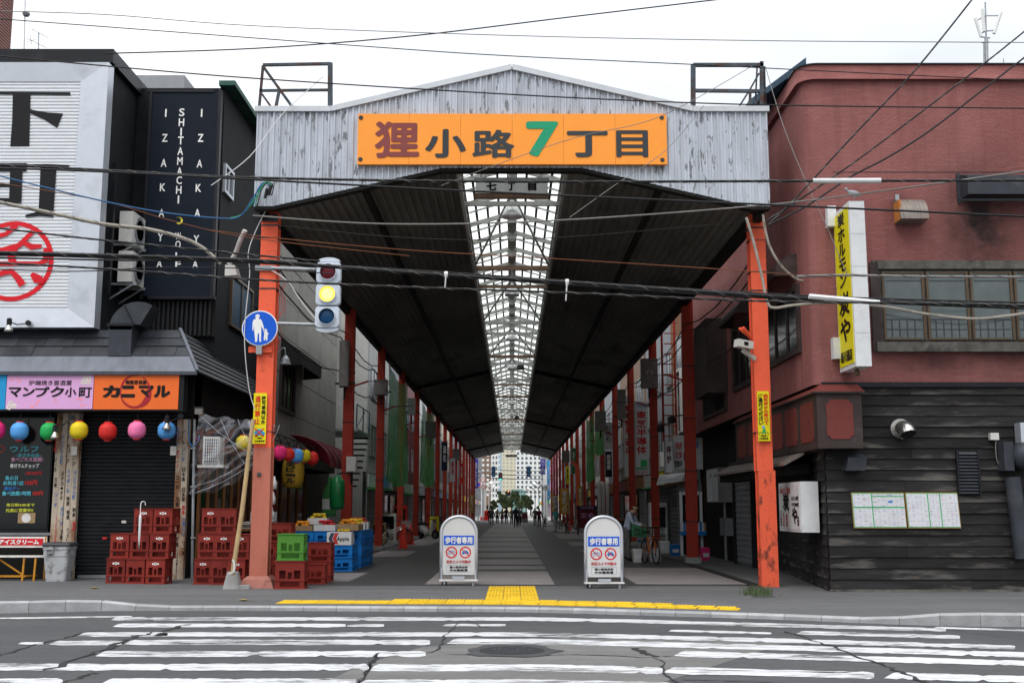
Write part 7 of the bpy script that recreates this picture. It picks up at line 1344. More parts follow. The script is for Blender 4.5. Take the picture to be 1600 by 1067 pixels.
# cones, stands, banners
def cone(label, px, py, h=.75):
    g0 = G(px, py); t = thing('traffic_cone', label, 'cone', g0, 'red traffic cones in the arcade'); MB().lathe(g0, [(.19, .03), (.17, .05), (.045, h), (0, h)], 14).build('cone', 'cone_red', t, True); MB().box(g0.x - .22, g0.x + .22, g0.y - .22, g0.y + .22, .06, .09).build('base', 'cone_red', t)
cone('red traffic cone before the first net, the taller pair member', 630, 857, .95); cone('red traffic cone right behind the taller one', 641, 851, .9); cone('red traffic cone beside the far silver bicycle', 889, 829, .95)
t = thing('menu_easel', 'wooden menu easel leaning by the parked bicycles', 'easel', G(618, 846)); g0 = G(618, 846); MB().prism([g0 + V((-.3, 0, .1)), g0 + V((.3, 0, .1)), g0 + V((.25, .3, 1.25)), g0 + V((-.25, .3, 1.25))], (0, .04, 0)).build('board', 'box_card', t); MB().bar(g0 + V((0, .6, 0)), g0 + V((0, .3, 1.1)), .04).build('rear_leg', 'wood_pale', t)
t = thing('menu_stand', 'dark framed menu stand with a lit notice board under the net', 'stand', G(918, 836)); g0 = G(918, 836); MB().box(g0.x - .55, g0.x + .55, g0.y, g0.y + .12, .45, 1.55).build('board', 'maroon', t); MB().box(g0.x - .62, g0.x + .62, g0.y - .05, g0.y + .17, 1.55, 1.75).build('header', 'cloth_navy', t); 
for s in (-.55, .55): MB().box(g0.x + s - .04, g0.x + s + .04, g0.y - .02, g0.y + .14, .06, 1.55).build('leg', 'black_metal', t)
mb = MB(); put_text(mb, '本日の献立', g0 + V((-.4, -.055, 1.53)), RX, UZ, .8, .13, bold=.02); put_text(mb, '定食', g0 + V((-.4, -.003, 1.0)), RX, UZ, .8, .3); mb.build('lettering', 'pink_sign', t)
def flag(label, px0, y0, px1, y1, Y, mat, s, tm='white_letter'):
    a, b_ = P(px0, y1, Y), P(px1, y0, Y); t = thing('banner_flag', label, 'flag', (a.x, Y, .06), 'upright banner flags in the arcade'); mb = MB(); vs = []
    for i in range(7):
        x = a.x + (b_.x - a.x) * i / 6
        for z in (a.z, b_.z): vs.append((x, Y + .05 * math.sin(i * 1.3) * (1 if z == a.z else .3), z))
    mb.add(vs, [(2*i, 2*i+2, 2*i+3, 2*i+1) for i in range(6)]); mb.build('cloth', mat, t); MB().tube([(b_.x, Y, .06), (b_.x, Y, b_.z + .15)], .018, 6).build('pole', 'galvanised', t)
    put_text(MB(), s, (a.x + (b_.x-a.x)*.25, Y - .07, a.z + .1), RX, UZ, (b_.x-a.x)*.5, (b_.z-a.z)*.85, vertical=True, bold=.02).build('lettering', tm, t)
flag('orange banner flag with white lettering beside the dark menu stand', 875, 763, 889, 803, 78, 'banner_orange', '狸まつり'); flag('orange banner flag half behind the leaning red post', 903, 759, 911, 800, 70, 'banner_orange', '狸まつり'); flag('small orange banner flag behind the man in turquoise', 861, 772, 869, 800, 90, 'banner_orange', '狸まつり'); flag('white banner flag next to the small orange one', 866, 775, 872, 800, 86, 'white_wall', '営業中', 'cloth_maroon'); flag('orange banner flag across the arcade near the red bin', 733, 773, 741, 801, 86, 'banner_orange', '狸まつり')
# signs of the shops inside
def vsign(label, px0, y0, px1, y1, Y, mat, s, tm, extra=None, depth=.2):
    t = thing('vertical_shop_sign', label, 'sign', P((px0+px1)/2, y1, Y), 'vertical shop signs inside the arcade'); pb('panel', mat, t, px0, y0, px1, y1, Y, depth); pb('rim', 'galvanised', t, px0 - .8, y0 - 1, px0 + .2, y1 + 1, Y - .03, depth + .05)
    ptext(MB(), s, px0 + 2, y0 + (y1-y0)*.12, px1 - 2, y0 + (y1-y0)*.72, Y - .001, vertical=True, bold=.03).build('lettering', tm, t)
    if extra: 
        for e, f0, f1, m2 in extra: ptext(MB(), e, px0 + 1, y0 + (y1-y0)*f0, px1 - 1, y0 + (y1-y0)*f1, Y - .002, bold=.02).build('lettering', m2, t)
    return t
vsign('white vertical sign with large red characters and green emblem', 993, 628, 1013, 741, 42.5, 'panel_white', '東芝半導体', 'text_red', [('TOSHIBA', .02, .07, 'text_blue'), ('電機商会', .90, .94, 'tape_green'), ('25-2511', .95, .985, 'text_red')])
pb('green_emblem', 'tape_green', bpy.data.objects['vertical_shop_sign'], 1001, 718, 1011, 729, 42.48, .01)
vsign('white vertical sign with red characters behind the next column', 975, 618, 991, 744, 49, 'panel_white', '電気器具工事店', 'text_red'); vsign('white vertical plaque with black brush characters further in', 944, 660, 957, 702, 56, 'panel_white', 'むら七', 'ink'); vsign('black vertical plaque with white characters under the white one', 946, 705, 956, 745, 58, 'sign_black', '居酒屋', 'white_letter')
t = vsign('tilted white plaque with brushed characters beside the second post', 1040, 690, 1051, 738, 36.2, 'panel_white', '呼炉', 'cloth_maroon')
t = thing('shop_sign', 'wide white shop sign with red and blue print behind the second post', 'sign', P(1075, 735, 36.6)); pb('panel', 'panel_white', t, 1053, 680, 1098, 733, 36.6, .2)
for s, x0, y0, x1, y1, mt in (('焼肉', 1055, 690, 1066, 702, 'text_red'), ('定食', 1055, 705, 1066, 716, 'text_red'), ('営業中', 1054, 719, 1066, 730, 'ink'), ('生そば', 1068, 688, 1077, 696, 'text_blue'), ('屋', 1084, 690, 1092, 700, 'text_blue')): ptext(MB(), s, x0, y0, x1, y1, 36.598, bold=.02).build('lettering', mt, t)
px_poly(t, blob(1071, 712, 3, 11), 36.59, 'maroon', 'oval_picture')
t = thing('white_canopy', 'pale slanted canvas canopy over the book stall', 'awning', P(1050, 760, 35.5)); MB().add([P(1026, 755, 36), P(1066, 747, 34), P(1072, 738, 37), P(1030, 742, 39)], [(0,1,2,3)]).build('canvas', 'panel_white', t); MB().add([P(1026, 755, 36), P(1066, 747, 34), P(1066, 750, 34), P(1026, 758, 36)], [(0,1,2,3)]).build('valance', 'panel_white', t)
# ladder
t = thing('steel_ladder', 'red steel ladder fixed to the wall behind the second post', 'ladder', P(1046, 700, 38.5)); 
for x in (1037, 1057): a, b_ = P(x, 690, 38.5), P(x, 500, 38.5); MB().bar((a.x, 38.5, a.z), (a.x, 38.5, b_.z), .07).build('rail', 'post_inner', t)
for i in range(12): a, b_ = P(1037, 505 + i * 16, 38.5), P(1057, 505 + i * 16, 38.5); MB().bar(a, b_, .035).build('rung', 'post_inner', t)
# book stall by the second post
t = thing('book_stall', 'glazed shop door with a shelf of books beside the second post', 'stall', G(1075, 866)); Y = 34.6
pb('door_frame', 'panel_white', t, 1063, 768, 1067, 868, Y, .1); pb('door_frame', 'panel_white', t, 1094, 768, 1098, 868, Y, .1); pb('door_frame', 'panel_white', t, 1067, 768, 1094, 773, Y, .1); pb('glass', 'glass_dark', t, 1067, 773, 1094, 866, Y + .04, .02); pb('shelf', 'crate_blue', t, 1064, 830, 1104, 836, Y - .4, .35)
for i in range(12): x = 1065 + i * 3.2; pb('book', ['box_white', 'crate_blue', 'box_white', 'box_card'][i % 4], t, x, 815 + (i % 3), x + 2.8, 830, Y - .35, .25)
pb('green_sign', 'lantern_green', t, 1071, 786, 1079, 800, Y - .05, .04)
for i, (x0, y0, x1, y1, mt, l) in enumerate(((1032, 846, 1047, 864, 'box_white', 'white storage box with a blue print behind the bicycle'), (1049, 851, 1063, 868, 'crate_blue', 'blue storage box next to the glazed door'), (990, 858, 1004, 879, 'bench_white', 'cream plastic crate behind the bicycle wheel'), (1016, 858, 1033, 878, 'box_white', 'white paper sack box under the bicycle saddle'), (1097, 856, 1110, 876, 'lantern_hot', 'pink plastic tub behind the second post'))):
    g0 = G((x0+x1)/2, y1); t = thing('storage_box', l, 'box', g0, 'storage boxes outside the book stall'); w = (x1-x0) * g0.y / 1750; h = (y1-y0) * g0.y / 1750; loft(MB(), [[g0 + V((x, y + .2, z)) for x, y in rrect(w * s, .4 * s, .03, 2)] for s, z in ((.9, 0), (1, h * .85), (1.05, h * .86), (1.05, h))]).build('body', mt, t); MB().box(g0.x - w*.35, g0.x + w*.35, g0.y - .015, g0.y - .003, g0.z + h*.3, g0.z + h*.6).build('paper_label', 'paper', t)
t = crate('bottle_crate', 'green mesh basket held in front of the reading man', 'balloon_green', .42, .34, .36, False, 'bottle crates beside the post'); used[t.name] = 1; t.location = P(998, 838, 33.0); t['group'] = 'baskets'
# leaning red guard post and pipes on the right
for px, l in ((905, 'red guard rail leaning under the green net'),): t = thing('guard_rail', l, 'rail', G(906, 826)); MB().bar(P(905, 815, 76), P(902, 728, 76), .3, .3).build('post', 'post_orange', t); MB().bar(P(902, 730, 76), P(894, 720, 76), .2).build('arm', 'post_orange', t)
for i, px in enumerate((936, 942, 949)):
    t = thing('white_pipe', 'white plastic pipe standing against the shop wall behind the menu stand', 'pipe', G(px, 830), 'white pipes along the wall'); a = P(px, 760, 57); MB().tube([(a.x, 57, .06), (a.x, 57, a.z), (a.x - .1, 57, a.z + .25)], .09, 8).build('pipe', 'white_wall', t, True); MB().box(a.x - .13, a.x + .13, 56.95, 57.12, 1.5, 1.56).build('clip', 'galvanised', t)
# floodlights on brackets, black
for i, (x, y, x2, l) in enumerate(((1032, 664, 1052, 'black floodlight bracket pointing at the red lettered sign'), (1050, 650, 1098, 'black floodlight bracket reaching from the second post'), (1066, 676, 1090, 'small black floodlight under the white windows'))):
    t = thing('floodlight', l, 'lamp', P(x, y + 10, 37), 'black floodlights on brackets'); MB().tube([P(x2, y - 4, 37.2), P(x, y, 37)], .025, 6).build('arm', 'signal_dark', t); MB().lathe(P(x, y + 5, 37), [(.13, -.12), (.12, .05), (.05, .13), (0, .13)], 12).build('head', 'signal_dark', t)
# thin wires and brackets of the columns
for side, YY in ((-1, LY), (1, RY)):
    for i, Y in enumerate(YY[:7]):
        x = side * (4.77 if side < 0 else 4.93); MB().bar((x, Y + .05, 5.2), (x - side * .45, Y + .05, 5.35), .05).build('bracket', 'post_inner', arc); MB().bar((x - side * .45, Y + .05, 5.35), (x - side * 1.1, Y + .05, 5.35), .02).build('bracket_rod', 'black_strap', arc)
for side, l in ((-1, 'black cable strung from column to column on the fruit stall side'), (1, 'black cable strung from column to column on the red restaurant side')):
    for k, (dx, z) in enumerate(((.25, 6.6), (.1, 6.9), (.3, 5.9))):
        YY = [22.2] + (LY if side < 0 else RY); pts = []
        for a, b_ in zip(YY, YY[1:]):
            for i in range(4): u = i / 4; pts.append((side * (4.9 + dx), a + (b_ - a) * u, z + rise(a) - .3 * math.sin(math.pi * u) - .15 * k))
        tag(MB().tube(pts, .018, 5).build('arcade_cable', 'wire_black'), l + (', upper strand', ', top strand', ', lower strand')[k], 'cable', 'cables between the columns')

# more clutter along both sides
for px, py, rz, mt, l in ((687, 833, 75, 'bike_black', 'black bicycle leaning at the column after the scooter'), (700, 829, 100, 'bike_white', 'white bicycle before the orange flag on the fruit side'), (716, 825, 85, 'bike_black', 'dark bicycle far in on the fruit side near the red post box'), (886, 834, 95, 'bike_black', 'dark bicycle between the red cone and the flags'), (876, 827, 80, 'bike_white', 'pale bicycle behind the walker in turquoise')): bicycle(mt, l, G(px, py), math.radians(rz), 'bike_black' if rz % 2 else None)
def stand_sign(label, px, py, w, h, face, s):
    g0 = G(px, py); t = thing('pavement_sign', label, 'sign', g0, 'small standing signs inside the arcade')
    p = MB().prism([g0 + V((-w/2, 0, .05)), g0 + V((w/2, 0, .05)), g0 + V((w/2 - .03, .22, h)), g0 + V((-w/2 + .03, .22, h))], (0, .04, 0)).build('panel', face, t); MB().prism([g0 + V((-w/2, .5, .05)), g0 + V((w/2, .5, .05)), g0 + V((w/2 - .03, .27, h)), g0 + V((-w/2 + .03, .27, h))], (0, .03, 0)).build('rear_panel', face, t)
    put_text(MB(), s, g0 + V((-w*.3, -.012, h*.2)), RX, V((0, .22, h)).normalized(), w*.6, h*.65, vertical=True, bold=.03, lift=.03).build('lettering', 'text_red' if face != 'maroon' else 'white_letter', t)
stand_sign('yellow folding sign beside the scooter', 678, 838, .55, 1.1, 'yellow_sign', '特価'); stand_sign('white folding sign before the flag on the fruit side', 722, 826, .6, 1.1, 'panel_white', '営業中'); stand_sign('maroon folding sign under the red lettered shop signs', 955, 845, .6, 1.15, 'maroon', '定食屋'); stand_sign('white folding sign next to the three white pipes', 930, 842, .5, 1.0, 'panel_white', '喫茶')
vsign('dark blue vertical sign on the fruit side past the second net', 690, 690, 699, 735, 68, 'cloth_navy', '酒処', 'white_letter'); vsign('white vertical sign on the fruit side beyond the drum box', 703, 716, 711, 752, 80, 'panel_white', '薬局', 'text_red'); vsign('red vertical sign on the fruit side near the far mouth', 718, 724, 724, 755, 98, 'lantern_red', '寿司', 'white_letter'); vsign('green vertical sign on the restaurant side before the flags', 893, 700, 900, 740, 84, 'balloon_green', '茶舗', 'white_letter'); vsign('yellow vertical sign on the restaurant side far in', 884, 728, 890, 756, 100, 'yellow_sign', '質屋', 'ink')
for i, (x, y, w, d, h, mt, l) in enumerate(((-5.9, 50.5, .6, .5, .9, 'box_card', 'brown carton pile against the pale wall behind the cones'), (-5.8, 53, .8, .6, 1.3, 'ac_white', 'white cabinet against the pale wall behind the cones'), (-5.9, 60, .7, .6, 1.7, 'lantern_red', 'red vending cabinet on the fruit side behind the bicycles'), (5.8, 45.2, .7, .6, 1.75, 'panel_white', 'white vending cabinet under the red lettered signs'), (5.8, 52, .6, .5, .8, 'crate_blue', 'blue bin against the wall under the plaques'), (5.8, 58.5, .9, .5, 1.0, 'brown_wood', 'wooden display shelf by the white pipes'))):
    t = thing('shop_cabinet', l, 'cabinet', (x, y, .06)); loft(MB(), [[V((x + a_, y + b_, z)) for a_, b_ in rrect(w, d, .04, 2)] for z in (.06, .06 + h)]).build('body', mt, t); MB().box(x - w*.4, x + w*.4, y - d/2 - .02, y - d/2 - .002, .06 + h*.45, .06 + h*.9).build('front_panel', 'glass_dark', t); MB().box(x - w*.4, x + w*.4, y - d/2 - .03, y - d/2 - .002, .06 + h*.12, .06 + h*.3).build('tray', 'wire_grey', t)
# ================================================================ people
def person(label, loc, rz, H, top, legs, shoes='rubber', hair='hair', stride=.16, arms=None, lean=0, headtilt=0, skirt=False, sleeve=1, name='person'):
    k = H / 1.70; st = stride; pts, edges, rad, tg = [], [], [], []
    def chain(ps, start=None, t=''):
        prev = start
        for (x, y, z), r in ps:
            pts.append((x * k, y * k, z * k)); rad.append(r * k * 1.22); i = len(pts) - 1
            if prev is not None: edges.append((prev, i)); tg.append((prev, i, t))
            prev = i
        return prev
    ly = lambda z: -lean * max(0, z - .95)
    pel = chain([((0, 0, .93), .125)], t='legs'); abd = chain([((0, ly(1.08), 1.08), .118)], pel, 'top'); che = chain([((0, ly(1.28), 1.28), .135)], abd, 'top'); nk = chain([((0, ly(1.43), 1.43), .055)], che, 'top')
    hy = ly(1.5) - headtilt * .08
    chain([((0, hy, 1.50), .062), ((0, hy - .012 - headtilt * .03, 1.575), .088), ((0, hy - headtilt * .02 + .005, 1.635), .082)], nk, 'head')
    for s, ph in ((-1, 1), (1, -1)):
        d = st * ph
        hip = chain([((s*.085, 0, .90), .095), ((s*.09, -d*.6 - .015, .50), .066 if not skirt else .055), ((s*.09, -d + (.06 if d < 0 else 0), .09 + (.04 if d < 0 else 0)), .042)], pel, 'legs'); chain([((s*.10, -d - .13 + (.05 if d < 0 else 0), .035 + (.01 if d < 0 else 0)), .036)], hip, 'shoes')
        A = (arms or {}).get(s) or [(s*.235, d*.35, 1.10), (s*.25, d*.9 - .06, .86)]
        sh = chain([((s*.165, ly(1.37), 1.37), .062)], che, 'top'); el = chain([(A[0], .044)], sh, 'top'); wr = chain([(A[1], .03)], el, 'top' if sleeve else 'skin')
        w = V(A[1]); dr = (w - V(A[0])).normalized(); chain([(w + dr * .075, .034)], wr, 'skin')
    me = bpy.data.meshes.new('person'); me.from_pydata(pts, edges, []); o = bpy.data.objects.new('person_tmp', me); col.objects.link(o)
    md = o.modifiers.new('skin', 'SKIN'); sd = o.modifiers.new('sub', 'SUBSURF'); sd.levels = 2; sd.render_levels = 2; md.use_smooth_shade = True
    for i, r in enumerate(rad): me.skin_vertices[0].data[i].radius = (r, r * (.78 if i in (1, 2) else 1)); me.skin_vertices[0].data[i].use_root = (i == 0)
    em = bpy.data.meshes.new_from_object(o.evaluated_get(bpy.context.evaluated_depsgraph_get())); mb = MB(); P0 = [V(p) for p in pts]
    mats = [top, legs, shoes, 'skin', hair]; mi = {'top': 0, 'legs': 1, 'shoes': 2, 'skin': 3}
    mb.v = [v.co.copy() for v in em.vertices]
    for p in em.polygons:
        c = p.center; best, bt = 9, 'top'
        for a, b_, t in tg:
            A_, B_ = P0[a], P0[b_]; d = B_ - A_; u = max(0, min(1, (c - A_).dot(d) / max(d.length_squared, 1e-9))); q = (c - A_ - d * u).length - (rad[a] * (1-u) + rad[b_] * u)
            if q < best: best, bt = q, t
        if bt == 'head': m_ = 4 if (c.z > (1.60) * k or c.y > (hy + .0) * k) and c.z > 1.50 * k else 3
        else: m_ = mi[bt]
        mb.f.append(list(p.vertices)); mb.m.append(m_)
    bpy.data.objects.remove(o); bpy.data.meshes.remove(em)
    # fingers, ears and nose
    mb.cur = 3
    for s, ph in ((-1, 1), (1, -1)):
        A = (arms or {}).get(s) or [(s*.235, st*ph*.35, 1.10), (s*.25, st*ph*.9 - .06, .86)]; w = V(A[1]) * k; dr = (V(A[1]) - V(A[0])).normalized(); sd_ = dr.cross(V((s, .2, 0))).normalized(); base = w + dr * .09 * k
        for i in range(4): q = base + sd_ * (i - 1.5) * .018 * k; l = (.07, .08, .075, .06)[i] * k; mb.tube([q, q + dr * l * .6, q + dr * l - V((s, 0, 0)) * .012 * k], [.009*k, .008*k, .006*k], 5)
        q = w + dr * .05 * k + sd_ * .03 * k; mb.tube([q, q + dr * .04 * k + sd_ * .025 * k, q + dr * .07 * k + sd_ * .03 * k], [.011*k, .009*k, .007*k], 5)
        mb.add([V((s*.083, hy + .0, 1.55)) * k, V((s*.10, hy + .015, 1.575)) * k, V((s*.083, hy + .03, 1.60)) * k, V((s*.083, hy + .01, 1.60)) * k], [(0, 1, 2, 3)])
    mb.add([V((-.014, hy - .092 - headtilt*.02, 1.555)) * k, V((.014, hy - .092 - headtilt*.02, 1.555)) * k, V((0, hy - .118 - headtilt*.03, 1.56)) * k, V((0, hy - .088 - headtilt*.02, 1.60)) * k], [(0,1,2),(0,2,3),(1,3,2)])
    mb.cur = 4
    for s in (-1, 1): mb.add([V((s*.034 + q, hy - .092 - headtilt*.02, 1.588 + w)) * k for q, w in ((-.012, 0), (0, -.006), (.012, 0), (0, .006))], [(0, 1, 2, 3)])
    t = mb.build(name, mats, None, True); base = V((0, 0, 0)); t.data.transform(Matrix.Translation(t.location)); t.location = loc; t.rotation_euler = (0, 0, rz)
    tag(t, label, 'person')
    if skirt: 
        sk = MB().lathe((0, 0, 0), [(.13*k, 1.0*k), (.17*k, .85*k), (.22*k, .58*k), (.21*k, .58*k)], 14); so = sk.build('skirt', legs, None); so.parent = t; so.location = (0, 0, .58*k)
        so.data.transform(Matrix.Translation((0, 0, 0)))
    return t
PI = math.pi
g0 = G(981, 877)
mn = person('man in pale blue shirt and grey trousers bending over the bicycle basket', g0, math.radians(62), 1.68, 'shirt_pale', 'cloth_grey', stride=.06, lean=.28, headtilt=1.0, arms={-1: [(-.2, -.26, 1.12), (-.12, -.47, 1.06)], 1: [(.22, -.22, 1.12), (.13, -.46, 1.05)]})
bg_ = MB().box(-.06, .06, -.13, .13, 0, .30); bg_.rot(Matrix.Translation(g0 + V((-.10, .22, .82)))); o = bg_.build('shoulder_bag', 'cloth_black'); tag(o, 'black shoulder bag hanging at the hip of the man by the bicycle', 'bag')
for px, yb_, H, rz, tp, lg, lb, kw in ((868, 831, 1.60, .1, 'shirt_cyan', 'cloth_white', 'stout walker in turquoise shirt and white trousers', dict(sleeve=0)), (765.5, 819, 1.66, PI, 'cloth_black', 'cloth_black', 'walker all in black at the edge beside the red bin', {}), (768.5, 820, 1.66, PI - .1, 'cloth_grey', 'cloth_black', 'walker in grey top and dark trousers beside the one in black', {}), (777, 818.6, 1.62, PI, 'cloth_tan', 'cloth_black', 'walker in tan jacket and dark trousers', {}), (784.5, 818.6, 1.56, PI + .1, 'cloth_tan', 'cloth_maroon', 'woman in tan top and dark red skirt', dict(skirt=True)), (791, 818.4, 1.68, PI, 'cloth_black', 'cloth_navy', 'walker in wide black jacket and navy trousers', {}), (799.5, 819.4, 1.62, 0, 'cloth_tan', 'cloth_navy', 'walker in tan coat half hidden behind the man in navy', {}), (806, 824, 1.76, 0, 'cloth_navy', 'cloth_black', 'tall man in navy jacket walking on the paver band', {}), (811.5, 822, 1.68, .1, 'cloth_grey', 'cloth_navy', 'walker in grey top right behind the tall man in navy', {}), (836, 821, 1.68, PI, 'cloth_grey', 'cloth_black', 'walker in grey shirt beside the woman in maroon', {}), (842.5, 823.4, 1.62, PI, 'cloth_maroon', 'cloth_navy', 'long haired woman in maroon coat', {})):
    person(lb + ' under the arcade', G(px, yb_), rz, H, tp, lg, **kw)
# ================================================================ the street beyond the arcade
fs = tag(MB().add([(-9, 160.02, .03), (9, 160.02, .03), (9, 420, .03), (-9, 420, .03)], [(0, 1, 2, 3)]).build('far_street', 'pale_wall'), 'pale paved shopping street beyond the arcade', 'street', kind='structure')
def far_building(label, px0, ytop, px1, Y, mat, cols, rows, winmat='win_dark', y0=None, depth=12):
    a, b_ = P(px0, ytop, Y), P(px1, ytop, Y); t = thing('office_building', label, 'building', ((a.x+b_.x)/2, Y, 0)); H = a.z; MB().box(a.x, b_.x, Y, Y + depth, 0, H).build('wall', mat, t); w, h = b_.x - a.x, (H - 5) / max(rows, 1)
    for i in range(cols):
        for j in range(rows): x = a.x + w * (i + .25) / cols; z = 5 + h * (j + .3); MB().box(x, x + w * .5 / cols, Y - .08, Y + .05, z, z + h * .5).build('window', winmat, t)
    return t
far_building('white office block with a grid of windows beyond the arcade', 806, 690, 846, 390, 'white_wall', 6, 12); far_building('tall cream office tower beyond the arcade', 784, 696, 808, 440, 'cream_wall', 4, 14, 'pale_wall'); far_building('pale blue glass tower beyond the arcade', 772, 680, 788, 470, 'blue_glass_hazed', 3, 12, 'white_wall'); far_building('brown and white office block behind the road signs', 744, 700, 766, 330, 'brown_wall', 3, 10, 'white_wall'); far_building('pale grey office block between brown block and glass tower', 764, 694, 778, 360, 'white_wall', 3, 10); far_building('low green glass pavilion behind the trees', 799, 764, 822, 370, 'green_glass', 5, 2, 'win_dark')
def street_side(label, side, X, Y0, Y1, H, mat, n_, rows, seed):
    rr = random.Random(seed); t = thing('street_building', label, 'building', (side * (X + 4), (Y0+Y1)/2, 0)); MB().box(*sorted((side*X, side*(X+9))), Y0, Y1, 0, H).build('wall', mat, t)
    for i in range(n_):
        for j in range(rows): y = Y0 + (Y1 - Y0) * (i + .2) / n_; z = 3.8 + (H - 5) * j / rows; side_box(MB(), side, X, .06, y, y + (Y1-Y0) * .6 / n_, z, z + 1.5).build('window', 'win_dark', t); 
        side_box(MB(), side, X, .5, Y0 + (Y1-Y0) * (i + .1) / n_, Y0 + (Y1-Y0) * (i + .9) / n_, 2.7, 3.5).build('shop_sign', rr.choice(['lantern_red', 'yellow_sign', 'white_wall', 'blue_sign', 'pink_sign', 'lantern_green']), t)
for a_ in (('brown tiled corner building beyond the crossing behind the road signs', -1, 7.6, 168, 190, 20, 'brown_wall', 5, 5, 1), ('pale office building further along the far street', -1, 7.8, 190, 225, 26, 'white_wall', 6, 6, 2), ('grey office building at the far street end', -1, 8, 225, 300, 24, 'grey_wall', 8, 6, 3), ('white corner building beyond the crossing behind the clock', 1, 7.6, 168, 195, 20, 'white_wall', 5, 5, 4), ('pinkish office building further along past the clock', 1, 7.8, 195, 235, 24, 'pink_sign', 6, 6, 5), ('pale office building near the far trees', 1, 8, 235, 310, 22, 'pale_wall', 8, 6, 6)): street_side(*a_)
def tree(label, x, y, H, R, seed):
    rr = random.Random(seed); t = thing('street_tree', label, 'tree', (x, y, 0), 'trees at the end of the far street'); mb = MB().tube([(x, y, 0), (x + .1, y, H*.35), (x, y, H*.7)], [.22, .16, .06], 7)
    for i in range(6): q = rr.uniform(0, 6.28); mb.tube([(x, y, H * rr.uniform(.35, .6)), (x + math.cos(q)*R*.6, y + math.sin(q)*R*.6, H * rr.uniform(.6, .85))], [.08, .03], 5)
    mb.build('trunk', 'bark', t); mb = MB(); cl = [(x + rr.gauss(0, R*.45), y + rr.gauss(0, R*.45), H * rr.uniform(.42, .95), R * rr.uniform(.3, .5)) for _ in range(16)]
    for cx, cy_, cz, r in cl:
        for i in range(110):
            d = V((rr.gauss(0, 1), rr.gauss(0, 1), rr.gauss(0, 1))).normalized() * r * rr.uniform(.6, 1.05); p = V((cx, cy_, cz)) + d; a = V((rr.gauss(0, 1), rr.gauss(0, 1), rr.gauss(0, 1))).normalized() * .2; b_ = a.cross(V((rr.gauss(0, 1), rr.gauss(0, 1), 1))).normalized() * .14; mb.add([p - a, p + b_, p + a, p - b_], [(0, 1, 2, 3)])
    mb.build('crown', 'leaf_green', t)
for i, (px, Y, H, R, l) in enumerate(((785, 330, 6.9, 1.3, 'leafy street tree before the cream tower'), (792, 350, 5.2, 1.7, 'low leafy tree between cream tower and green pavilion'), (799, 320, 6.2, 1.4, 'slim leafy tree in front of the green pavilion'), (808, 345, 7.2, 1.6, 'tallest leafy tree before the white office block'), (815, 330, 4.8, 1.6, 'low leafy tree at the pavilion corner'), (822, 315, 5.6, 1.2, 'slim leafy tree by the pale shop signs'), (770, 300, 4.2, 1.2, 'small leafy tree near the grey office'), (829, 290, 4.4, 1.1, 'small leafy tree behind the last lamp post'))): tree(l, P(px, 790, Y).x, Y, H, R, 30 + i)
# signals over the crossing
def far_signal(label, px, y0, y1, Y, lit=None, cat='traffic light'):
    t = thing('far_traffic_light', label, cat, P(px, y1, Y), 'traffic lights at the far crossing'); a, b_ = P(px - 3.2, y1, Y), P(px + 3.2, y0, Y); loft(MB(), [[V((a.x + (b_.x-a.x)/2 + x, Y + d, (a.z+b_.z)/2 + z)) for x, z in rrect(b_.x - a.x, b_.z - a.z, .2, 3)][::-1] for d in (0, .25)]).build('housing', 'signal_dark', t); h = (b_.z - a.z) / 3
    for i, mt in enumerate(('lens_blue', 'lens_amber', 'lens_red') if lit is None else lit): MB().lathe(((a.x+b_.x)/2, Y - .01, a.z + h * (i + .5)), [(h*.4, 0), (h*.3, .03), (0, .04)], 12, 'y').build('lens', 'lens_blue' if lit is None else mt, t)
    return t
far_signal('dark signal head seen from behind beside the lit one', 771, 728, 745, 158); far_signal('dark signal head seen from behind near the clock', 826, 728, 745, 158); far_signal('signal head with its green lamp lit over the far crossing', 782, 738, 750.5, 172, ('green_lit', 'lens_red', 'lens_red')); far_signal('small far signal with an orange lamp over the trees', 794.5, 766, 775, 230, ('lens_blue', 'lens_red', 'amber_far'))
for y, l, Y in ((734, 'horizontal signal wire behind the two dark heads', 158.3), (747, 'dark span wire sloping over the far crossing', 160), (741, 'thin grey wire above the sloping span wire', 165), (768, 'thin wire far down the street by the trees', 230)): tag(MB().tube([P(735, y - 2, Y), P(800, y + 1, Y), P(865, y + 2, Y)], .04 if Y < 160 else .05, 5).build('span_wire', 'wire_black'), l, 'cable', 'wires over the far crossing')
def round_sign(label, px, y, r, Y, face, ring):
    c = P(px, y, Y); t = thing('round_road_sign', label, 'sign', V((c.x, Y, .06)), 'round signs at the far crossing'); R = r * Y / 1750; MB().lathe(c, [(0, .02), (R, .02), (R, 0), (0, 0)], 18, 'y').build('plate', ring, t); disc(MB(), c + V((0, -.03, 0)), RX, UZ, R * .72, 16).build('face', face, t); MB().bar((c.x + R*.3, Y + .05, c.z - R * .5), (c.x - R*.3, Y + .05, c.z + R*.5), .1).build('bracket', 'galvanised', t); MB().tube([(c.x, Y + .1, .03), (c.x, Y + .1, c.z)], .06, 6).build('pole', 'galvanised', t)
round_sign('round red and blue no parking sign at the far crossing', 747.5, 757, 3.6, 156, 'road_sign_blue', 'lens_amber' if False else 'cone_red'); round_sign('upper round white sign with a red rim at the far crossing', 754.5, 750, 3.4, 156, 'white_wall', 'cone_red'); round_sign('lower round white sign with a red rim at the far crossing', 755, 760.6, 3.4, 156.5, 'white_wall', 'cone_red')
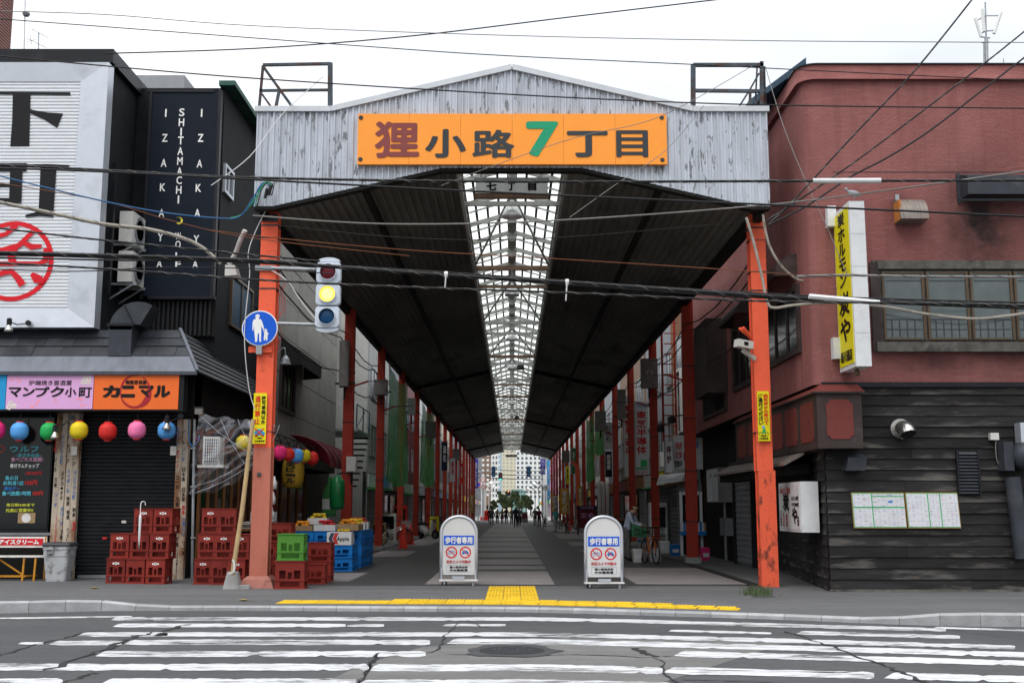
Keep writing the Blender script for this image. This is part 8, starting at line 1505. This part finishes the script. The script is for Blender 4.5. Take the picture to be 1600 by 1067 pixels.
def far_banner(label, px0, y0, px1, y1, Y, mat, s):
    a, b_ = P(px0, y1, Y), P(px1, y0, Y); t = thing('hanging_banner', label, 'banner', a, 'blue hanging banners at the far mouth'); MB().box(a.x, b_.x, Y, Y + .04, a.z, b_.z).build('cloth', mat, t); MB().bar((a.x - .1, Y + .02, b_.z + .05), (b_.x + .1, Y + .02, b_.z + .05), .06).build('rod', 'galvanised', t); put_text(MB(), s, (a.x + .1, Y - .01, a.z + .2), RX, UZ, b_.x - a.x - .2, (b_.z - a.z) * .85, vertical=True).build('lettering', 'white_letter', t)
far_banner('long blue banner with white marks behind the last fruit side column', 739.5, 717, 747, 763, 151, 'banner_blue', '商店街'); far_banner('short dark blue banner by the last restaurant side column', 844.5, 717, 852, 741, 151, 'banner_blue', '六丁目'); far_banner('long narrow blue banner beside the clock', 855, 719, 858.5, 781, 152, 'blue_sign', '大売出し')
c = P(853, 762, 150.6); t = thing('street_clock', 'round white street clock on a pole at the far mouth', 'clock', (c.x, 150.6, .06)); MB().lathe(c, [(0, .06), (.36, .06), (.40, .03), (.40, -.08), (0, -.08)], 20, 'y').build('face', 'white_wall', t); MB().bar(c + V((0, -.08, 0)), c + V((0, -.08, .28)), .04).build('hand', 'ink', t); MB().bar(c + V((0, -.08, 0)), c + V((.2, -.08, .02)), .04).build('hand', 'ink', t); MB().tube([(c.x, 150.7, .06), (c.x, 150.7, c.z)], .06, 6).build('pole', 'galvanised', t)
far_lamps = [(-1, 162, 754), (-1, 180, 759), (-1, 200, 764), (1, 162, 848), (1, 178, 842), (1, 196, 836), (1, 218, 830)]
for i, (s, Y, px) in enumerate(far_lamps):
    x = P(px, 800, Y).x; t = thing('street_lamp', '%s curved arm lamp post along the %s side of the far street' % (names_ord[i if s < 0 else i - 3].capitalize(), 'clock' if s > 0 else 'road sign'), 'street lamp', (x, Y, .03), 'lamp posts of the far street'); MB().tube(smooth_path([(x, Y, .03), (x, Y, 4.2), (x - s*.3, Y, 5.0), (x - s*1.2, Y, 5.5)], 5), .07, 6).build('post', 'signal_dark' if s > 0 else 'white_wall', t); MB().lathe((x - s*1.2, Y, 5.2), [(.28, 0), (.2, .15), (.06, .3), (0, .3)], 10).build('lamp_head', 'dome_silver', t)
t = thing('utility_post', 'thick white utility post standing beyond the fruit side column', 'post', P(754, 800, 157)); a = P(754.5, 790, 157); MB().tube([(a.x, 157, .03), (a.x, 157, 6)], .28, 10).build('shaft', 'white_wall', t); MB().box(a.x - .34, a.x + .34, 156.65, 157.3, .03, .5).build('base', 'cone_red', t)
t = thing('utility_post', 'thick white utility post standing beyond the restaurant side column', 'post', P(853, 800, 157)); a = P(852, 790, 154); MB().tube([(a.x, 154, .03), (a.x, 154, 7)], .25, 10).build('shaft', 'white_wall', t); MB().box(a.x - .3, a.x + .3, 153.7, 154.3, .03, .4).build('base', 'grey_wall', t)
t = thing('sandwich_board', 'grey sandwich board standing among the far walkers', 'sign', G(819.5, 816)); g0 = G(819.5, 816); MB().prism([g0 + V((-.42, 0, 0)), g0 + V((.42, 0, 0)), g0 + V((.36, .3, 1.2)), g0 + V((-.36, .3, 1.2))], (0, .05, 0)).build('front_panel', 'wire_grey', t); MB().prism([g0 + V((-.42, .7, 0)), g0 + V((.42, .7, 0)), g0 + V((.36, .36, 1.2)), g0 + V((-.36, .36, 1.2))], (0, .05, 0)).build('rear_panel', 'wire_grey', t); MB().poly([g0 + V((-.3, .09, .45)), g0 + V((.3, .09, .45)), g0 + V((.28, .2, 1.0)), g0 + V((-.28, .2, 1.0))]).build('poster', 'maroon', t)
t = thing('post_box', 'red post box at the far arcade mouth', 'post box', G(760, 813)); g0 = G(760, 813); loft(MB(), [[g0 + V((x, y, z)) for x, y in rrect(.6 * s, .5 * s, .08, 3)] for s, z in ((1, 0), (1, 1.2), (.9, 1.35))]).build('body', 'lantern_red', t); MB().box(g0.x - .2, g0.x + .2, g0.y - .27, g0.y - .24, g0.z + .9, g0.z + .97).build('slot', 'ink', t)
# sign hanging at the far mouth
t = thing('far_hanging_sign', 'dark hanging sign at the far end of the skylight', 'sign', P(799, 716, 149)); a, b_ = P(790, 714, 149), P(808, 710, 149); MB().box(a.x, b_.x, 149, 149.15, a.z, b_.z).build('panel', 'wire_grey', t); put_text(MB(), '七丁目', (a.x + .1, 148.99, a.z + .05), RX, UZ, b_.x - a.x - .2, b_.z - a.z - .1).build('lettering', 'ink', t); MB().bar((0, 149.1, b_.z), (0, 149.1, b_.z + .4), .04).build('hanger', 'galvanised', t)
